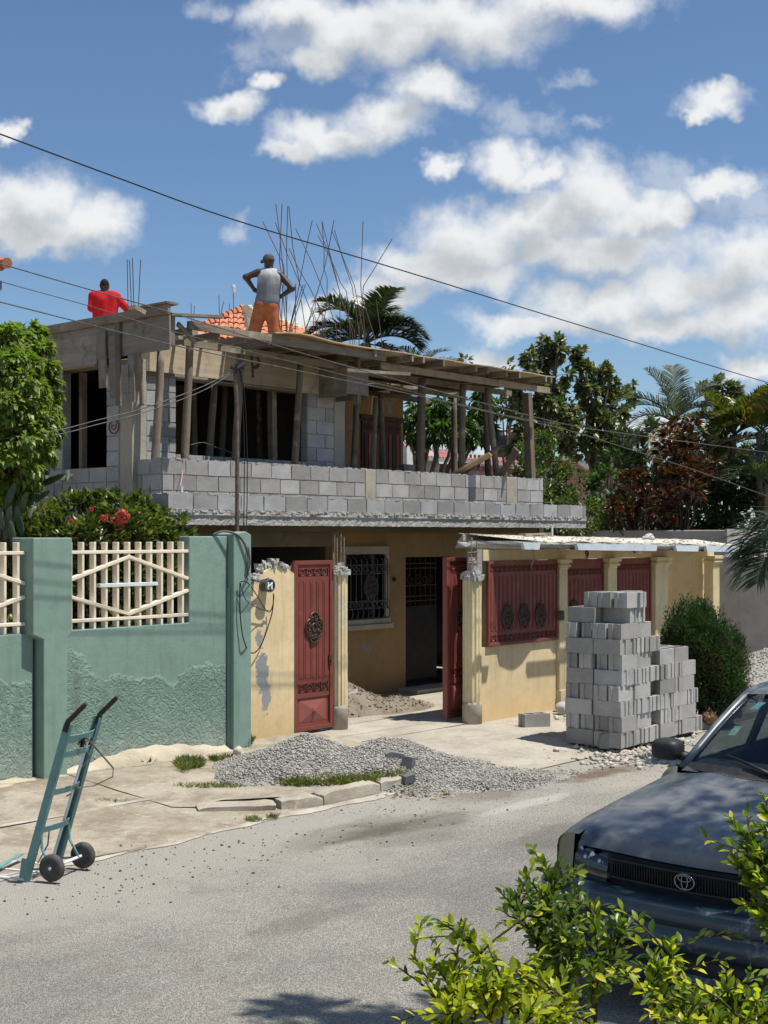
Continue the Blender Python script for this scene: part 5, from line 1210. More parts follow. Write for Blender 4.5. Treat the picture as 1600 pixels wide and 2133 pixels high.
# ---- props: each pole a thing
PR = [ # top px, top py, bottom px, v, radius, square?, label
 (334, 728, 327, 14.64, 0.060, 0, 'crooked wooden prop nearest the left corner of the parapet'),
 (396, 672, 391, 14.62, 0.062, 0, 'thick wooden prop with a nailed cleat, second from the left corner of the parapet'),
 (503, 692, 497, 14.62, 0.060, 0, 'wooden prop just behind the thin metal service pole'),
 (628, 714, 618, 14.62, 0.060, 0, 'bowed wooden prop at the right end of the wide window opening'),
 (744, 738, 744, 14.30, 0.045, 2, 'short wooden strut hanging above the cast column of the parapet'),
 (741, 842, 737, 15.3, 0.060, 0, 'dark wooden prop below the short hanging strut'),
 (784, 830, 777, 14.66, 0.046, 0, 'pale slender wooden prop in front of the terrace door'),
 (794, 818, 796, 15.7, 0.060, 0, 'dark wooden prop directly in front of the terrace door slats'),
 (879, 779, 875, 14.66, 0.080, 0, 'thickest wooden prop, first to the right of the terrace door'),
 (946, 830, 946, 16.3, 0.065, 0, 'dark wooden prop set back, second to the right of the terrace door'),
 (965, 780, 961, 14.66, 0.066, 0, 'wooden prop left of the leaning plank on the terrace'),
 (1008, 795, 1016, 15.1, 0.060, 0, 'dark leaning wooden prop, left one of the crossed pair right of the leaning plank'),
 (1014, 790, 1032, 14.7, 0.058, 0, 'leaning wooden prop, right one of the crossed pair right of the leaning plank'),
 (1098, 798, 1104, 14.66, 0.085, 1, 'squared timber post at the right end of the terrace'),
 (447, 790, 440, 15.35, 0.060, 0, 'wooden prop inside the window opening, left of the service pole'),
 (566, 800, 568, 15.3, 0.065, 1, 'squared timber prop inside the window opening, right of the service pole'),
 (467, 800, 462, 16.2, 0.055, 0, 'dim crooked prop deep inside the window opening'),
 (538, 810, 543, 16.6, 0.055, 0, 'dim prop deep inside the window opening behind the squared timber'),
 (405, 790, 405, 16.6, 0.05, 0, 'dim prop deep inside the left end of the window opening')]
for (tx, ty, bx_, v, r, sq, lab) in PR:
    t = on_v(tx, ty, v); b = on_v(bx_, ty + 150, v); zb = ZF if sq != 2 else on_v(tx, 842, v).z
    k = (t.z - zb) / max(0.1, (t.z - b.z)); bot = Vector((t.x + (b.x - t.x) * k, v, zb)); t = Vector((t.x, v, t.z if tx < 600 else min(t.z, 5.42 if v > 14.4 else t.z)))
    root = empty('prop', bot, lab, 'prop', 'wooden props under the roof formwork')
    m = MB()
    if sq == 1: m.beam(bot, t, r * 1.5, r * 1.7, (0, 1, 0)); m.build('post', WOODZ, root)
    elif sq == 2: m.beam(bot, t, r * 1.6, r * 2, (0, 1, 0)); m.build('post', WOODZ, root)
    else:
        n_ = 9; pts = []; rs = []; ph = random.uniform(0, 6); am = random.uniform(0.01, 0.028)
        for i in range(n_ + 1): s = i / n_; pts.append(bot.lerp(t, s) + Vector((am * math.sin(3.2 * s + ph) + random.uniform(-.004, .004), am * math.cos(2.6 * s + ph), 0))); rs.append(r * (1.08 - 0.22 * s) * random.uniform(.95, 1.05))
        m.smooth = True; m.tube(pts, rs, 10); m.build('pole', WOODZ, root)
    if 'cleat' in lab: m = MB(); m.beam(t + Vector((0.05, -0.05, -0.32)), t + Vector((0.03, -0.05, 0.02)), 0.03, 0.11, (1, 0, 0)); m.build('cleat', WOODX, root)
# side window prop
a = on_u(173, 775, 11.95); m = MB(); m.beam((11.95, a.y, 3.1), (11.95, a.y, 5.12), 0.09, 0.075, (0, 1, 0)); tag(m.build('prop', WOODZ), 'squared timber prop standing in the left side window opening', 'prop', 'wooden props under the roof formwork')
# leaning boards on the terrace
def lean(name, mat, a, b, w, h, lab, up=(0, 1, 0)): m = MB(); m.beam(a, b, w, h, up); return tag(m.build(name, mat), lab, 'board')
lean('board', PLYL, on_v(938, 992, 14.75), on_v(1022, 946, 14.1), 0.20, 0.03, 'wide pale plank leaning over the parapet on the terrace', (0, .5, 1))
m = MB(); m.tube([on_v(960, 990, 15.0), on_v(1040, 931, 14.4)], 0.045, 8); tag(m.build('pole', WOODZ), 'short round pole leaning behind the wide pale plank', 'pole')
lean('board', WOODZ, on_v(1040, 996, 14.6), on_v(1077, 936, 14.15), 0.03, 0.13, 'grey board leaning outward left of the squared timber post')
m = MB(); m.box(17.9, 15.2, ZF, 18.35, 15.35, 3.98, 0.02); tag(m.build('sheet', PLYD), 'dark board standing low on the terrace beside the thick prop', 'board')
# red circle sticker drawn on the left side wall
q = on_u(237, 889, UW - 0.012); m = MB()
ringp = [(UW - 0.012, q.y + 0.11 * math.cos(t), q.z + 0.095 * math.sin(t)) for t in [2 * math.pi * i / 24 for i in range(25)]]
m.tube(ringp, 0.009, 4, caps=False); m.tube([(UW - 0.012, q.y + 0.05 * math.cos(t), q.z + 0.0 + 0.04 * math.sin(t)) for t in [math.pi + math.pi * i / 8 for i in range(9)]], 0.006, 4)
m.tube([(UW - 0.012, q.y + 0.05, q.z + 0.005), (UW - 0.012, q.y + 0.045, q.z + 0.05)], 0.006, 4); m.tube([(UW - 0.012, q.y - 0.05, q.z + 0.005), (UW - 0.012, q.y - 0.045, q.z + 0.05)], 0.006, 4); m.tube([(UW - 0.012, q.y - 0.04, q.z + 0.012), (UW - 0.012, q.y + 0.04, q.z + 0.012)], 0.005, 4)
m.build('painted_mark', RED, hs)

# ---- starter bars
def bars(name, D, lst, lab, r=0.0075, base=None, off=(520, 410), k=4.2105):
    pts0 = [on_d(off[0] + p[0] / k, off[1] + p[1] / k, D) for p in lst[0]]
    root = empty(name, (pts0[-1].x, pts0[-1].y, 5.65), lab, 'rebar')
    for line in lst:
        dd = D + random.uniform(-0.35, 0.35); pts = [on_d(off[0] + p[0] / k, off[1] + p[1] / k, dd) for p in line]; pts = pts[:-1] + [pts[-1] + Vector((0, 0, 0))]
        if pts[-1].z > 5.65: pts.append(Vector((pts[-1].x + (pts[-1].x - pts[-2].x) * 0.2, pts[-1].y, 5.64)))
        m = MB(); m.tube(pts, r, 5); m.build('rebar', REBAR, root)
    return root
bars('rebar_bundle', 23.5, [[(115, 215), (300, 600), (330, 1150)], [(230, 60), (265, 340), (300, 700), (275, 1150)], [(285, 60), (262, 560), (275, 660), (320, 1150)], [(335, 80), (325, 400), (330, 700), (322, 1160)], [(345, 80), (380, 450), (440, 760), (350, 1150)], [(225, 225), (330, 500), (470, 830), (560, 1060)], [(345, 450), (435, 640), (540, 820), (640, 1040)], [(405, 760), (400, 1150)], [(490, 765), (370, 1150)], [(470, 770), (350, 1150)], [(240, 800), (280, 1100)]], 'bundle of tall bent rebar directly behind the man in the grey vest')
bars('rebar_bundle', 24.5, [[(405, 280), (540, 560), (690, 930), (760, 1150)], [(550, 205), (490, 480), (420, 850), (360, 1150)], [(580, 860), (575, 980), (490, 1150)], [(540, 970), (620, 1180)], [(695, 880), (590, 1090)], [(590, 920), (660, 1060)], [(450, 900), (490, 1160)]], 'loose crossed rebar in the middle of the roof, left of the palm')
bars('rebar_bundle', 25.2, [[(585, 235), (690, 480), (800, 760), (850, 830), (880, 1180)], [(635, 215), (655, 480), (650, 620), (680, 720), (680, 930), (640, 1150)], [(740, 205), (690, 470), (650, 650), (560, 950), (500, 1150)], [(635, 215), (720, 560), (790, 830), (900, 1190)], [(600, 340), (700, 520), (790, 830)], [(720, 290), (830, 560), (920, 780), (1000, 1200)], [(745, 290), (810, 520), (900, 790), (960, 1180)], [(730, 800), (800, 900), (920, 1180)], [(990, 900), (1100, 1240)]], 'fan of bent rebar in front of the coconut palm on the roof')
bars('rebar_bundle', 25.8, [[(995, 210), (975, 780), (1010, 1200)], [(1250, 370), (1100, 620), (1000, 780), (960, 1200)], [(1110, 900), (1160, 1280)]], 'straight rebar and one slanted rebar standing right of the bent ones')
bars('rebar_bundle', 22.0, [[(265, 541), (267, 645)], [(270, 541), (274, 645)], [(276, 537), (279, 645)], [(293, 541), (288, 645)]], 'four short upright rebars beside the man in red', off=(0, 0), k=1.0)
bars('rebar_bundle', 22.5, [[(456, 615), (458, 690)], [(466, 628), (452, 690)], [(398, 632), (399, 690)], [(405, 636), (402, 690)], [(478, 632), (475, 690)]], 'small thin rebars sticking up left of the bottle', off=(0, 0), k=1.0, r=0.006)
bt = bars('rebar_bundle', 21.5, [[(486, 612), (487, 700)]], 'single rebar capped with an upturned plastic bottle', off=(0, 0), k=1.0, r=0.006)
c = on_d(486.5, 614, 21.5); BOT = NT('clear_plastic', 0.15, 0.5).color((0.75, 0.80, 0.83)).m; BOT.node_tree.nodes['Principled BSDF'].inputs['Transmission Weight'].default_value = 0.5
m = MB(); m.smooth = True; m.lathe([(0.014, -0.03), (0.016, 0.0), (0.032, 0.03), (0.034, 0.06), (0.030, 0.08), (0.034, 0.10), (0.033, 0.15), (0.02, 0.16)], 12, c); tag(m.build('bottle', BOT), 'clear plastic bottle upturned on a rebar on the roof', 'bottle')

# ================================================================ people on the roof
SKIN = simple('dark_skin', (0.050, 0.028, 0.020), (0.040, 0.022, 0.016), 9, 0.5, 0.4)
def cloth(name, a, b, s=9):
    n = NT(name, 0.9, 0.15); n.color(n.mix(n.map(n.noise(s, 5), 0.35, 0.65), a, b)); n.bump(n.noise(6, 3, 0.5, sc=(1, 1, 0.5)), 0.55, 0.04); return n.m
VEST = NT('grey_vest_fabric', 0.9, 0.15)
z_ = VEST.sep()[2]; zz = VEST.map(VEST.math('ADD', z_, VEST.math('MULTIPLY', VEST.math('SUBTRACT', VEST.noise(5, 4), 0.5), 0.45)), 6.78, 7.12)
VEST.color(VEST.mix(zz, (0.145, 0.165, 0.20), (0.40, 0.42, 0.44))); VEST.bump(VEST.noise(6.5, 3, 0.5, sc=(1.4, 1.4, 0.35)), 0.65, 0.045); VEST = VEST.m
TROU = cloth('orange_work_trousers', (0.36, 0.125, 0.055), (0.27, 0.095, 0.045)); REDT = cloth('red_shirt_fabric', (0.50, 0.018, 0.024), (0.40, 0.014, 0.02)); CAPM = cloth('faded_dark_cap', (0.055, 0.058, 0.055), (0.10, 0.105, 0.10), 25)
PALEB = cloth('pale_trousers', (0.45, 0.43, 0.38), (0.38, 0.36, 0.32))
HAIR = simple('black_hair', (0.012, 0.011, 0.010), (0.02, 0.018, 0.016), 60, 0.85, 0.2, 0.8, 200, 0.004)
def union(P, parts, k):
    d = None
    for q in parts:
        e = sd_cone(P, *q) if len(q) == 4 else sd_ell(P, *q); d = e if d is None else smin(d, e, k)
    return d
def person_mesh(name, parts, k, h, mat, parent, pad=0.06):
    pts = []
    for q in parts:
        if len(q) == 4: r = max(q[2], q[3]); pts += [np.array(q[0]) - r, np.array(q[0]) + r, np.array(q[1]) - r, np.array(q[1]) + r]
        else: pts += [np.array(q[0]) - np.array(q[1]), np.array(q[0]) + np.array(q[1])]
    pts = np.array(pts); V, Q = sdf_arrays(lambda P: union(P, parts, k), pts.min(0) - pad, pts.max(0) + pad, h)
    me = bpy.data.meshes.new(name); me.from_pydata(V.tolist(), [], Q.tolist()); me.polygons.foreach_set('use_smooth', [True] * len(Q)); me.update()
    return link_mesh(name, me, mat, parent)
def hand(c, d, side):
    """palm and five bent fingers: c wrist, d direction of the hand, side = direction of the thumb"""
    c, d, s = np.array(c, float), unit(np.array(d, float)), unit(np.array(side, float)); n = np.cross(d, s)
    out = [(tuple(c), tuple(c + d * 0.085), 0.026, 0.030), (tuple(c + s * 0.022), tuple(c + s * 0.022 + d * 0.08), 0.018, 0.017), (tuple(c - s * 0.022), tuple(c - s * 0.022 + d * 0.078), 0.018, 0.016)]
    for i, (o, L) in enumerate(((-0.033, 0.052), (-0.011, 0.07), (0.011, 0.078), (0.033, 0.07))):
        a = c + d * 0.082 + s * o * 0.95; b = a + unit(d + s * o * 2) * L * 0.55; e = b + unit(d - n * 0.9) * L * 0.5
        out += [(tuple(a), tuple(b), 0.0105, 0.0098), (tuple(b), tuple(e), 0.0098, 0.0085)]
    a = c + d * 0.02 + s * 0.028; b = a + unit(d * 0.6 + s) * 0.04; out += [(tuple(a), tuple(b), 0.014, 0.012), (tuple(b), tuple(b + unit(d + s * 0.3) * 0.035), 0.011, 0.009)]
    return out
def head_parts(c, tilt=0.0, face=(-0.6, 0.8, 0)):
    f = unit(np.array(face, float)); c = np.array(c, float); s = np.cross(f, (0, 0, 1))
    out = [(tuple(c + np.array((0, 0, 0.02)) - f * 0.012), (0.078, 0.094, 0.108)), (tuple(c + f * 0.035 + np.array((0, 0, -0.06))), (0.052, 0.055, 0.062)),
           (tuple(c + f * 0.088 + np.array((0, 0, 0.008))), tuple(c + f * 0.112 + np.array((0, 0, -0.028))), 0.010, 0.016), (tuple(c + f * 0.088 + np.array((0, 0, -0.062)) - s * 0.02), tuple(c + f * 0.088 + np.array((0, 0, -0.062)) + s * 0.02), 0.011, 0.011)]
    for q in (-1, 1): out.append((tuple(c + s * q * 0.080 + np.array((0, 0, -0.005)) - f * 0.005), (0.014, 0.022, 0.034)))
    return out
# ---- man in the grey vest, hands on hips, seen from behind
D1 = 22.4; feet = on_d(555, 750.5, D1); feet.z = 5.655
man = empty('person', feet, 'man in grey sleeveless vest, orange trousers and cap standing hands on hips on the roof', 'person', rz=TH_DIR - math.pi / 2); man.scale = (1.025, 1.025, 1.025)
LS, LE, LW = (-0.135, 0.0, 1.425), (-0.335, -0.03, 1.345), (-0.195, 0.03, 1.145)
RS, RE, RW = (0.225, 0.0, 1.385), (0.425, -0.05, 1.155), (0.235, 0.0, 1.035)
HL, HR_, KL, KR, FL, FR = (-0.085, 0, 0.86), (0.075, 0, 0.86), (-0.20, 0.03, 0.47), (0.13, 0.03, 0.47), (-0.25, 0.0, 0.07), (0.17, 0.0, 0.07)
body = head_parts((0.035, 0.015, 1.60)) + [((0.06, 0, 1.42), (0.05, 0.005, 1.54), 0.064, 0.058), ((-0.06, 0, 1.40), (0.17, 0, 1.385), 0.085, 0.085), ((0.05, 0, 1.36), (0.02, 0, 1.0), 0.125, 0.115), ((-0.04, 0, 1.32), (-0.06, 0, 1.02), 0.10, 0.085), ((0.14, 0, 1.30), (0.09, 0, 1.02), 0.10, 0.085), ((-0.06, 0, 0.93), (0.07, 0, 0.93), 0.12, 0.12),
        (LS, LE, 0.062, 0.045), (LE, LW, 0.047, 0.030), (RS, RE, 0.060, 0.046), (RE, RW, 0.048, 0.030), (HL, KL, 0.098, 0.066), (KL, FL, 0.062, 0.042), (HR_, KR, 0.098, 0.066), (KR, FR, 0.062, 0.042), (FL, (-0.27, 0.15, 0.045), 0.045, 0.035), (FR, (0.2, 0.15, 0.045), 0.045, 0.035)]
body += hand(LW, (0.75, 0.35, -0.35), (0.2, 0.9, 0.5)) + hand(RW, (-0.8, 0.4, -0.35), (-0.2, 0.9, 0.5))
person_mesh('body', body, 0.028, 0.0125, SKIN, man)
vest = [((-0.035, 0, 1.415), (0.12, 0, 1.405), 0.088, 0.088), ((-0.02, 0, 1.33), (-0.05, 0, 1.0), 0.125, 0.115), ((0.13, 0, 1.33), (0.10, 0, 0.98), 0.12, 0.115), ((0.05, -0.01, 1.34), (0.03, -0.01, 0.95), 0.135, 0.14), ((-0.06, 0, 0.955), (0.09, 0, 0.955), 0.125, 0.125)]
v_ = person_mesh('vest', vest, 0.035, 0.014, VEST, man)
trs = [((-0.06, 0, 0.88), (0.06, 0, 0.88), 0.138, 0.138), (HL, KL, 0.125, 0.10), (HR_, KR, 0.122, 0.098), (KL, (-0.23, 0.015, 0.28), 0.10, 0.095), (KR, (0.15, 0.015, 0.28), 0.098, 0.093)]
person_mesh('trousers', trs, 0.03, 0.014, TROU, man)
cap = [((0.035, 0.01, 1.655), (0.094, 0.105, 0.075)), ((0.035, 0.01, 1.625), (0.098, 0.108, 0.03)), ((-0.04, 0.075, 1.632), (-0.085, 0.115, 1.622), 0.035, 0.028)]
person_mesh('cap', cap, 0.015, 0.010, CAPM, man)
m = MB(); m.smooth = True
for c in (FL, FR): m.lathe([(0.05, 0.0), (0.05, 0.05), (0.03, 0.08)], 10, (c[0], 0.05, 0.0))
me = m.mesh('shoes'); link_mesh('shoes', me, RUBBER, man)
# ---- man in red, seen from behind, cut off by the side form
D2 = 24.8; feet = on_d(217, 786, D2); feet.z = 5.655
mr = empty('person', feet, 'bald man in long-sleeved red shirt standing behind the left side form of the roof', 'person', rz=TH_DIR - math.pi / 2)
k_ = 2800 / D2
def lp(px, py, y=0.0): return ((px - 217) / k_, y, (786 - py) / k_)
LS, LE, LW = lp(194, 617), lp(191.5, 643, -0.05), lp(203, 650, 0.10)
RS, RE, RW = lp(243, 620), lp(266, 646, 0.05), lp(279, 655, 0.25)
hc = lp(217.4, 596, 0.01)
body = head_parts(hc, face=(-0.5, 0.85, 0)) + [(lp(219, 614), lp(218, 600), 0.068, 0.062), (LS, RS, 0.085, 0.085), (lp(208, 622), lp(210, 665), 0.12, 0.11), (lp(232, 622), lp(228, 665), 0.12, 0.11), (LS, LE, 0.06, 0.048), (LE, LW, 0.046, 0.032), (RS, RE, 0.06, 0.048), (RE, RW, 0.046, 0.032),
        (lp(212, 688), lp(209, 735), 0.10, 0.07), (lp(228, 688), lp(231, 735), 0.10, 0.07), (lp(209, 735), lp(208, 781), 0.065, 0.045), (lp(231, 735), lp(232, 781), 0.065, 0.045), (lp(208, 783), lp(207, 783, 0.16), 0.05, 0.04), (lp(232, 783), lp(233, 783, 0.16), 0.05, 0.04)] + hand(LW, (0.8, 0.2, -0.4), (0, 0.9, 0.4)) + hand(RW, (0.6, 0.7, -0.2), (-0.6, 0.6, 0.3))
person_mesh('body', body, 0.028, 0.013, SKIN, mr)
sh = [(lp(197, 617), lp(240, 619), 0.098, 0.098), (lp(208, 622), lp(208, 668), 0.145, 0.13), (lp(232, 622), lp(229, 668), 0.145, 0.13), (lp(219, 630, -0.02), lp(219, 668, -0.02), 0.145, 0.14), (LS, LE, 0.085, 0.068), (LE, LW, 0.066, 0.046), (RS, RE, 0.085, 0.066), (RE, RW, 0.064, 0.046)]
person_mesh('shirt', sh, 0.03, 0.014, REDT, mr)
person_mesh('trousers', [(lp(211, 680), lp(228, 680), 0.14, 0.14), (lp(211, 690), lp(209, 775), 0.115, 0.08), (lp(229, 690), lp(231, 775), 0.115, 0.08)], 0.03, 0.016, PALEB, mr)
h_ = np.array(hc); person_mesh('hair', [(tuple(h_ + (0.004, -0.012, 0.03)), (0.082, 0.096, 0.102))], 0.02, 0.012, HAIR, mr)

# ================================================================ hand truck on the road edge
B1 = Vector((6.09, 9.09, road_z(6, 9) + 0.012)); ax = Vector((0.43, 0.17, 0)); nn = Vector((0.37, -0.93, 0))
ht = empty('hand_truck', B1, 'worn turquoise hand truck with two wheels and rusty handles at the road edge', 'hand truck')
def hp(s, l, z): return B1 + ax * s + nn * l + Vector((0, 0, z))
def slope(z): return 0.40 * z / 1.27
for s in (0.0, 1.0):
    a, b = hp(s, 0.0, 0.0), hp(s, slope(1.25), 1.25); d = (b - a).normalized()
    # channel section rail: web and two flanges
    m = MB(); w = ax.normalized(); f = d.cross(w).normalized()
    m.beam(a, b, 0.058, 0.006, w); m.beam(a + w * 0.02 * (1 if s == 0 else -1) + f * 0.026, b + w * 0.02 * (1 if s == 0 else -1) + f * 0.026, 0.006, 0.042, w); m.beam(a + w * 0.02 * (1 if s == 0 else -1) - f * 0.026, b + w * 0.02 * (1 if s == 0 else -1) - f * 0.026, 0.006, 0.042, w)
    m.build('rail', TURQ, ht)
    m = MB(); m.tube([b - d * 0.06, b + d * 0.02, hp(s, 0.545, 1.40)], [0.026, 0.022, 0.020], 10); m.tube([hp(s, 0.53, 1.385), hp(s, 0.56, 1.415)], 0.017, 10); m.build('handle', RUST, ht)
    for z in (0.02,): m = MB(); m.beam(hp(s, -0.01, -0.008), hp(s, 0.02, 0.17), 0.075, 0.012, w); m.build('foot_plate', TURQ, ht)
for z in (0.40, 0.70, 1.0, 1.12):
    m = MB(); n_ = 8; up = (nn * 0.3 + Vector((0, 0, 1))).normalized()
    for i in range(n_):
        t0, t1 = i / n_, (i + 1) / n_; bow = lambda t: 0.045 * (1 - (2 * t - 1) ** 2)
        m.beam(hp(0.02 + .96 * t0, slope(z) + bow(t0), z), hp(0.02 + .96 * t1, slope(z) + bow(t1), z), 0.008, 0.05 if z < 1.1 else 0.06, up)
    m.build('cross_bar', TURQ, ht)
m = MB(); m.tube([hp(0.72, slope(0.12) + 0.01, 0.12), hp(0.72, slope(1.1) + 0.03, 1.10)], 0.012, 8); m.build('centre_rod', PVC, ht)
# wheels and axle
wr = 0.108
for s in (0.10, 1.06):
    c = hp(s, 0.225, wr); w = empty('wheel', c); w.parent = ht; w.location = c - B1; w.rotation_euler = (0, 0, math.atan2(ax.y, ax.x))
    m = MB(); m.smooth = True; pr = [(0.068, -0.028), (0.098, -0.030), (0.106, -0.018), (wr, 0.0), (0.106, 0.018), (0.098, 0.030), (0.068, 0.028)]; m.lathe(pr, 28, (0, 0, 0), 'X'); me = m.mesh('tyre'); link_mesh('tyre', me, RUBBER, w)
    m = MB(); m.lathe([(0.0, -0.02), (0.03, -0.024), (0.032, -0.014), (0.066, -0.010), (0.07, -0.022)], 20, (0, 0, 0), 'X'); m.lathe([(0.07, 0.022), (0.066, 0.010), (0.032, 0.014), (0.03, 0.024), (0.0, 0.02)], 20, (0, 0, 0), 'X')
    for k in range(5): a = k * 2 * math.pi / 5; m.beam((-0.014, 0.03 * math.cos(a), 0.03 * math.sin(a)), (-0.014, 0.066 * math.cos(a), 0.066 * math.sin(a)), 0.02, 0.012, (1, 0, 0))
    me = m.mesh('hub'); link_mesh('hub', me, HUB, w)
m = MB(); m.tube([hp(0.02, 0.225, wr), hp(1.12, 0.225, wr)], 0.013, 8); m.build('axle', PVC, ht)
for s in (0.08, 0.92): m = MB(); m.tube([hp(s, slope(0.42), 0.42), hp(s, slope(0.25) + 0.06, 0.25), hp(s, 0.225, wr)], 0.011, 7); m.tube([hp(s, 0.03, 0.08), hp(s, 0.225, wr)], 0.009, 6); m.build('axle_bracket', TURQ, ht)
# toe frame on the ground
m = MB(); m.tube([hp(0, 0, 0.01), hp(0.0, -0.42, 0.01), hp(1, -0.42, 0.01), hp(1, 0, 0.01)], 0.012, 6); m.tube([hp(0.5, 0, 0.01), hp(0.5, -0.42, 0.01)], 0.01, 6); m.build('toe_frame', PVC, ht)
m = MB(); m.beam(hp(0.0, -0.34, 0.03), hp(1.0, -0.34, 0.08), 0.045, 0.008); m.build('toe_plate', TURQ, ht)
# bent wire stay and the knotted cord
m = MB(); m.tube([on_d(181, 1537, 10.7), on_d(236, 1600, 10.8)], 0.007, 6); m.tube([on_d(236, 1600, 10.8), on_d(235, 1618, 10.8), on_d(195, 1637, 10.85), on_d(152, 1642, 10.75)], 0.0045, 5); m.build('wire_stay', GALV, ht)
m = MB(); c = hp(0.42, slope(1.12) + 0.05, 1.10)
for i in range(46):
    d = Vector((random.gauss(0, 1), random.gauss(0, 1), random.gauss(-.5, 1.2))).normalized(); q = c + d * random.uniform(0.015, 0.05) + Vector((0, 0, -0.02)); m.tube([c, q], 0.005, 3)
m.build('cord_knot', CABLE, ht)
m = MB()
for pts in ([hp(0.75, slope(1.02), 1.02), hp(0.8, slope(1.0) + .05, 0.94), hp(0.7, slope(0.9) + .04, 0.86)], [hp(0.74, slope(0.72), 0.72), hp(0.78, slope(0.72) + .05, 0.68), hp(0.66, slope(0.6), 0.62)], [hp(0.3, slope(0.45), 0.4), hp(0.4, slope(0.3), 0.25), hp(0.2, slope(0.2), 0.12)]): m.tube(pts, 0.006, 5)
m.build('tied_cord', CABLEG, ht)

# ================================================================ gravel, sand, grass, crumbs
OCT = np.array([[1, 0, 0], [-1, 0, 0], [0, 1, 0], [0, -1, 0], [0, 0, 1], [0, 0, -1]], float)
OF = np.array([[0, 2, 4], [2, 1, 4], [1, 3, 4], [3, 0, 4], [2, 0, 5], [1, 2, 5], [3, 1, 5], [0, 3, 5]])
def pebbles(name, P, s, mat, parent=None, flat=0.7, kind='stuff'):
    n = len(P); R = RNG.normal(0, 1, (n, 3, 3)); q, _ = np.linalg.qr(R); sc = RNG.uniform(0.55, 1.15, (n, 6, 1)) * np.asarray(s).reshape(-1, 1, 1)
    st_ = np.ones((n, 1, 3)); st_[:, 0, 2] = flat
    V = (np.einsum('nij,kj->nki', q, OCT) * sc) * st_ + P[:, None, :]
    T = (np.arange(n)[:, None, None] * 6 + OF[None]).reshape(-1, 3); o = np_mesh(name, V.reshape(-1, 3), T, mat, parent); o['kind'] = kind; return o
def mound(peaks):
    def h(X, Y):
        z = np.zeros_like(X)
        for (u, v, hh, ru, rv) in peaks: z = np.maximum(z, hh * np.clip(1 - np.sqrt(((X - u) / ru) ** 2 + ((Y - v) / np.where(Y < v, rv * 0.66, rv)) ** 2), 0, 1) ** 0.9)
        return z
    return h
def heap(name, peaks, base, mat_bed, mat_st, n, s, label, cat, spread=1.15, mats2=None, bedname='bed'):
    h = mound(peaks); root = empty(name, (peaks[0][0], peaks[0][1], 0.0), label, cat)
    us = [p[0] - p[3] for p in peaks] + [p[0] + p[3] for p in peaks]; vs = [p[1] - p[4] for p in peaks] + [p[1] + p[4] for p in peaks]
    lo, hi = np.array((min(us), min(vs))), np.array((max(us), max(vs)))
    m = MB(); m.smooth = True; nx = 60; ny = 44
    def fn(a, b):
        x, y = lo[0] + (hi[0] - lo[0]) * a, lo[1] + (hi[1] - lo[1]) * b; z = float(h(np.array([x]), np.array([y]))[0]); b0 = base(x, y)
        w = float(vnoise(np.array([[x, y, 0]]), 5, 3)[0]) * 0.03 * min(1, z * 8)
        return (x, y, b0 + z + w - (0.03 if z < 0.012 else 0.0))
    m.grid(fn, nx, ny); keep = [i for i, f in enumerate(m.f) if max(float(h(np.array([m.v[k][0]]), np.array([m.v[k][1]]))[0]) for k in f) > 0.012]; m.f = [m.f[i] for i in keep]; m.m = [0] * len(keep); m.sm = [True] * len(keep); b = m.build(bedname, mat_bed, root)
    P = []
    while len(P) < n:
        Q = lo + (hi - lo) * RNG.random((n, 2)); z = h(Q[:, 0], Q[:, 1]); ok = RNG.random(n) < np.clip(z * 14 + 0.0, 0, 1)
        for (x, y), zz in zip(Q[ok], z[ok]): P.append((x, y, base(x, y) + zz + float(0.0)))
    P = np.array(P[:n]); P[:, 2] += vnoise(np.stack([P[:, 0], P[:, 1], P[:, 0] * 0], 1), 5, 3) * 0.03 + RNG.uniform(-0.004, 0.012, n)
    pebbles('stones', P, RNG.uniform(s[0], s[1], n) ** 1.0, mat_st, root); return root
def pk(px, py, z, ru, rv, base=0.13): q = on_z(px, py, base + z); return (q.x, q.y, z, ru, rv)
def gz(x, y):
    t = min(1, max(0, (x - 12.1) / 0.6)); w = 0.115 * min(1, max(0, (y - 9.32) / 0.36)); return w * (1 - t) + (apron_z(x, y) if y > 8.95 else 0.0) * t
heap('gravel_heap', [pk(640, 1524, 0.42, 1.15, 0.9), pk(555, 1556, 0.20, 0.7, 0.65), pk(800, 1532, 0.33, 1.1, 0.8), pk(715, 1552, 0.25, 1.2, 0.75), pk(760, 1578, 0.16, 1.1, 0.5), pk(900, 1566, 0.17, 1.1, 0.55), pk(600, 1570, 0.16, 0.7, 0.55), pk(860, 1590, 0.10, 0.9, 0.4)], gz, GRAVELBED, GRAVEL, 17000, (0.010, 0.024), 'spread heap of grey gravel in front of the narrow red door', 'gravel')
heap('gravel_spill', [pk(950, 1604, 0.09, 0.8, 0.35, 0.10), pk(1050, 1605, 0.08, 0.9, 0.45, 0.05), pk(1120, 1618, 0.04, 0.9, 0.35, 0.02), pk(1000, 1592, 0.08, 0.7, 0.5, 0.08), pk(1000, 1628, 0.05, 0.9, 0.22, 0.0)], gz, GRAVELBED, GRAVEL, 4600, (0.010, 0.021), 'thin spill of gravel running from the heap into the road', 'gravel')
def yz(x, y): return 0.13
heap('sand_heap', [(14.55, 13.45, 0.44, 1.0, 0.85), (14.1, 13.5, 0.46, 0.9, 0.8), (15.2, 13.1, 0.20, 0.9, 0.6)], yz, SANDM, SANDM, 900, (0.008, 0.03), 'heap of grey-brown sand and rubble in the yard behind the open gateway', 'sand')
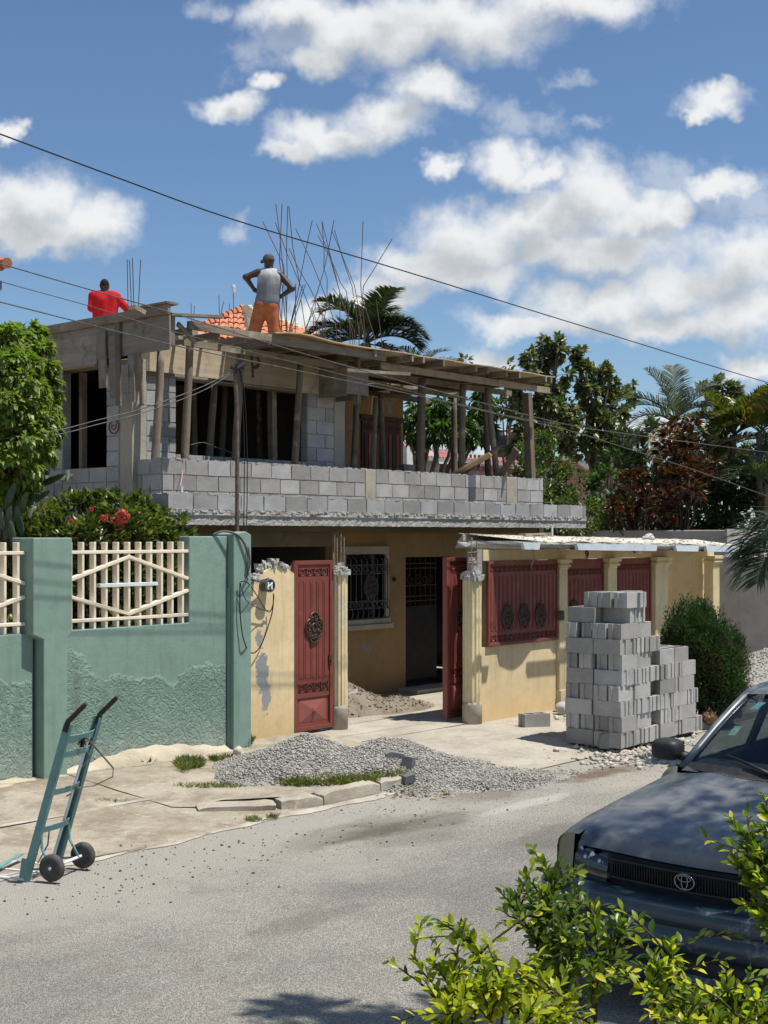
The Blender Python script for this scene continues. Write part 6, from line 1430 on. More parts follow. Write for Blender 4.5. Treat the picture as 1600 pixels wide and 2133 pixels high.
q = on_z(728, 1436, 0.55); m = MB(); m.box(q.x - .12, q.y - .05, 0.50, q.x + .1, q.y + .06, 0.56, 0.02); tag(m.build('concrete_fragment', RUBBLE), 'pale flat fragment on top of the sand heap beside the column', 'rubble')
q = on_z(1575, 1420, 0.2); heap('gravel_heap', [(q.x + 0.6, q.y - 0.2, 0.75, 2.6, 1.8), (q.x + 2.4, q.y - 0.6, 0.8, 2.8, 2.0)], lambda x, y: 0.08, GRAVELBED, GRAVELG, 7000, (0.018, 0.036), 'grey gravel heap at the right behind the round bush', 'gravel')
# red earth lumps beside the bush
for i, (px, py, r) in enumerate(((1478, 1506, 0.13), (1500, 1502, 0.10), (1520, 1496, 0.19))):
    q = on_z(px, py, 0.1); tag(rock('rock', (q.x, q.y, 0.1 + r * 0.55), (r, r * 0.8, r * 0.75), 60 + i, REDSOIL, h=r/11), ['reddish rock below the round bush, nearest the block stack', 'small reddish rock below the round bush, middle of three', 'largest reddish rock below the round bush, seen over the car'][i], 'rock')
# broken block pieces on the gravel
for i, (px, py, pts, rz, lab) in enumerate(((803, 1592, [(0, 0), (0.20, -0.02), (0.22, 0.12), (0.06, 0.17), (0, 0.15)], -0.5, 'largest dark block fragment on the gravel heap, left of three'), (846, 1598, [(0, 0), (0.12, 0), (0.13, 0.15), (0.03, 0.17)], 0.3, 'upright dark block fragment on the gravel heap, right of three'), (838, 1608, [(0, 0), (0.15, 0), (0.14, 0.09), (0.01, 0.08)], -0.2, 'low front block fragment on the gravel heap, nearest the kerb'))):
    q = on_z(px, py, 0.18); m = MB(); m.prism(pts, 1, -0.06, 0.06); me = m.mesh('fragment'); me.materials.append(BLOCKD); o = bpy.data.objects.new('block_fragment', me); COL.objects.link(o); o.location = (q.x - .05, q.y - 0.03, (0.17, 0.13, 0.07)[i]); o.rotation_euler = (0.1, -0.05, rz); tag(o, lab, 'block')
# rubble at the foot of the stack and crumbs on the road
def scatter(name, lst, mat, s, label, cat):
    P = []; S_ = []
    for (px, py, rx, ry, n) in lst:
        for i in range(n):
            x, y = px + random.gauss(0, rx), py + random.gauss(0, ry); q = on_road(x, y); z = max(road_z(q.x, q.y) if q.y < 9.3 else 0, apron_z(q.x, q.y) if q.y > 8.95 and q.x > 12.4 else 0, walk_z(q.x, q.y) if (q.y > 9.3 and 5.85 < q.x < 9) else 0)
            r = s[0] + (s[1] - s[0]) * random.random() ** 2.5; P.append((q.x, q.y, z + r * 0.3)); S_.append(r)
    o = pebbles(name, np.array(P), np.array(S_), mat); tag(o, label, cat); return o
scatter('rubble', [(1340, 1565, 42, 11, 420), (1290, 1574, 24, 7, 140), (1200, 1512, 18, 6, 70), (1230, 1560, 30, 8, 90), (1400, 1550, 25, 8, 110), (1300, 1590, 60, 8, 160)], CRUMB, (0.008, 0.065), 'pale broken rubble around the foot of the block stack', 'rubble')
scatter('crumbs', [(250, 1830, 120, 40, 110), (420, 1790, 120, 30, 110), (560, 1760, 90, 25, 70), (700, 1740, 80, 20, 60), (900, 1700, 90, 14, 70), (150, 1880, 90, 16, 30)], PEBB, (0.004, 0.019), 'dark crumbs scattered on the road near the kerb', 'debris')
scatter('grit', [(700, 1690, 120, 8, 260), (860, 1660, 70, 10, 240), (1000, 1655, 90, 14, 420), (1150, 1630, 90, 14, 420), (1300, 1610, 70, 12, 200), (1000, 1700, 140, 18, 200)], CRUMB, (0.003, 0.014), 'pale grit strewn along the gutter and the gravel spill', 'debris')
# twigs and dead leaves by the broken kerb
P = []; Dd = []
for i in range(160): x, y = random.gauss(880, 40), random.gauss(1650, 8); q = on_road(x, y); P.append((q.x, q.y, 0.015 + random.random() * 0.03)); Dd.append((random.gauss(0, 1), random.gauss(0, 1), random.gauss(0, .3)))
tag(leaves('dead_leaves', np.array(P), np.array(Dd), RNG.uniform(0.03, 0.07, 160), 0.35, L_DRY), 'dry leaves and chips gathered at the broken kerb', 'leaves', kind='stuff')
# grass
def grass(name, lst, label, hgt=(0.05, 0.12)):
    P = []; Dr = []
    for (px, py, rx, ry, n, z) in lst:
        for i in range(n):
            a = random.uniform(0, 6.283); r = math.sqrt(random.random()); q = on_z(px + rx * r * math.cos(a), py + ry * r * math.sin(a), z); P.append((q.x, q.y, z - 0.01)); Dr.append((random.gauss(0, .55), random.gauss(0, .55), 1))
    L = RNG.uniform(hgt[0], hgt[1], len(P)); o = leaves(name, np.array(P), np.array(Dr), L, 0.055, GRASSM, simple=True, droop=0.25); tag(o, label, 'grass', kind='stuff'); return o
grass('grass', [(640, 1620, 95, 17, 6000, 0.125), (720, 1622, 70, 12, 2000, 0.125), (800, 1615, 45, 6, 700, 0.125), (560, 1622, 40, 8, 700, 0.12), (830, 1606, 30, 5, 300, 0.13)], 'rough grass patch between the gravel heap and the kerb', (0.045, 0.11))
grass('grass', [(395, 1592, 30, 9, 900, 0.15), (300, 1588, 24, 5, 320, 0.15), (470, 1585, 30, 4, 320, 0.14), (385, 1595, 12, 12, 200, 0.16)], 'grass tufts growing at the foot of the green wall', (0.04, 0.12))
grass('grass', [(510, 1548, 13, 8, 420, 0.16)], 'dense grass tuft at the corner of the green wall and the gravel', (0.06, 0.14))
grass('grass', [(330, 1628, 40, 3, 500, 0.09), (440, 1640, 80, 5, 1100, 0.10), (225, 1672, 40, 2, 120, 0.08), (530, 1708, 18, 4, 90, 0.02), (570, 1702, 14, 3, 70, 0.02)], 'thin grass growing in the pavement joints', (0.03, 0.075))

# ================================================================ parked saloon car, front to the left
CS, CZ, CU, CV, CY = 1.05, 0.30, 6.01, 3.36, 0.030
n = NT('dark_blue_car_paint', 0.32, 0.5)
up_ = n.sep(n.geo.outputs['Normal'])[2]
dn = n.math('ADD', n.math('MULTIPLY', n.noise(3.2, 7, 0.68, dist=0.6), 0.75), n.math('MULTIPLY', n.noise(16, 5, 0.7), 0.25))
dm = n.math('MULTIPLY', n.map(dn, 0.36, 0.60), n.map(up_, 0.35, 0.95))
base = n.mix(n.map(n.noise(1.1, 3), 0.35, 0.65), (0.024, 0.040, 0.060), (0.030, 0.052, 0.072))
sp = n.map(n.noise(260, 2, 0.5), 0.66, 0.72)
n.color(n.mix(n.math('ADD', n.math('ADD', n.math('MULTIPLY', dm, 0.58), n.math('MULTIPLY', n.map(up_, 0.3, 0.9), 0.10)), n.math('MULTIPLY', sp, 0.10)), base, (0.235, 0.228, 0.208)))
n.rough(n.map(dm, 0, 1, 0.32, 0.55, False)); n.b.inputs['Metallic'].default_value = 0.25
n.b.inputs['Coat Weight'].default_value = 0.30; n.b.inputs['Coat Roughness'].default_value = 0.18; PAINT = n.m
n = NT('scuffed_bumper_paint', 0.4, 0.5); n.color(n.mix(n.math('MULTIPLY', n.map(n.noise(7, 7, 0.75), 0.55, 0.66), 0.55), (0.014, 0.034, 0.046), (0.30, 0.31, 0.31))); n.b.inputs['Coat Weight'].default_value = 0.5; n.b.inputs['Coat Roughness'].default_value = 0.15; BUMP = n.m
BLKP = simple('black_trim', (0.014, 0.014, 0.015), (0.026, 0.026, 0.027), 12, 0.55, 0.4)
CHROME = simple('chrome', (0.27, 0.27, 0.28), None, rough=0.18, metal=1.0)
AMBER = simple('yellowed_lens', (0.30, 0.25, 0.15), (0.24, 0.20, 0.125), 8, 0.3, 0.5)
REFL = simple('lamp_reflector', (0.80, 0.81, 0.82), (0.55, 0.56, 0.57), 14, 0.16, metal=1.0)
SEAT = simple('grey_seat_cloth', (0.06, 0.062, 0.066), (0.045, 0.046, 0.05), 30, 0.95, 0.1)
def glassmat(name, tint, k, rough=0.02):
    m = bpy.data.materials.new(name); m.use_nodes = True; t = m.node_tree; t.nodes.clear(); o = t.nodes.new('ShaderNodeOutputMaterial'); a = t.nodes.new('ShaderNodeBsdfTransparent'); a.inputs[0].default_value = (*tint, 1)
    g = t.nodes.new('ShaderNodeBsdfGlossy'); g.inputs['Roughness'].default_value = rough; f = t.nodes.new('ShaderNodeFresnel'); f.inputs[0].default_value = 1.52; mm = t.nodes.new('ShaderNodeMath'); mm.operation = 'MULTIPLY_ADD'; mm.inputs[1].default_value = k; mm.inputs[2].default_value = 0.02
    t.links.new(f.outputs[0], mm.inputs[0]); x = t.nodes.new('ShaderNodeMixShader'); t.links.new(mm.outputs[0], x.inputs[0]); t.links.new(a.outputs[0], x.inputs[1]); t.links.new(g.outputs[0], x.inputs[2]); t.links.new(x.outputs[0], o.inputs[0]); return m
GLASS = glassmat('windscreen_glass', (0.78, 0.87, 0.84), 0.75); LENS = glassmat('headlamp_lens', (0.80, 0.80, 0.76), 1.6, 0.08)
car = empty('parked_car', (CU, CV, CZ), 'dusty dark blue saloon car parked at the near kerb', 'car', rz=CY); car.scale = (CS, CS, CS)
def cpart(name, m, mat, parent=None, smooth=True, recalc=True, sub=0):
    if smooth: m.sm = [True] * len(m.f)
    me = m.mesh(name)
    if recalc:
        import bmesh; bm = bmesh.new(); bm.from_mesh(me); bmesh.ops.remove_doubles(bm, verts=bm.verts, dist=0.0004); bmesh.ops.recalc_face_normals(bm, faces=bm.faces); bm.to_mesh(me); bm.free()
    o = link_mesh(name, me, mat, parent or car)
    if sub: s_ = o.modifiers.new('s', 'SUBSURF'); s_.levels = sub; s_.render_levels = sub
    return o
def af(b): return 0.17 + 0.10 * (abs(b) / 0.72) ** 2.2           # hood front edge in plan
def zhood(a, b):
    s_ = max(0, (a - 0.16) / 1.22); z = 0.742 + 0.212 * s_ ** 0.74 - 0.065 * (abs(b) / 0.72) ** 2.6 * (0.5 + 0.5 * s_)
    return z + 0.012 * math.exp(-((abs(b) - 0.42) / 0.12) ** 2) * s_
def hood_b(a): return 0.655 + 0.045 * min(1, max(0, (a - 0.25) / 0.9))
def cowl_a(b): return 1.30 + 0.17 * (abs(b) / 0.7) ** 2.2
def hood(s, t):
    b = (2 * s - 1); bb = b * hood_b(0.3 + t); a0 = af(bb); a = a0 + (cowl_a(bb) - 0.02 - a0) * t
    bb = b * hood_b(a); z = zhood(a, bb)
    if t < 0.1: z -= 0.05 * ((0.1 - t) / 0.1) ** 2.2
    return (a, bb, z)
m = MB(); m.grid(hood, 36, 30); cpart('hood', m, PAINT)
# body sides: fenders, doors, quarter panels
WH = ((0.86, 0.29), (3.325, 0.29)); WR_ = 0.335
def side_b(a):
    if a < 0.75: return 0.845 - 0.075 * ((0.75 - a) / 0.55) ** 2.2
    if a > 3.6: return 0.845 - 0.08 * ((a - 3.6) / 0.65) ** 2
    return 0.845
def top_z(a):
    if a < 1.45: return zhood(a, hood_b(a)) - 0.004
    if a < 3.45: return 0.93 + 0.02 * (a - 1.45) / 2
    return 0.955 - 0.05 * ((a - 3.45) / 0.8) ** 2
def top_b(a): return hood_b(a) + 0.003 if a < 1.45 else 0.72
def zlow(a):
    z = 0.19
    for (wa, wz) in WH:
        d = abs(a - wa)
        if d < WR_: z = max(z, wz + math.sqrt(WR_ ** 2 - d * d))
    return z
for sg in (1, -1):
    m = MB(); av = sorted(set([0.27 + 3.93 * i / 90 for i in range(91)] + [wa + WR_ * k for wa, _ in WH for k in (-1, -.97, -.9, -.7, .7, .9, .97, 1)])); NR = 14
    def sp_(a, t):
        tz, tb, sb, zl = top_z(a), top_b(a), side_b(a), zlow(a)
        dp = 0.055 + 0.095 * min(1, max(0, (a - 0.27) / 0.9))
        if t < 0.4: q = t / 0.4 * math.pi / 2; return (tb + (sb - tb) * math.sin(q) ** 0.9, tz - dp * (1 - math.cos(q)))
        q = (t - 0.4) / 0.6; z = tz - dp + (zl - tz + dp) * q; bul = 0.012 * math.sin(math.pi * min(1, q * 1.2)); cut = 0.03 * max(0, (0.42 - z) / 0.25) ** 1.5
        return (sb + bul - cut, z)
    vs = [(a, sg * sp_(a, j / NR)[0], sp_(a, j / NR)[1]) for a in av for j in range(NR + 1)]; w = NR + 1
    m.add(vs, [(i * w + j, i * w + j + 1, (i + 1) * w + j + 1, (i + 1) * w + j) for i in range(len(av) - 1) for j in range(NR)]); cpart('body_side', m, PAINT)
    for wa, wz in WH:   # dark wheel housings
        m = MB(); m.grid(lambda s, t, wa=wa, wz=wz: (wa + WR_ * math.cos(math.pi * s), sg * (0.56 + 0.27 * t), wz + WR_ * math.sin(math.pi * s)), 14, 1); cpart('wheel_housing', m, BLKP)
    # rubbing strip
    m = MB(); m.grid(lambda s, t: (1.3 + 1.75 * s, sg * (0.862 + 0.006 * math.sin(math.pi * t)), 0.47 + 0.05 * t), 8, 2); cpart('side_moulding', m, BLKP)
# front bumper: profile swept round the front in plan
def plan(t, grow=0.0):
    """t in [-1,1] from the right flank round the nose to the left flank -> (a, b, normal a, normal b)"""
    def P(t):
        s_ = abs(t); sg = 1 if t >= 0 else -1
        b = 0.86 * math.sin(min(1, s_ * 1.02) * math.pi / 2) ** 0.88 if s_ < 0.98 else 0.86
        a = 0.03 + 0.13 * s_ ** 2 + 1.25 * max(0, s_ - 0.5) ** 2.0
        return a, sg * min(b, 0.86)
    a, b = P(t); a1, b1 = P(min(1, t + .01)); a0, b0 = P(max(-1, t - .01)); da, db = a1 - a0, b1 - b0; l = math.hypot(da, db) or 1
    return a, b, -db / l, da / l
BP = [(-0.20, 0.532), (-0.012, 0.538), (0.012, 0.530), (0.026, 0.51), (0.030, 0.47), (0.026, 0.452), (0.014, 0.446), (0.014, 0.425), (0.024, 0.42), (0.022, 0.34), (0.008, 0.325), (-0.02, 0.32)]
m = MB(); N = 48
def bump_fn(s, t):
    a, b, na, nb = plan(2 * s - 1); i = t * (len(BP) - 1); k = min(int(i), len(BP) - 2); f = i - k; o = BP[k][0] * (1 - f) + BP[k + 1][0] * f; z = BP[k][1] * (1 - f) + BP[k + 1][1] * f
    return (a + na * o, b + nb * o, z)
m.grid(bump_fn, N, len(BP) - 1); cpart('front_bumper', m, BUMP)
BL = [(-0.02, 0.322), (-0.05, 0.31), (-0.05, 0.235), (0.0, 0.225), (0.012, 0.20), (0.0, 0.165), (-0.05, 0.16)]
m = MB()
def low_fn(s, t):
    a, b, na, nb = plan(2 * s - 1); i = t * (len(BL) - 1); k = min(int(i), len(BL) - 2); f = i - k; o = BL[k][0] * (1 - f) + BL[k + 1][0] * f; z = BL[k][1] * (1 - f) + BL[k + 1][1] * f
    return (a + na * o, b * 0.985 + nb * o, z)
m.grid(low_fn, N, len(BL) - 1); m.m = [0 if (k // N) > 2 else 1 for k in range(len(m.f))]; o = cpart('air_dam', m, [BUMP, BLKP])
# grille recess with upright ribs
m = MB(); m.grid(lambda s, t: (af(0.44 * (2 * s - 1)) + 0.035 - 0.02 * t, 0.46 * (2 * s - 1), 0.52 + 0.16 * t), 12, 2); gr = cpart('grille', m, BLKP)
m = MB()
for i in range(58):
    b = -0.43 + 0.86 * i / 57; a = af(b) + 0.01; m.box(a, b - 0.002, 0.575, a + 0.03, b + 0.002, 0.655)
cpart('grille_ribs', m, BLKP, gr, False)
for z in (0.572, 0.662): m = MB(); m.tube([(af(b) + 0.002, b, z) for b in [-0.45 + 0.9 * i / 16 for i in range(17)]], 0.009, 6); cpart('grille_bar', m, BLKP, gr)
# emblem: three interlocking ovals
def oval(m, c, rb, rz, r, n=28): m.tube([(c[0], c[1] + rb * math.cos(2 * math.pi * i / n), c[2] + rz * math.sin(2 * math.pi * i / n)) for i in range(n + 1)], r, 6, caps=False)
m = MB(); c = (af(0) - 0.012, 0, 0.622); oval(m, c, 0.052, 0.038, 0.0048); oval(m, c, 0.017, 0.035, 0.0038); oval(m, (c[0] - .002, 0, c[2] + 0.016), 0.034, 0.014, 0.0036); cpart('emblem', m, CHROME, gr)
# headlamps
for sg in (1, -1):
    def lampP(s, t, off=0.0):
        b = 0.455 + 0.245 * s; a = af(b) - 0.008 + off; zb = 0.540 + 0.004 * s; zt = zhood(af(b), b) - 0.050 + 0.012 * s + 0.034 * s ** 5
        return (a + 0.05 * t * t, sg * b, zb + (zt - zb) * t)
    m = MB(); m.grid(lambda s, t: lampP(s, t), 12, 6); hl = cpart('headlight', m, LENS)
    m = MB(); m.grid(lambda s, t: lampP(s, t, 0.06), 12, 4); cpart('lamp_housing', m, simple('dull_silver_housing', (0.26, 0.265, 0.27), (0.16, 0.165, 0.17), 10, 0.35, metal=0.7) if sg == 1 else MATS['dull_silver_housing'], hl)
    for (s0, r) in ((0.30, 0.062), (0.70, 0.062)):
        p = lampP(s0, 0.5, 0.055); m = MB(); m.lathe([(0.0, 0.0), (r * 0.5, -0.008), (r, -0.038)], 18, p, 'X'); cpart('reflector', m, REFL, hl)
        m = MB(); m.lathe([(0.0, -0.03), (0.012, -0.028), (0.016, 0.0)], 10, p, 'X'); cpart('bulb', m, CHROME, hl)
    m = MB()
    def turn(s, t):
        q = (0.10 + 0.90 * s) * math.pi / 2; tb, sb = top_b(0.275), side_b(0.275); b = tb + (sb - tb) * math.sin(q) ** 0.9; zt = top_z(0.275) - 0.055 * (1 - math.cos(q)) + 0.001; zb = 0.538
        return (0.272 - 0.030 * (1 - t) * (1 - s * .6) + 0.012 * s, sg * (b + 0.003), zb + (zt - zb) * t)
    m.grid(turn, 10, 4); cpart('turn_signal', m, AMBER)
    m = MB(); m.grid(lambda s, t: (0.272 + 0.16 * s, sg * (side_b(0.275 + 0.16 * s) + 0.006), 0.538 + (0.133 - 0.02 * s) * t), 6, 2); cpart('side_repeater', m, AMBER)
    m = MB(); m.grid(lambda s, t: (turn(s, 0)[0] + 0.004, turn(s, 0)[1] * 0.997, 0.52 + 0.03 * t), 10, 1); m.grid(lambda s, t: (lampP(s, 0)[0] + .004, lampP(s, 0)[1], 0.52 + 0.022 * t), 10, 1); cpart('lamp_surround', m, BLKP, hl)
# nose panel under the hood edge
m = MB(); m.grid(lambda s, t: (af(0.46 * (2 * s - 1)) + 0.004 + 0.02 * (1 - t), 0.46 * (2 * s - 1), 0.668 + (zhood(af(0.46 * (2 * s - 1)), 0.46 * (2 * s - 1)) - 0.058 - 0.668) * t), 14, 1); cpart('nose_panel', m, PAINT)
# greenhouse
def ws(s, t):
    k = 2 * s - 1; b0, b1 = 0.675 * k, 0.545 * k; a0 = cowl_a(b0) + 0.03; a1 = 1.98 + 0.10 * abs(k) ** 2.2; z0 = 0.945 - 0.025 * abs(k) ** 2; z1 = 1.345 - 0.035 * abs(k) ** 2
    return (a0 + (a1 - a0) * t, b0 + (b1 - b0) * t, z0 + (z1 - z0) * t + 0.018 * math.sin(math.pi * t))
m = MB(); m.grid(ws, 20, 10); cpart('windscreen', m, GLASS)
m = MB(); m.grid(lambda s, t: tuple(Vector(ws(s, t * 0.085)) + Vector((-0.006, 0, 0.004))), 20, 1); cpart('windscreen_border', m, BLKP)
m = MB(); m.grid(lambda s, t: (cowl_a(0.68 * (2 * s - 1)) - 0.025 + 0.06 * t, 0.68 * (2 * s - 1), zhood(1.3, 0.68 * (2 * s - 1)) - 0.004 + 0.012 * t), 20, 1); cpart('cowl', m, BLKP)
m = MB()
for i in range(40): b = -0.55 + 1.1 * i / 39; m.box(cowl_a(b) - 0.018, b - 0.006, zhood(1.3, b) + 0.0015, cowl_a(b) - 0.004, b + 0.006, zhood(1.3, b) + 0.004)
cpart('cowl_slots', m, HUB, None, False)
def roofz(a, k): s_ = (a - 1.98) / 1.25; return 1.345 + 0.05 * math.sin(math.pi * min(1, max(0, s_ * 0.9 + 0.05))) - 0.04 * abs(k) ** 2.4
def roof(s, t): k = 2 * s - 1; a = 1.97 + 0.10 * abs(k) ** 2.2 + (3.22 - 1.97 - 0.16 * abs(k) ** 2) * t; return (a, (0.552 + 0.02 * math.sin(math.pi * t)) * k, roofz(a, k))
m = MB(); m.grid(roof, 20, 16); cpart('roof', m, PAINT)
def rw_(s, t): k = 2 * s - 1; return (3.20 - 0.06 * k * k + 0.46 * t - 0.05 * abs(k) ** 2 * t, (0.54 + 0.12 * t) * k, roofz(3.2, k) - 0.003 - (0.37) * t + 0.015 * math.sin(math.pi * t))
m = MB(); m.grid(rw_, 16, 6); cpart('rear_window', m, GLASS)
m = MB(); m.grid(lambda s, t: (3.60 + 0.60 * t, (0.70 - 0.02 * t) * (2 * s - 1), 0.962 - 0.03 * t - 0.03 * abs(2 * s - 1) ** 2.5), 14, 8); cpart('boot_lid', m, PAINT)
m = MB(); m.grid(lambda s, t: (4.205 + 0.04 * math.sin(math.pi * t) - 0.06 * abs(2 * s - 1) ** 3, 0.78 * (2 * s - 1) , 0.935 - 0.74 * t - 0.03 * abs(2 * s - 1) ** 2.5), 14, 10); cpart('tail_panel', m, PAINT)
for sg in (1, -1):
    ap = [Vector(ws((sg + 1) / 2, t)) for t in (0, .25, .5, .75, 1.0)]
    m = MB(); m.tube([p + Vector((0.01, sg * 0.012, 0)) for p in ap] + [Vector(roof((sg + 1) / 2, t)) + Vector((0, sg * 0.012, -0.012)) for t in (0.1, .3, .5, .7, .9)] + [Vector(rw_((sg + 1) / 2, t)) + Vector((0, sg * 0.01, 0)) for t in (0, .5, 1.0)], 0.030, 8); cpart('pillar_rail', m, PAINT)
    # side glass and pillars
    def sg_fn(s, t): 
        a0 = 1.50 + 2.1 * s; lo = Vector((a0, sg * 0.725, 0.935)); tt = min(1, max(0, s)); a1 = 2.06 + 1.12 * s; hi = Vector((a1, sg * 0.562, roofz(a1, 1) - 0.015)); return lo.lerp(hi, t)
    m = MB(); m.grid(sg_fn, 16, 4); cpart('side_window', m, GLASS)
    m = MB(); m.beam((2.50, sg * 0.725, 0.93), (2.55, sg * 0.572, 1.34), 0.07, 0.03, (0, 1, 0)); cpart('door_pillar', m, BLKP, None, False)
    m = MB(); m.tube([(1.50, sg * 0.728, 0.938), (2.5, sg * 0.735, 0.94), (3.6, sg * 0.725, 0.95)], 0.010, 6); cpart('belt_trim', m, BLKP)
    # mirrors
    c = Vector((1.60, sg * 0.84, 1.01)); m = MB(); V_, Q_ = sdf_arrays(lambda P: np.maximum((((np.abs(P / np.array((0.085, 0.092, 0.066))) ** 3.2).sum(-1)) ** (1 / 3.2) - 1) * 0.066, P[..., 0] - 0.055), (-.12, -.13, -.1), (.1, .13, .1), 0.011)
    m.add([(p[0] + c.x, p[1] + c.y, p[2] + c.z) for p in V_], [tuple(q) for q in Q_]); mi = cpart('door_mirror', m, BLKP)
    m = MB(); m.beam(c + Vector((0.03, -sg * 0.05, -0.03)), (1.66, sg * 0.72, 0.96), 0.08, 0.05); cpart('mirror_arm', m, BLKP, mi)
    m = MB(); m.box(c.x + 0.052, c.y - 0.08, c.z - 0.05, c.x + 0.058, c.y + 0.08, c.z + 0.05); cpart('mirror_glass', m, CHROME, mi, False)
    m = MB(); m.box(2.25, sg * 0.85 - 0.012, 0.80, 2.42, sg * 0.85 + 0.018, 0.835); cpart('door_handle', m, BLKP, None, False)
# wipers resting on the windscreen
for (k0, k1, lab) in ((0.10, 0.60, 0), (-0.55, 0.02, 1)):
    p0 = Vector(ws((k0 + 1) / 2, 0.02)) + Vector((-0.01, 0, 0.02)); p1 = Vector(ws((k1 + 1) / 2, 0.17)) + Vector((-0.02, 0, 0.022)); pm = p0.lerp(p1, 0.55) + Vector((-0.012, 0, 0.01))
    m = MB(); m.tube([p0, pm], [0.013, 0.008], 6); w_ = cpart('wiper', m, BLKP); q0 = p0.lerp(p1, 0.18); m = MB(); m.tube([q0, p0.lerp(p1, .6), p1], 0.006, 5); m.tube([q0.lerp(p1, 0.2) + Vector((-.006, 0, .008)), q0.lerp(p1, 0.8) + Vector((-.006, 0, .008))], 0.005, 5); cpart('wiper_blade', m, BLKP, w_)
# stickers inside the windscreen, dashboard, wheel, seats
m = MB(); m.grid(lambda s, t: tuple(Vector(ws(0.86 + 0.045 * s, 0.44 + 0.12 * t)) + Vector((0.006, 0, -0.004))), 3, 2); cpart('inspection_sticker', m, simple('white_green_sticker', (0.70, 0.78, 0.72), (0.25, 0.55, 0.42), 30, 0.6), None, False)
m = MB(); m.grid(lambda s, t: tuple(Vector(ws(0.855 + 0.05 * s - 0.02 * t, 0.80 + 0.11 * t)) + Vector((0.006, 0, -0.004))), 3, 2); cpart('blue_sticker', m, simple('light_blue_sticker', (0.25, 0.62, 0.72), (0.65, 0.82, 0.85), 40, 0.6), None, False)
m = MB(); m.grid(lambda s, t: (1.42 + 0.5 * t, 0.66 * (2 * s - 1), 0.925 + 0.035 * math.sin(math.pi * t) - 0.10 * max(0, t - .8) / .2), 10, 8); cpart('dashboard', m, SEAT)
m = MB(); c = Vector((2.05, -0.36, 0.90)); pts = [c + Vector((0.07 * math.sin(t), 0.18 * math.cos(t), 0.17 * math.sin(t))) for t in [2 * math.pi * i / 20 for i in range(21)]]; m.tube(pts, 0.014, 6, caps=False); m.tube([c + Vector((0, -.17, 0)), c, c + Vector((0, .17, 0))], 0.012, 5); cpart('steering_wheel', m, BLKP)
for b in (-0.36, 0.36):
    for a in (2.45,):
        m = MB(); V_, Q_ = sdf_arrays(lambda P: smin(sd_cone(P, (0, -.13, 0), (0, .13, 0), .11, .11), smin(sd_cone(P, (0.28, -.13, .10), (0.42, -.11, .50), .09, .07), sd_cone(P, (0.28, .13, .10), (0.42, .11, .50), .09, .07), .06), .08), (-.2, -.3, -.2), (.6, .3, .75), 0.03)
        m.add([(p[0] + a - 0.2, p[1] + b, p[2] + 0.45) for p in V_], [tuple(q) for q in Q_]); st_o = cpart('seat', m, SEAT)
        m = MB(); V_, Q_ = sdf_arrays(lambda P: sd_ell(P, (0, 0, 0), (.05, .13, .09)), (-.1, -.2, -.15), (.1, .2, .15), 0.02); m.add([(p[0] + a + 0.26, p[1] + b, p[2] + 1.10) for p in V_], [tuple(q) for q in Q_]); cpart('headrest', m, SEAT, st_o)
m = MB(); m.box(0.3, -0.70, 0.2, 4.1, 0.70, 0.30); cpart('floor_pan', m, BLKP, None, False)
m = MB(); m.box(3.15, -0.6, 0.5, 3.4, 0.6, 1.02, 0.02); cpart('rear_seat', m, SEAT, None, False)
m = MB(); m.tube([(2.0, 0.02, 1.30), (1.98, 0.0, 1.25)], 0.008, 5); m.box(1.97, -0.12, 1.20, 1.99, 0.12, 1.26); cpart('rear_view_mirror', m, BLKP, None, False)
for wa, wz in WH:
    for sg in (1, -1):
        w = empty('wheel', (0, 0, 0)); w.parent = car; w.location = (wa, sg * 0.74, 0.29)
        m = MB(); m.lathe([(0.18, -0.09), (0.26, -0.095), (0.287, -0.07), (0.291, 0), (0.287, 0.07), (0.26, 0.095), (0.18, 0.09)], 36, (0, 0, 0), 'Y'); cpart('tyre', m, RUBBER, w)
        m = MB(); m.lathe([(0.0, sg * 0.05), (0.06, sg * 0.06), (0.08, sg * 0.045), (0.17, sg * 0.05), (0.185, sg * 0.085)], 30, (0, 0, 0), 'Y'); cpart('rim', m, REFL, w)

# ================================================================ service pole, cables, meter
pv = 12.16; pb = on_v(494, 1112, pv); pt = on_v(489, 768, pv)
pole = empty('service_pole', (pb.x, pv, 2.72), 'thin rusty metal service pole standing on the green pillar', 'pole')
m = MB(); m.tube([(pb.x, pv, 2.6), (pb.x, pv, pt.z - 0.5), (pt.x, pv, pt.z)], 0.026, 10); m.build('pipe', GALV, pole)
m = MB(); m.tube([(pt.x - 0.03, pv - 0.03, pt.z - 0.02), (pt.x + 0.10, pv - 0.06, pt.z + 0.06)], 0.028, 8); m.tube([(pt.x - 0.10, pv - 0.05, pt.z), (pt.x + 0.08, pv - 0.04, pt.z + 0.0)], 0.022, 7); m.build('weatherhead', CABLE, pole)
m = MB()
for i in range(20): a = random.uniform(0, 6.28); m.tube([(pt.x, pv - .04, pt.z), (pt.x + 0.09 * math.cos(a), pv - 0.05 + random.uniform(-.05, .05), pt.z + 0.06 * math.sin(a))], 0.008, 4)
m.build('tape_knot', CABLE, pole)
def catenary(pts, sag=0.0, n=16):
    out = []
    for i in range(len(pts) - 1):
        for k in range(n): t = k / n; p = Vector(pts[i]).lerp(Vector(pts[i + 1]), t); p.z -= sag * 4 * t * (1 - t); out.append(p)
    out.append(Vector(pts[-1])); return out
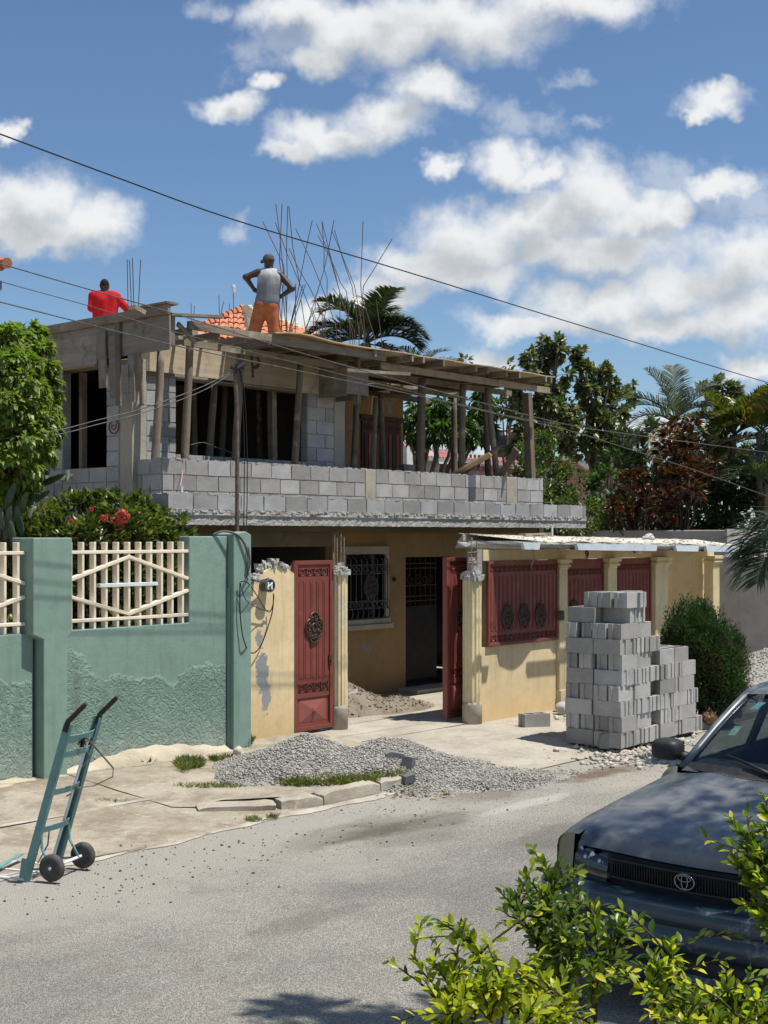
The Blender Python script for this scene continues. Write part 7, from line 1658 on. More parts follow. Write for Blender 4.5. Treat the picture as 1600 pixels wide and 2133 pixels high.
def smooth_path(pts, n=10):
    pts = [Vector(p) for p in pts]; out = []
    for i in range(len(pts) - 1):
        p0, p1, p2, p3 = pts[max(0, i - 1)], pts[i], pts[i + 1], pts[min(len(pts) - 1, i + 2)]
        for k in range(n):
            t = k / n; out.append(0.5 * ((2 * p1) + (p2 - p0) * t + (2 * p0 - 5 * p1 + 4 * p2 - p3) * t * t + (3 * p1 - p0 - 3 * p2 + p3) * t ** 3))
    out.append(pts[-1]); return out
def wire(name, pts, r, mat, lab, cat='cable', n=8, sides=6, group=None):
    m = MB(); m.tube(smooth_path(pts, n), r, sides); return tag(m.build(name, mat), lab, cat, group)
wv = 9.9
wire('overhead_wire', [on_v(-1500, -330, wv), on_v(-700, 20, wv), on_v(-260, 184, wv), on_v(0, 279, wv), on_v(250, 372, wv), on_v(495, 460, wv), on_v(850, 567, wv), on_v(1200, 675, wv), on_v(1600, 797, wv), on_v(1900, 880, wv), on_v(2200, 930, wv)], 0.0068, CABLE, 'highest black overhead wire slanting across the whole sky')
wv = 11.0
wire('overhead_wire', [on_v(-1500, 40, wv), on_v(-700, 330, wv), on_v(-200, 490, wv), on_v(0, 549, wv), on_v(176, 600, wv), on_v(352, 650, wv), on_v(600, 727, wv), on_v(800, 784, wv), on_v(1000, 838, wv), on_v(1180, 884, wv), on_v(1330, 907, wv), on_v(1600, 942, wv), on_v(1800, 965, wv)], 0.006, CABLEG, 'upper of the wires crossing in front of the house and the red bush')
wire('overhead_wire', [on_v(-1500, 100, wv), on_v(-700, 375, wv), on_v(-200, 528, wv), on_v(0, 586, wv), on_v(195, 640, wv), on_v(352, 688, wv), on_v(600, 752, wv), on_v(800, 802, wv), on_v(1060, 866, wv), on_v(1180, 885, wv)], 0.004, CABLEG, 'faint middle wire crossing in front of the formwork')
wire('overhead_wire', [on_v(-1500, 200, wv), on_v(-700, 445, wv), on_v(-200, 580, wv), on_v(0, 629, wv), on_v(349, 716, wv), on_v(600, 768, wv), on_v(883, 827, wv), on_v(1060, 868, wv), on_v(1190, 898, wv), on_v(1300, 932, wv), on_v(1450, 980, wv), on_v(1600, 1034, wv), on_v(1750, 1090, wv)], 0.006, CABLEG, 'lowest of the street wires, dipping towards the palms at the right')
for i, (dy, lab) in enumerate(((0, 'upper of the two drop cables from the service pole to the left'), (9, 'lower of the two drop cables from the service pole to the left'))):
    wire('drop_cable', [(pt.x, pv - .05, pt.z - 0.01 * i), on_v(420, 806 + dy, pv), on_v(300, 850 + dy, 12.2), on_v(200, 876 + dy, 12.3), on_v(118, 897 + dy, 12.4), on_v(20, 912 + dy, 12.5), on_v(-100, 925, 12.6), on_v(-700, 940, 12.8)], 0.0065, CABLEG, lab)
for i, (dx, lab) in enumerate(((10, 'left of the two black cables hanging down beside the service pole'), (16, 'right of the two black cables hanging down beside the service pole'))):
    wire('hanging_cable', [(pt.x + 0.03, pv - .05, pt.z), on_v(498 + dx * .7, 820, pv - .03), on_v(499 + dx, 950, pv - .02), on_v(498 + dx, 1080, pv - .02), on_v(499 + dx * .8, 1115, pv - 0.05)], 0.0065, CABLE, lab)
wire('conduit', [on_v(445, 1113, 12.1), on_v(465, 1107, 12.05), on_v(490, 1112, 12.0), on_v(508, 1130, 11.97), on_v(517, 1160, 11.97), on_v(516, 1190, 11.98), on_v(522, 1205, 12.1), on_v(545, 1212, 12.25), on_v(556, 1216, 12.26)], 0.014, CABLEG, 'grey conduit curling over the green pillar to the round meter')
wire('loose_cable', [on_v(517, 1140, 11.97), on_v(521, 1175, 11.96), on_v(514, 1203, 11.95), on_v(528, 1210, 12.2), on_v(548, 1208, 12.26), on_v(560, 1204, 12.27)], 0.007, CABLE, 'thin black cable over the conduit beside the meter')
wire('loose_cable', [on_v(500, 1212, 11.96), on_v(515, 1213, 11.95), on_v(535, 1240, 12.2), on_v(553, 1270, 12.28), on_v(562, 1274, 12.3), on_v(568, 1262, 12.28), on_v(571, 1240, 12.25)], 0.0065, CABLE, 'black cable slanting from the green pillar to under the meter')
wire('loose_cable', [on_v(570, 1236, 12.22), on_v(568, 1270, 12.28), on_v(560, 1300, 12.29), on_v(548, 1335, 12.29), on_v(535, 1356, 12.28), on_v(523, 1360, 12.2), on_v(512, 1345, 11.97), on_v(504, 1315, 11.96), on_v(500, 1270, 11.96), on_v(500, 1214, 11.96)], 0.008, CABLE, 'long black cable loop drooping below the meter across both walls')
wire('loose_cable', [on_v(501, 1214, 11.95), on_v(506, 1235, 11.95), on_v(515, 1252, 11.96), on_v(540, 1268, 12.24), on_v(560, 1272, 12.28)], 0.005, CABLE, 'short curling cable end on the green pillar')
q = on_v(566, 1220, 12.2); mt = empty('electric_meter', (q.x, 12.33, q.z), 'round grey electricity meter socket on the yellow wall', 'meter')
m = MB(); m.lathe([(0.075, 0.0), (0.078, -0.10), (0.086, -0.105), (0.086, -0.125), (0.074, -0.128), (0.074, -0.10), (0.0, -0.098)], 24, (q.x, 12.348, q.z), 'Y'); m.build('can', GRILLE, mt)
m = MB()
for dx in (-0.03, 0.03): m.box(q.x + dx - 0.012, 12.225, q.z - 0.045, q.x + dx + 0.012, 12.249, q.z + 0.045)
m.tube([(q.x - .05, 12.23, q.z - .02), (q.x, 12.222, q.z + .01), (q.x + .04, 12.23, q.z + .03)], 0.009, 5); m.build('terminals', PVC, mt)
for i, (px, y0, y1) in enumerate(((378, 1012, 1068), (387, 1024, 1090))):
    a = on_v(px, y0, 13.6); b = on_v(px + 1.5, y1 + 130, 13.6); m = MB(); m.tube([a, b], 0.020, 8); tag(m.build('pipe_stub', PVC), ['left and taller of the two grey pipes above the flowering bush', 'right and shorter of the two grey pipes above the flowering bush'][i], 'pipe')
# thin wires and wet marks on the terrace
wire('wire_end', [on_v(378, 935, 14.9), on_v(400, 926, 14.85), on_v(425, 922, 14.85), on_v(445, 930, 14.85), on_v(470, 938, 14.9), on_v(492, 948, 14.95)], 0.006, CABLEG, 'loose cable bowing over the sill of the wide window')
PINKT = simple('pink_string', (0.55, 0.30, 0.33), None, rough=0.8)
wire('string', [on_v(381, 954, VP - .012), on_v(380, 985, VP - .012), on_v(376, 1012, VP - .3)], 0.006, PINKT, 'pink string hanging over the parapet near its left corner', 'string')

# ================================================================ plants
def limb(m, a, b, r0, r1, wob=0.08, n=5, sides=6):
    a, b = Vector(a), Vector(b); pts = []; L = (b - a).length
    for i in range(n + 1):
        t = i / n; p = a.lerp(b, t); k = math.sin(math.pi * t) * wob * L; pts.append(p + Vector((random.uniform(-k, k), random.uniform(-k, k), random.uniform(-k, k) * .5 + 0.06 * L * math.sin(math.pi * t))))
    m.tube(pts, [r0 + (r1 - r0) * i / n for i in range(n + 1)], sides); return pts
def clump_tree(name, label, base, clumps, mat, size, n, bark=BARK, r0=0.12, group=None, wd=0.28, out=0.8, droop=0.2, updir=0.1, shell=0.35, cat='tree', sub=9, simple_leaf=True, fork=0.45, flat=0.6, twig=True, mat2=None, frac2=0.0):
    """clumps: (centre, (rx, ry, rz)); leaves sit in small tufts inside each clump"""
    base = Vector(base); root = empty(name, base, label, cat, group)
    m = MB(); m.smooth = True; cs = [Vector(c) for c, _ in clumps]; cen = sum(cs, Vector()) / len(cs); zmin = min(c.z for c in cs)
    fk = base.lerp(Vector((cen.x, cen.y, max(zmin, base.z + 0.3))), 0.75); fk.z = base.z + (cen.z - base.z) * fork
    limb(m, base - Vector((0, 0, 0.1)), fk, r0, r0 * 0.7, 0.04, 6, 8); P = []; Dr = []
    for (c, r) in clumps:
        c = Vector(c); mid = fk.lerp(c, 0.5) + Vector((random.uniform(-.1, .1), random.uniform(-.1, .1), 0.1)) * r[0]
        limb(m, fk, mid, r0 * 0.55, r0 * 0.3, 0.08, 4, 6); limb(m, mid, c, r0 * 0.3, r0 * 0.1, 0.08, 4, 5)
        vol = (r[0] * r[1] * r[2]) ** (1 / 3); nt = max(5, int(sub * (vol / 0.8) ** 1.4)); tc_, td = ball(nt, r, shell); per = max(3, int(n * (vol / 0.8) ** 1.4 / nt)); ts = vol * 0.30
        for q, d in zip(tc_, td):
            tip = np.array(c) + q
            if twig: limb(m, c, tip, r0 * 0.08, r0 * 0.03, 0.06, 2, 3)
            o, od = ball(per, (ts, ts, ts * 0.8), 0.15); P.append(tip + o); Dr.append(od * 0.8 + d * out + np.array([0, 0, updir]) + RNG.normal(0, .35, (per, 3)))
    m.build('trunk', bark, root)
    P = np.concatenate(P); Dr = np.concatenate(Dr); L = RNG.uniform(size[0], size[1], len(P))
    if mat2 is not None:
        k = RNG.random(len(P)) < frac2; leaves('crown', P[~k], Dr[~k], L[~k], wd, mat, root, droop=droop, simple=simple_leaf, flat=flat); leaves('crown', P[k], Dr[k], L[k], wd, mat2, root, droop=droop, simple=simple_leaf, flat=flat)
    else: leaves('crown', P, Dr, L, wd, mat, root, droop=droop, simple=simple_leaf, flat=flat)
    return root
def cl(px, py, D, rpx, rpy, depth=None):
    k = D / F; r = (rpx * k, depth or rpx * k, rpy * k); return (on_d(px, py, D), (max(r[0], .05), max(r[1], .05), max(r[2], .05)))

# ---- left: glossy ficus behind the green wall
FD = 15.2
clump_tree('ficus_tree', 'dense glossy light green tree at the left edge above the green wall', Vector((8.0, 14.6, 0.16)),
  [cl(x, y, FD + d, rx, ry) for x, y, d, rx, ry in ((30, 715, 0, 48, 34), (75, 745, 0, 38, 36), (20, 770, -.4, 60, 44), (92, 795, 0, 30, 40), (50, 810, -.5, 50, 44), (98, 845, .1, 26, 40), (15, 850, -.6, 60, 50), (70, 870, -.4, 44, 44), (95, 905, .1, 26, 36), (30, 915, -.6, 60, 46), (75, 940, -.2, 36, 36), (20, 970, -.6, 60, 36), (55, 990, -.2, 40, 30), (10, 1020, -.4, 50, 24), (20, 1040, .3, 40, 20), (-45, 800, 0, 60, 70), (-45, 930, 0, 60, 80), (60, 690, .3, 30, 14), (112, 880, .2, 12, 16))], L_FICUS, (0.06, 0.10), 6200, r0=0.07, fork=0.55, wd=0.30, out=0.9, droop=0.35, updir=-0.45, shell=0.5, sub=150, simple_leaf=False, flat=0.75)
# ---- ixora bush with red flower heads
ID = 17.0
ix = clump_tree('ixora_bush', 'dark green flowering bush with red flower heads above the green wall', on_v(240, 1400, 13.0) * Vector((1, 1, 0)) + Vector((0, 0, 0.16)) if False else Vector((9.6, 13.0, 0.16)),
  [cl(x, y, d, rx, ry) for x, y, d, rx, ry in ((90, 1090, 16.0, 45, 40), (150, 1070, 16.2, 45, 40), (205, 1060, 16.4, 40, 36), (250, 1075, 16.2, 50, 40), (310, 1080, 16.6, 45, 40), (355, 1100, 16.8, 42, 34), (130, 1120, 15.9, 60, 40), (200, 1115, 16.0, 60, 44), (280, 1120, 16.3, 60, 40), (340, 1130, 16.6, 45, 34), (60, 1130, 15.7, 35, 36), (210, 1200, 16.3, 90, 60), (320, 1200, 16.6, 80, 60), (110, 1200, 16.0, 70, 60), (250, 1290, 16.5, 110, 50), (380, 1110, 17, 22, 22), (20, 1160, 15.6, 40, 60), (10, 1250, 15.6, 50, 60), (60, 1085, 15.9, 30, 30), (30, 1110, 15.8, 30, 26), (225, 1040, 16.3, 26, 20), (170, 1045, 16.3, 26, 20), (290, 1055, 16.5, 30, 20))], L_IXORA, (0.07, 0.125), 2600, r0=0.05, wd=0.2, out=0.8, droop=0.15, updir=0.55, shell=0.35, cat='bush', sub=100, bark=BARKD, simple_leaf=False, flat=0.6)
for i, (px, py, s, lab) in enumerate(((255, 1073, 0.07, 'largest pinkish red flower head on top of the ixora bush'), (238, 1084, 0.04, 'red flower head just below and left of the largest one on the ixora bush'), (217, 1079, 0.042, 'small red flower head left of the largest one on the ixora bush'), (150, 1086, 0.03, 'dull orange flower head at the left of the ixora bush'), (252, 1095, 0.04, 'dark red flower head under the largest one on the ixora bush'), (190, 1060, 0.026, 'small reddish flower head near the crest of the ixora bush'))):
    c = on_d(px, py, 15.75); n_ = 90; d = unit(RNG.normal(0, 1, (n_, 3))); o = leaves('flower', np.array(c) + d * s * 0.6, d, RNG.uniform(s * .5, s * .8, n_), 0.45, PETAL, None, simple=True); tag(o, lab, 'flower', 'ixora flowers')
# ---- prickly pear at the far left
cc = empty('cactus', on_d(60, 1120, 16.5), 'prickly pear cactus with flat pads between the ficus and the ixora bush', 'cactus')
for (x0, y0, x1, y1, w, D) in ((70, 1030, 85, 1000, 12, 16.4), (85, 1010, 130, 990, 13, 16.5), (95, 1000, 100, 975, 10, 16.5), (40, 1040, 80, 1030, 12, 16.2), (20, 1060, 12, 1120, 15, 15.6), (40, 1070, 55, 1030, 13, 15.9), (62, 1075, 70, 1030, 12, 15.9), (125, 1000, 150, 990, 10, 16.6), (140, 1000, 142, 980, 8, 16.6), (15, 1050, 30, 1010, 14, 15.8), (45, 1110, 35, 1060, 14, 15.8), (5, 1100, 0, 1060, 13, 15.6), (30, 1140, 22, 1090, 13, 15.6), (60, 1050, 100, 1025, 12, 16.3)):
    D -= 1.25
    a, b = on_d(x0, y0, D), on_d(x1, y1, D + random.uniform(-.2, .2)); c = a.lerp(b, .5); L = (b - a).length; d = (b - a).normalized(); sd = d.cross(Vector((random.uniform(-.6, .6) + C, S, random.uniform(-.3, .3)))).normalized(); nm = d.cross(sd); w_ = w * 0.55 * D / F
    m = MB(); m.smooth = True
    def pad(s, t): th = 2 * math.pi * s; ph = math.pi * (t - .5); e = math.cos(ph); return c + d * (L * .62 * math.sin(ph)) + sd * (w_ * e * math.cos(th)) + nm * (0.012 * e * math.sin(th))
    m.grid(pad, 14, 9); m.build('pad', CACT, cc)

# ---- background broadleaf trees
TD = 33.0
tr = [(1120, 760, 33, 34, 40), (1160, 730, 33, 22, 26), (1150, 790, 33.4, 40, 40), (1110, 830, 33, 40, 40), (1165, 850, 33.5, 40, 50), (1130, 900, 33, 50, 50), (1190, 900, 33.6, 40, 46), (1095, 870, 32.6, 30, 40), (1085, 790, 32.6, 24, 24), (1130, 720, 33, 12, 16), (1160, 715, 33, 9, 14), (1095, 930, 33, 40, 40)]
clump_tree('broadleaf_tree', 'tall dark tree with big leaves, left of the gap of sky', Vector((27.2, 19.2, 0.0)), [cl(*t) for t in tr], L_TREE, (0.13, 0.21), 900, r0=0.2, wd=0.30, out=0.6, droop=0.35, updir=0.1, shell=0.42, sub=26, group='trees behind the houses')
tr = [(1208, 735, 34, 14, 22), (1222, 770, 34, 26, 24), (1250, 775, 34.2, 20, 16), (1205, 760, 34, 12, 14), (1240, 820, 34, 36, 34), (1270, 800, 34.4, 18, 30), (1275, 850, 34.4, 36, 46), (1225, 850, 34, 30, 26), (1245, 900, 34, 50, 40), (1285, 910, 34.6, 30, 34), (1305, 840, 34.8, 16, 34), (1317, 812, 35, 6, 14), (1220, 930, 34, 46, 30), (1265, 775, 34, 8, 16), (1210, 800, 34, 10, 10)]
clump_tree('broadleaf_tree', 'tall dark tree with big leaves and a bare branch, right of the gap of sky', Vector((29.8, 18.2, 0.0)), [cl(*t) for t in tr], L_TREE, (0.13, 0.21), 900, r0=0.2, wd=0.30, out=0.6, droop=0.35, updir=0.1, shell=0.42, sub=26, group='trees behind the houses')
tr = [(870, 860, 32, 40, 30), (920, 855, 32.5, 45, 34), (970, 870, 33, 40, 40), (890, 890, 32, 45, 30), (950, 900, 32.5, 45, 30), (850, 890, 31.5, 25, 30), (1010, 850, 33, 26, 30), (1000, 900, 33, 30, 24), (915, 900, 32, 40, 24)]
clump_tree('mango_tree', 'dark green tree with drooping leaves seen under the terrace roof', Vector((23.5, 21.8, 0.0)), [cl(*t) for t in tr], L_MANGO, (0.18, 0.28), 760, r0=0.2, wd=0.16, out=0.5, droop=0.6, updir=-0.35, shell=0.4, sub=22, group='trees behind the houses')
tr = [(1045, 855, 36, 20, 24), (1060, 835, 36, 14, 20)]
clump_tree('slender_tree', 'slender tree between the crossed props and the squared post', Vector((29.5, 21.4, 0.0)), [cl(*t) for t in tr], L_TREE, (0.16, 0.26), 480, r0=0.12, wd=0.23, out=0.5, droop=0.35, sub=14, group='trees behind the houses')
for (px, py, lab) in ((967, 752, 'leafy treetop sprig poking above the joists, left one'), (1063, 760, 'leafy treetop sprig poking above the joists, right one')):
    clump_tree('treetop', lab, on_d(px, 930, 40), [cl(px, py, 40, 9, 9), cl(px - 2, py + 18, 40, 7, 12), cl(px, py + 60, 40, 12, 20)], L_TREE, (0.18, 0.26), 200, r0=0.06, sub=4, fork=0.8, group='trees behind the houses')
# light shrub mass below the right end of the terrace
tr = [(1115, 930, 29, 40, 36), (1150, 960, 29, 44, 40), (1090, 970, 28.5, 36, 40), (1130, 1010, 28.5, 50, 40), (1180, 1000, 29, 40, 40), (1200, 1040, 28.8, 44, 34), (1160, 1060, 28.5, 50, 40), (1230, 1070, 28.8, 36, 40), (1240, 1100, 28.6, 30, 30), (1085, 1020, 28.2, 40, 40), (1100, 1070, 28, 50, 40), (1195, 1095, 28.4, 50, 30)]
clump_tree('shrub', 'feathery green shrub right of the terrace post', Vector((24.0, 16.4, 0.0)), [cl(*t) for t in tr], L_LIGHT, (0.07, 0.13), 1150, r0=0.12, wd=0.22, out=0.6, droop=0.2, updir=0.25, shell=0.35, cat='shrub', sub=34, mat2=L_HEDGE, frac2=0.45, flat=0.4)
tr = [(1330, 930, 33, 40, 30), (1290, 970, 32, 40, 36), (1350, 900, 33.5, 36, 24), (1270, 1020, 31, 40, 40), (1370, 960, 33, 30, 30), (1340, 975, 32.6, 40, 30), (1240, 1000, 31.5, 24, 30), (1310, 1020, 31, 40, 40)]
clump_tree('dark_tree', 'low dark green tree left of the red croton', Vector((27.5, 16.0, 0.0)), [cl(*t) for t in tr], L_MANGO, (0.13, 0.22), 620, r0=0.14, wd=0.24, droop=0.25, sub=20, group='trees behind the houses')
tr = [(1290, 1060, 29.5, 60, 44), (1360, 1070, 29.5, 60, 44), (1430, 1070, 29.5, 60, 44), (1500, 1070, 29.5, 60, 50), (1570, 1060, 29.5, 60, 60), (1640, 1050, 29.5, 60, 70), (1460, 1010, 30, 60, 50), (1540, 1000, 30, 60, 50), (1600, 970, 30, 60, 50), (1380, 1020, 30, 50, 40)]
clump_tree('undergrowth', 'very dark undergrowth below the palms behind the grey house', Vector((26.2, 13.9, 0.0)), [cl(*t) for t in tr], L_DARK, (0.13, 0.24), 620, r0=0.1, wd=0.22, droop=0.2, cat='shrub', sub=22, bark=BARKD)
tr = [(x, y, 37, 60, 46) for x, y in ((1290, 1000), (1360, 1010), (1430, 1000), (1500, 980), (1570, 960), (1640, 960), (1330, 1070), (1440, 1070), (1550, 1060), (1630, 1060), (1250, 1050))]
clump_tree('undergrowth', 'dark background thicket far behind the palms', Vector((33, 18, 0.0)), [cl(*t) for t in tr], L_DARK, (0.2, 0.34), 420, r0=0.1, wd=0.25, droop=0.2, cat='shrub', sub=18, bark=BARKD)
# crotons
tr = [(1425, 880, 28.5, 22, 18), (1415, 910, 28.3, 30, 24), (1385, 930, 28.4, 22, 20), (1430, 940, 28.2, 28, 22), (1405, 965, 28.0, 30, 22), (1445, 980, 28, 30, 22), (1470, 965, 28.4, 20, 16), (1400, 1000, 27.8, 36, 24), (1440, 1030, 27.6, 40, 26), (1380, 1040, 27.6, 36, 26)]
clump_tree('croton', 'tall croton bush with dark red and orange leaves', Vector((25.2, 13.6, 0.0)), [cl(*t) for t in tr], L_CROT, (0.15, 0.26), 420, r0=0.07, wd=0.2, out=0.7, droop=0.35, updir=0.25, cat='bush', sub=15, bark=BARKD)
tr = [(1330, 990, 28.4, 24, 18), (1300, 1010, 28.3, 24, 18), (1350, 1010, 28.2, 22, 18), (1320, 1040, 28, 34, 24), (1365, 1070, 27.6, 40, 26), (1290, 1070, 28, 36, 22)]
clump_tree('croton', 'lower croton bush with red leaves, left of the tall one', Vector((24.4, 14.2, 0.0)), [cl(*t) for t in tr], L_CROT, (0.14, 0.24), 420, r0=0.06, wd=0.2, out=0.7, droop=0.35, updir=0.25, cat='bush', sub=15, bark=BARKD)

# ---- palms
def frond(parent, base, d0, length, curl, leaf, n, mat, side=None, vee=0.5, dry=False, wid=0.035, twist=0.0):
    """d0 start direction; curl = how much it bends down over its length"""
    base = np.array(base); d = unit(np.array(d0, float)); pts = [base]; ds = []
    N = 16; hz = np.array([d[0], d[1], 0.0]); hz = unit(hz) if np.linalg.norm(hz) > 1e-3 else unit(RNG.normal(0, 1, 3) * (1, 1, 0))
    ang = math.atan2(d[2], math.hypot(d[0], d[1]))
    for i in range(N):
        a = ang - curl * ((i + 1) / N) ** 1.25; dd = hz * math.cos(a) + np.array([0, 0, math.sin(a)]); ds.append(dd); pts.append(pts[-1] + dd * length / N)
    pts = np.array(pts); m = MB(); m.tube([tuple(p) for p in pts], [0.030 * (1 - 0.85 * i / N) * length / 2.5 + 0.003 for i in range(N + 1)], 5); V0 = np.array(m.v); F0 = m.f
    t = np.linspace(0.14, 0.995, n); idx = t * N; k = np.minimum(idx.astype(int), N - 1); f = (idx - k)[:, None]; P = pts[k] * (1 - f) + pts[k + 1] * f; T = np.array(ds)[k]
    sd = unit(np.cross(T, np.array([0, 0, 1.0]) + 1e-3)); up = np.cross(sd, T); VV = []; TT = []; nv = 0
    prof = np.sin(np.clip(t * 0.92 + 0.10, 0, 1) * math.pi) ** 0.55
    for sg in (-1, 1):
        L = (leaf * (0.35 + 0.75 * prof) * RNG.uniform(0.85, 1.1, n))[:, None]
        o = unit(sd * sg * 0.85 + T * 0.65 + up * vee * RNG.uniform(0.6, 1.2, (n, 1)) + RNG.normal(0, 0.07, (n, 3)))
        g = np.array([0, 0, -1.0]); p1 = P + o * L * 0.5 + g * L * 0.04; p2 = P + o * L * 0.97 + g * L * (0.24 if not dry else 0.5)
        w = unit(np.cross(o, up)) * (wid * leaf)
        V = np.stack([P - w * .5, P + w * .5, p1 - w, p1 + w, p2], 1).reshape(-1, 3); b = np.arange(n)[:, None] * 5
        TT.append(np.concatenate([b + np.array([q]) for q in ([0, 1, 3], [0, 3, 2], [2, 3, 4])], 1).reshape(-1, 3) + nv); VV.append(V); nv += len(V)
    V = np.concatenate(VV); T_ = np.concatenate(TT)
    tri = []
    for fc in F0:
        for q in range(1, len(fc) - 1): tri.append((fc[0], fc[q], fc[q + 1]))
    V = np.concatenate([V, V0]); T_ = np.concatenate([T_, np.array(tri) + nv]); return np_mesh('frond', V, T_, mat, parent)
def palm(name, label, crown, ground, fr, mat, r=0.14, group=None, leaf=0.55, n=46, drys=0, tr_mat=BARK, wid=0.035):
    crown = Vector(crown); root = empty(name, (ground[0], ground[1], ground[2]), label, 'palm', group)
    m = MB(); m.smooth = True; g = Vector(ground); pts = [g.lerp(crown, t) + Vector((0.05 * math.sin(3 * t), 0.05 * math.sin(2 * t), 0)) for t in [i / 14 for i in range(15)]]; m.tube(pts, [r * (1.2 - 0.35 * i / 14) * (1 + 0.06 * (i % 2)) for i in range(15)], 10); m.build('trunk', tr_mat, root)
    for (dx, dz, ln, curl) in fr:   # dx: sideways as seen, dz: up, with random depth
        dep = random.uniform(-0.7, 0.7); d = Vector((S, -C, 0)) * dx + Vector((0, 0, 1)) * dz + Vector((C, S, 0)) * dep * 0.6
        frond(root, crown + Vector((0, 0, random.uniform(-.05, .1))), d, ln, curl, leaf, n, mat, wid=wid)
    for i in range(drys):
        d = Vector((random.uniform(-1, 1), random.uniform(-1, 1), 0.1)); frond(root, crown - Vector((0, 0, 0.15)), d, 1.6, 1.5, leaf * .8, 24, L_DRY, dry=True)
    return root
# coconut palm behind the roof
PD = 31.0; q = on_d(765, 715, PD)
palm('coconut_palm', 'coconut palm with drooping fronds behind the roof formwork', q, (q.x, q.y, 0.0), [(-1, 0.55, 1.63, 1.7), (-0.8, 0.9, 1.55, 1.6), (-0.4, 1.3, 1.63, 1.3), (0.0, 1.5, 1.50, 0.9), (0.25, 1.3, 1.63, 1.2), (0.55, 0.8, 1.38, 1.6), (-1, 0.15, 1.38, 1.3), (0.5, 0.3, 1.38, 1.5), (1.0, 1.5, 1.63, 1.9), (-0.5, 0.6, 1.46, 1.8), (0.9, 1.15, 1.50, 2.0), (-0.2, 0.9, 1.55, 1.7), (0.7, -0.1, 1.29, 0.9), (0.15, 1.0, 1.55, 1.9)], L_PALM, leaf=0.58, n=84, drys=6)
q = on_d(880, 775, 33); palm('coconut_palm', 'small palm crown just showing above the joists of the roof', q, (q.x, q.y, 0.0), [(-1, 0.7, 0.9, 1.0), (-0.5, 1.0, 0.9, 1.0), (0.4, 1.0, 1.0, 1.1), (1, 0.6, 1.1, 0.9), (0.8, 0.9, 1.0, 1.0), (-0.9, 0.3, .9, .8)], L_PALM, leaf=0.4, n=34, r=0.1)
# grey-green palm at the right
PD = 32.0; q = on_d(1408, 880, PD)
palm('grey_palm', 'grey-green palm with arching fronds against the sky at the right', q, (q.x, q.y, 0.0), [(-1, 0.9, 1.75, 2.3), (-1, 0.45, 1.5, 1.9), (-0.75, 1.4, 1.8, 1.7), (-0.3, 1.5, 1.5, 0.7), (0.05, 1.5, 1.55, 0.4), (0.35, 1.4, 1.6, 1.3), (0.8, 1.2, 1.5, 1.9), (0.9, 0.8, 1.4, 1.3), (1, 0.45, 1.2, 1.2), (-0.9, 0.1, 1.1, 1.2), (-0.9, 1.1, 1.5, 1.6), (0.6, 1.3, 1.2, 1.0)], L_PALMG, leaf=0.55, n=52, drys=5, wid=0.026)
# areca clump at the right edge
for i, (px, py, D, lab) in enumerate(((1530, 905, 29.5, 'green and yellow palm, left stem of the clump at the right edge'), (1585, 900, 29.0, 'green and yellow palm, right stem of the clump at the right edge'), (1490, 960, 29.8, 'lower palm at the left of the clump behind the croton'), (1600, 1010, 28.5, 'shaded palm lowest at the right edge'))):
    q = on_d(px, py, D); palm('areca_palm', lab, q, (q.x, q.y, 0.0), [(random.uniform(-1, -.5), random.uniform(.5, 1.2), random.uniform(1.0, 1.5), random.uniform(1.2, 1.9)) for _ in range(4)] + [(random.uniform(.3, 1), random.uniform(.5, 1.3), random.uniform(1.0, 1.5), random.uniform(1.2, 1.9)) for _ in range(4)] + [(random.uniform(-.5, .5), 1.4, random.uniform(1.0, 1.35), random.uniform(.5, 1.1)) for _ in range(5)], L_ARECA if i < 3 else L_PALM, leaf=0.48, n=44, r=0.07, group='palms at the right edge', drys=1)
# far pale tree
clump_tree('far_tree', 'pale distant tree between the two right palms', on_d(1500, 1000, 60), [cl(x, y, 60, 22, 14) for x, y in ((1480, 815), (1505, 805), (1520, 820), (1490, 840), (1510, 850))], L_PALMG, (0.3, 0.45), 260, r0=0.2, sub=8, fork=0.7)
# near palm hanging in from the right edge
q = on_d(1690, 1120, 16.0); palm('near_palm', 'palm fronds hanging in from the right edge in front of the grey wall', q, (q.x, q.y, 0.0), [(-1, 0.35, 1.15, 1.9), (-1, 0.75, 1.1, 2.0), (-0.8, 0.0, 1.1, 1.3), (-0.7, 0.9, 1.0, 2.3), (0.6, .8, 1.2, 1.5), (0.9, .3, 1.2, 1.5), (-0.9, .5, 0.95, 2.1), (0, 1.2, 1, 1)], L_PALM, leaf=0.5, n=40, r=0.10, wid=0.03)

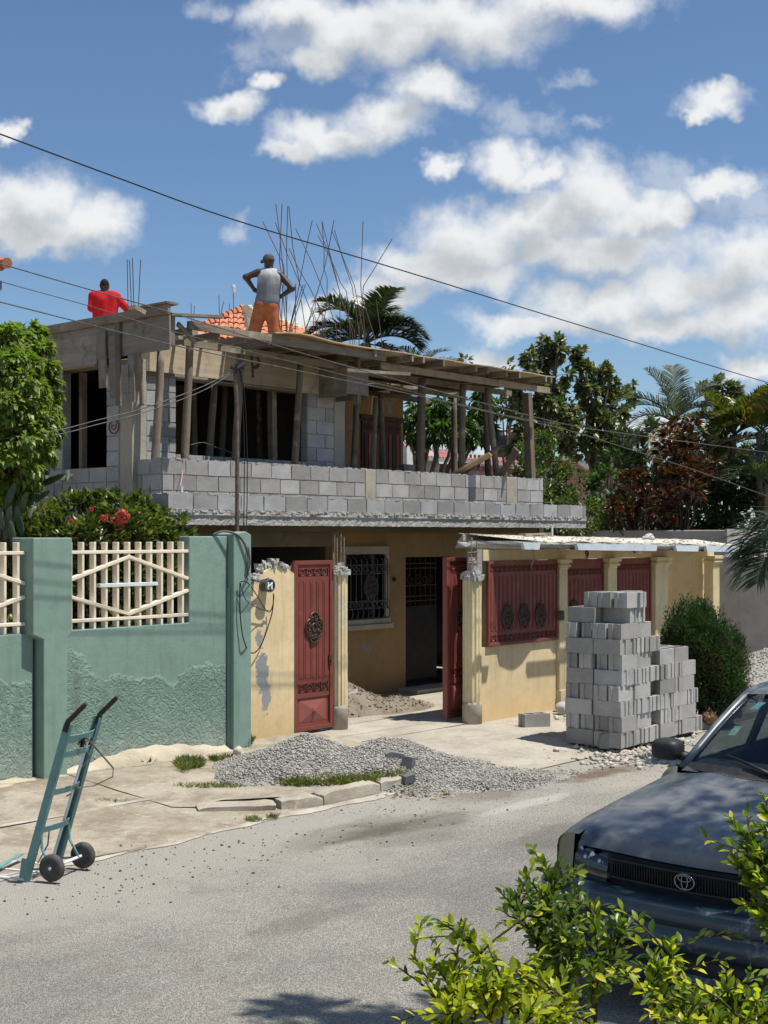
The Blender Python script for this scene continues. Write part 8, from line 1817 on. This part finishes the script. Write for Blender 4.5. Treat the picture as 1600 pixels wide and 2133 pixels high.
# ---- juniper beside the block stack
jb = on_z(1462, 1500, 0.09); jh = 1.72; jr = 0.60
root = empty('juniper', jb, 'round-topped dense green bush with brown inside beside the block stack', 'bush')
m = MB(); m.tube([jb, jb + Vector((0, 0, 1.2))], [0.06, 0.02], 7); m.build('trunk', BARKD, root)
LOB = [((0, 0, 0.80), (0.50, 0.50, 0.80)), ((-0.20, 0.14, 1.10), (0.34, 0.34, 0.62)), ((0.16, -0.20, 0.70), (0.44, 0.42, 0.55)), ((0.30, -0.26, 0.95), (0.24, 0.24, 0.42)), ((-0.26, 0.28, 0.70), (0.32, 0.32, 0.60)), ((0.02, 0.02, 1.36), (0.22, 0.22, 0.36)), ((0.10, -0.30, 0.40), (0.36, 0.34, 0.36)), ((-0.1, -0.22, 1.0), (0.28, 0.26, 0.45))]
def jun(n, k0, k1, jit=0.35):
    P = []; Dd = []
    for (c, r) in LOB:
        k = int(n * (r[0] * r[2]) / 1.6); d = unit(RNG.normal(0, 1, (k, 3))); rad = RNG.uniform(k0, k1, (k, 1)) * (1 + 0.10 * np.sin(d[:, :1] * 9 + d[:, 2:] * 7) + 0.07 * np.sin(d[:, 1:2] * 17 + 3))
        p = np.array(c) + d * rad * np.array(r); ok = p[:, 2] > 0.05; P.append(p[ok]); Dd.append((d * 0.55 + np.array([0, 0, 0.75]) + RNG.normal(0, jit, (k, 3)))[ok])
    P = np.concatenate(P) + np.array(jb); return P, np.concatenate(Dd)
P, Dd = jun(46000, 0.84, 1.03); low = P[:, 2] - jb.z; sideb = (P[:, 0] - jb.x) * -S + (P[:, 1] - jb.y) * C
brown = (vnoise(P, 6.0, 4) > 0.05) & (low < 1.15) & (RNG.random(len(P)) < 0.75)
leaves('foliage', P[~brown], Dd[~brown], RNG.uniform(0.022, 0.055, (~brown).sum()), 0.14, L_JUN, root, simple=True, flat=0.2, droop=0.1)
leaves('dry_foliage', P[brown], Dd[brown], RNG.uniform(0.02, 0.05, brown.sum()), 0.14, L_JUNB, root, simple=True, flat=0.2, droop=0.1)
P, Dd = jun(16000, 0.5, 0.86); leaves('darker_foliage', P, Dd, RNG.uniform(0.04, 0.10, len(P)), 0.2, L_DARK, root, simple=True, flat=0.2)
m = MB()
for i in range(26):
    a = random.uniform(0, 6.28); h0 = random.uniform(0.1, 0.9); m.tube([jb + Vector((0, 0, h0)), jb + Vector((0.45 * math.cos(a), 0.45 * math.sin(a), h0 + random.uniform(0.2, 0.5)))], [0.012, 0.004], 4)
m.build('branches', BARKD, root)

# ---- near hedge of golden shrub below the camera
def shoot(m, root_p, tip, nleaf, size, P, Dr, L):
    root_p, tip = Vector(root_p), Vector(tip); pts = limb(m, root_p, tip, 0.0038, 0.0014, 0.025, 7, 4)
    for i in range(nleaf):
        t = 0.12 + 0.88 * (i / nleaf) ** 0.9; k = min(int(t * 7), 6); p = pts[k].lerp(pts[k + 1], t * 7 - k); ax_ = (pts[k + 1] - pts[k]).normalized()
        az = i * 2.4 + random.uniform(-.4, .4); o = ax_.orthogonal().normalized(); o2 = ax_.cross(o); rad = o * math.cos(az) + o2 * math.sin(az)
        P.append(p); Dr.append(rad * (1.0 - 0.45 * t) + ax_ * (0.55 + 0.5 * t) + Vector((random.uniform(-.2, .2), random.uniform(-.2, .2), random.uniform(-.1, .3)))); L.append(size * random.uniform(0.7, 1.15) * (1.0 - 0.35 * t))
def golden(name, lab, base, shoots, size=0.053, mat=L_DUR, dens=30, side=0.6, mat2=L_DURD, frac2=0.35):
    base = Vector(base); root = empty(name, (base.x, base.y, 0.40), lab, 'shrub'); m = MB(); P = []; Dr = []; L = []
    for (px, py, D, n) in shoots:
        tip = on_d(px, py, D); b = Vector(base) + Vector((random.uniform(-.15, .15), random.uniform(-.1, .1), 0.35)); g_ = Vector((base.x + (b.x - base.x) * .4, base.y + (b.y - base.y) * .4, 0.36)); limb(m, g_, b, 0.012, 0.008, 0.03, 4, 5); mid = b.lerp(tip, 0.45); mid.z = b.z + (tip.z - b.z) * 0.5
        limb(m, b, mid, 0.007, 0.004, 0.03, 4, 5); shoot(m, mid, tip, n, size, P, Dr, L)
        for s_ in range(int(n * 0.17)):
            t = random.uniform(0.15, 0.92); p = mid.lerp(tip, t); e = p + Vector((random.gauss(0, .09), random.gauss(0, .09), random.uniform(-.01, .14))); shoot(m, p, e, 10, size * 0.95, P, Dr, L)
    m.build('stems', BARKD, root); P = np.array([tuple(p) for p in P]); Dr = np.array([tuple(p) for p in Dr]); L = np.array(L); k = RNG.random(len(P)) < frac2
    for nm, kk, mt_ in (('foliage', ~k, mat), ('darker_foliage', k, mat2)):  # a random share of the leaves takes the shaded leaf colour
        if kk.any(): np_mesh(nm, *leaf_fine(P[kk], Dr[kk], L[kk], 0.215, flat=0.5), mt_, root, smooth=True)
    return root
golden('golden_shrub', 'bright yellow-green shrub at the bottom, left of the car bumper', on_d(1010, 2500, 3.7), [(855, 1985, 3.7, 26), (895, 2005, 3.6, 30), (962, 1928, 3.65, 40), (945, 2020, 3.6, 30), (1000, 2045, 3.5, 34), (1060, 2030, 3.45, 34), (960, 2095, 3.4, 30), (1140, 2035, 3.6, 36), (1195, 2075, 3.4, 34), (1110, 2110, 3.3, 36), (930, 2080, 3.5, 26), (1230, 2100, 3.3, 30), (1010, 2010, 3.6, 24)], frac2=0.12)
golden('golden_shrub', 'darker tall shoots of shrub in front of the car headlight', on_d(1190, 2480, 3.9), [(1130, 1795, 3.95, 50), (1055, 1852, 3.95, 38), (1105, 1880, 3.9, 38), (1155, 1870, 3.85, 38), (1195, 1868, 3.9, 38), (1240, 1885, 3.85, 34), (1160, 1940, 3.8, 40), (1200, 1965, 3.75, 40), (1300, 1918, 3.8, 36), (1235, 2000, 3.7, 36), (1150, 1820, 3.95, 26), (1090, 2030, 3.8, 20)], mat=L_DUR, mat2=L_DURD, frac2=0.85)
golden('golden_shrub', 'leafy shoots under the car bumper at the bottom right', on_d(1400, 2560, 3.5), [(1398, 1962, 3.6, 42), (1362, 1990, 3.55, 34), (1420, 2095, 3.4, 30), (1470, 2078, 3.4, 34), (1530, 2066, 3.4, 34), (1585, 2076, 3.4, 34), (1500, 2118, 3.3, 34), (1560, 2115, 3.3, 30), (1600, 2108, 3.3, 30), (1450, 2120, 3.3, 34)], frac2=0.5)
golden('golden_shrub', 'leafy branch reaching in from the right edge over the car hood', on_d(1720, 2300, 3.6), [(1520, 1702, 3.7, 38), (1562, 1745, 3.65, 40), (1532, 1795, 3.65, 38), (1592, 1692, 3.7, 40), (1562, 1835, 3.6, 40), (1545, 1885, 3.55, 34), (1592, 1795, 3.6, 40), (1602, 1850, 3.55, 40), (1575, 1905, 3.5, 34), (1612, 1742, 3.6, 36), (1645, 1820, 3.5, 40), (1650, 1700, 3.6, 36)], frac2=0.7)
# ---- shade tree standing out of frame to the right; its crown shades the bottom of the road
tr = [((6.35, 1.80, 8.2), (0.62, 0.6, 0.5)), ((5.95, 1.85, 8.0), (0.42, 0.4, 0.35)), ((6.95, 1.55, 8.3), (0.7, 0.6, 0.5)), ((7.4, 0.5, 8.6), (1.0, 0.9, 0.9)), ((6.7, 0.8, 8.2), (0.9, 0.8, 0.7)), ((8.1, -0.5, 8.4), (1.1, 1.0, 0.9))]
clump_tree('shade_tree', 'tree out of frame at the right whose crown shades the near road', Vector((9.4, -1.6, 0.3)), [(Vector(c), r) for c, r in tr], L_MANGO, (0.12, 0.2), 620, r0=0.2, wd=0.22, sub=18)

# ================================================================ buildings behind
# orange tiled roof behind the standing man
rd_ = empty('tiled_roof_house', on_d(520, 760, 40) * Vector((1, 1, 0)), 'house with orange clay tile roof and pale ridge behind the standing man', 'house')
ap = on_d(512, 647, 40.0); rgt = Vector((S, -C, 0)); fwd_ = Vector((C, S, 0))
k = 40 / F
def RP(px, py, dd=0.0): p = on_d(px, py, 40 + dd); return p
eaveL, eaveR, eaveC = RP(380, 705, -1.0), RP(660, 705, 0.5), RP(528, 712, -2.6)
m = MB(); m.add([ap, eaveL, eaveC, eaveR, ap + fwd_ * 6, eaveL + fwd_ * 7 , eaveR + fwd_ * 7], [(0, 1, 2), (0, 2, 3), (0, 4, 5, 1), (0, 3, 6, 4)]); m.build('roof_deck', CLAYT, rd_)
def tiles(a, b0, b1, n, rows, mat):
    for i in range(n):
        t = (i + 0.5) / n; foot_ = b0.lerp(b1, t); 
        head = a.lerp(foot_, 0.02) if True else a
        # each tile column runs straight down the slope; clipped by the hip
        dn_ = (b0.lerp(b1, 0.5) - a); sidev = (b1 - b0); 
        top = foot_ - dn_ * max(0.04, 1 - abs(2 * t - 1)) ; nrm = sidev.cross(dn_).normalized()
        if nrm.z < 0: nrm = -nrm
        L = (foot_ - top); kk = max(1, int(L.length / 0.34)); m = MB(); w = sidev.length / n
        for j in range(kk):
            p0 = top + L * (j / kk); p1 = top + L * ((j + 1.12) / kk); d = (p1 - p0); sd = sidev.normalized(); vs = []
            for (pp, lift) in ((p0, 0.015), (p1, 0.05)):
                for q_ in range(6): ang = math.pi * q_ / 5; vs.append(pp + sd * (w * 0.48 * math.cos(ang)) + nrm * (lift + w * 0.34 * math.sin(ang)))
            m.add(vs, [(q_, q_ + 1, q_ + 7, q_ + 6) for q_ in range(5)])
        m.build('tile_column', mat, rd_)
tiles(ap, eaveL, eaveC, 11, 8, CLAYT); tiles(ap, eaveC, eaveR, 10, 8, CLAYT)
for (a, b) in ((ap, eaveC), (ap, eaveL), (ap, eaveR)):
    n_ = 14
    for j in range(n_): p0 = a.lerp(b, j / n_); p1 = a.lerp(b, (j + 1.15) / n_); m = MB(); m.tube([p0 + Vector((0, 0, .05)), p1 + Vector((0, 0, 0.10))], [0.12, 0.145], 8); m.build('ridge_tile', PALET if b is eaveC or b is eaveR else CLAYT, rd_)
m = MB(); c = RP(520, 760); m.box(c.x - 3, c.y, 0, c.x + 3, c.y + 6, RP(520, 708).z); m.build('wall', WHITEP, rd_)
# tiled roof corner at the left edge
lf = empty('tiled_roof_house', on_d(-60, 1100, 19) * Vector((1, 1, 0)), 'corner of a tiled roof eave at the left edge of the picture', 'house')
for (px, py) in ((-28, 546), (-14, 550), (0, 545), (-40, 556)):
    p = on_d(px, py, 19); m = MB(); m.tube([p + Vector((0, 0, 0.06)) - rgt * 0.15 + fwd_ * .3, p + rgt * 0.10 - Vector((0, 0, 0.02))], [0.065, 0.08], 10); m.build('roof_tile', CLAYT, lf)
p = on_d(-30, 560, 19.1); m = MB(); m.beam(p - rgt * 2, p + rgt * 0.16, 0.1, 0.07); m.build('eave_board', CLAYT, lf)
p = on_d(-40, 566, 19.3); m = MB(); a = p - rgt * 2; b = p - rgt * 0.75; m.add([a, b, Vector((b.x, b.y, 0)), Vector((a.x, a.y, 0)), a + fwd_ * 3, b + fwd_ * 3, Vector((b.x, b.y, 0)) + fwd_ * 3, Vector((a.x, a.y, 0)) + fwd_ * 3], [(0, 1, 2, 3), (1, 5, 6, 2), (4, 7, 6, 5), (0, 4, 5, 1), (0, 3, 7, 4)]); m.build('wall', WHITEP, lf, recalc=True)
m = MB(); p = on_d(2, 585, 18.95); m.tube([p, p - Vector((0, 0, .12))], 0.012, 6); m.tube([p - Vector((0, 0, .12)), p - Vector((0.05, 0.02, .15))], 0.012, 6); m.build('eave_hook', CABLE, lf)
# low house with red zinc roof behind the terrace
VB = 24.0
zh = empty('zinc_roof_house', (26.5, VB, 0), 'low white and pink house with rusty red metal roof behind the terrace', 'house')
a, b = on_v(842, 927, VB), on_v(1062, 945, VB); a2 = on_v(842, 1010, VB)
m = MB(); m.box(a.x, VB, 0, b.x + 1.5, VB + 0.2, a.z - 0.45); m.build('wall', PINK, zh)
m = MB(); m.box(a.x - 0.3, VB - 0.35, 0, a.x + 1.1, VB - 0.01, a.z - 0.05); m.build('white_wall', WHITEP, zh)
r0, r1, r2, r3 = on_v(868, 932, VB - 0.6), on_v(1066, 950, VB - 0.6), on_v(1100, 925, VB + 5), on_v(868, 905, VB + 5)
r0 = Vector((a.x + .3, VB - .6, a.z - 0.33)); r1 = Vector((b.x + 1.2, VB - .6, a.z - 0.33)); r2 = Vector((b.x + 1.2, VB + 5, a.z + 0.55)); r3 = Vector((a.x + .3, VB + 5, a.z + 0.55))
ns = 9
for i in range(ns):
    t0, t1 = i / ns, (i + 0.985) / ns; m = MB()
    def zf(s, t): 
        p = r0.lerp(r1, t0 + (t1 - t0) * s).lerp(r3.lerp(r2, t0 + (t1 - t0) * s), t); p.z += 0.022 * math.sin(s * 2 * math.pi * 5) + 0.004 * (i % 2); return p
    m.grid(zf, 30, 3); m.build('zinc_sheet', ZINC, zh)
m = MB(); m.beam(r0 + Vector((0, 0, -.06)), r1 + Vector((0, 0, -.06)), 0.06, 0.10); m.build('eave_board', MORTAR, zh)
m = MB(); m.box(a.x + 1.2, VB - 0.4, 0, a.x + 3.6, VB - 0.15, a.z - 0.62); m.build('broken_wall', PINK, zh)
wb = on_v(985, 968, VB - .1); m = MB(); m.box(wb.x - .4, VB - 0.06, wb.z - 0.5, wb.x + .4, VB - 0.01, wb.z + 0.35); wfr = m.build('window', WHITEP, zh)
for i in range(4): x = wb.x - .3 + .2 * i; m = MB(); m.box(x, VB - .075, wb.z - .45, x + .09, VB - 0.061, wb.z + .3); m.build('pane', DG, wfr)
# black water tank with its stand
tp = on_d(1048, 920, 50.0); wtk = empty('water_tank', (tp.x, tp.y, tp.z - 0.75), 'black plastic water tank behind the crossed props', 'water tank')
m = MB(); m.smooth = True; m.lathe([(0.0, -0.72), (0.38, -0.72), (0.42, -0.68), (0.42, -0.30), (0.405, -0.28), (0.42, -0.26), (0.42, 0.05), (0.40, 0.12), (0.22, 0.20), (0.21, 0.24), (0.0, 0.25)], 28, tp + Vector((0, 0, 0.12))); m.build('tank', TANK, wtk)
m = MB(); m.lathe([(0.19, 0.0), (0.20, 0.05), (0.0, 0.07)], 20, tp + Vector((0, 0, 0.36))); m.build('lid', TANK, wtk)
m = MB(); m.box(tp.x - .6, tp.y - .6, 0, tp.x + .6, tp.y + .6, tp.z - 0.605); m.build('tank_stand', PINK, wtk)
# pink gable right of the shrubs
PG = 36.0
pg = empty('pink_house', on_d(1205, 1060, PG) * Vector((1, 1, 0)), 'pink house with pale curved gable coping among the trees', 'house')
pr_ = [(1150, 962), (1186, 954), (1196, 956), (1215, 972), (1228, 977), (1246, 975), (1300, 985)]
top = [on_d(x, y, PG) for x, y in pr_]; m = MB(); n_ = len(top); m.add(top + [Vector((p.x, p.y, 0)) for p in top], [(i, i + 1, i + 1 + n_, i + n_) for i in range(n_ - 1)])
bk = [p + fwd_ * 4 for p in top]; m.add(top + bk, [(i + 1, i, i + n_, i + 1 + n_) for i in range(n_ - 1)]); m.build('wall', PINK, pg)
for i in range(n_ - 1): m = MB(); m.beam(top[i] - fwd_ * .1 + Vector((0, 0, .02)), top[i + 1] - fwd_ * .1 + Vector((0, 0, .02)), 0.4, 0.12); m.build('coping', WHITEP, pg)
for (x0, x1, y0, y1, D, lab) in ((1300, 1420, 1000, 1040, 38, 'red roofed house glimpsed behind the crotons'),):
    h = empty('red_roof_house', on_d(1350, 1080, D) * Vector((1, 1, 0)), lab, 'house'); a, b, c_ = on_d(x0, y1, D), on_d(x1, y1, D), on_d(x0, y0, D + 3)
    m = MB(); m.add([a, b, on_d(x1, y0, D + 3), c_], [(0, 1, 2, 3)]); m.build('roof', CLAYT, h); m = MB(); m.add([a, b, Vector((b.x, b.y, 0)), Vector((a.x, a.y, 0))], [(0, 1, 2, 3)]); m.build('wall', PINK, h)
# grey neighbour: street wall and flat-roofed volume at the right
gh = empty('grey_house', (26, 13, 0), 'grey plastered flat house and yard wall at the right edge', 'house')
cA = on_d(1510, 1104, 26.5); zt = cA.z
m = MB(); m.box(cA.x, cA.y, 0, cA.x + 8, cA.y + 9, zt); m.build('house_block', GREYW, gh, bevel=0.02)
m = MB(); m.box(cA.x - 0.02, cA.y - 0.06, zt - 0.3, cA.x + 8, cA.y - 0.001, zt + 0.02); m.build('parapet_band', GREYW, gh)
wA = on_d(1489, 1158, 25.2); wB = on_d(1640, 1161, 24.6); d = (wB - wA); d.z = 0; m = MB(); p0 = wA - d * 0.08; p1 = wA + d * 4
m.beam((p0.x, p0.y, wA.z / 2), (p1.x, p1.y, wA.z / 2), 0.18, wA.z); m.build('yard_wall', GREYW, gh, bevel=0.015)
w0 = cA + Vector((0.5, -.061, -0.62)); m = MB(); m.box(w0.x, cA.y - 0.012, zt - 0.75, w0.x + 1.0, cA.y - 0.001, zt - 0.38); m.build('window', DG, gh)
m = MB(); m.box(w0.x + 1.02, cA.y - 0.10, zt - 1.2, w0.x + 1.14, cA.y - 0.02, zt - 0.3); m.build('window_post', WHITEP, gh)
# rest of the street, beyond the frame and between the gaps
bw = empty('back_wall', (30, 26, 0), 'long low boundary wall far behind the trees', 'wall')
m = MB(); m.box(24, 44, 0, 70, 44.2, 2.2); m.build('wall', MORTAR, bw)
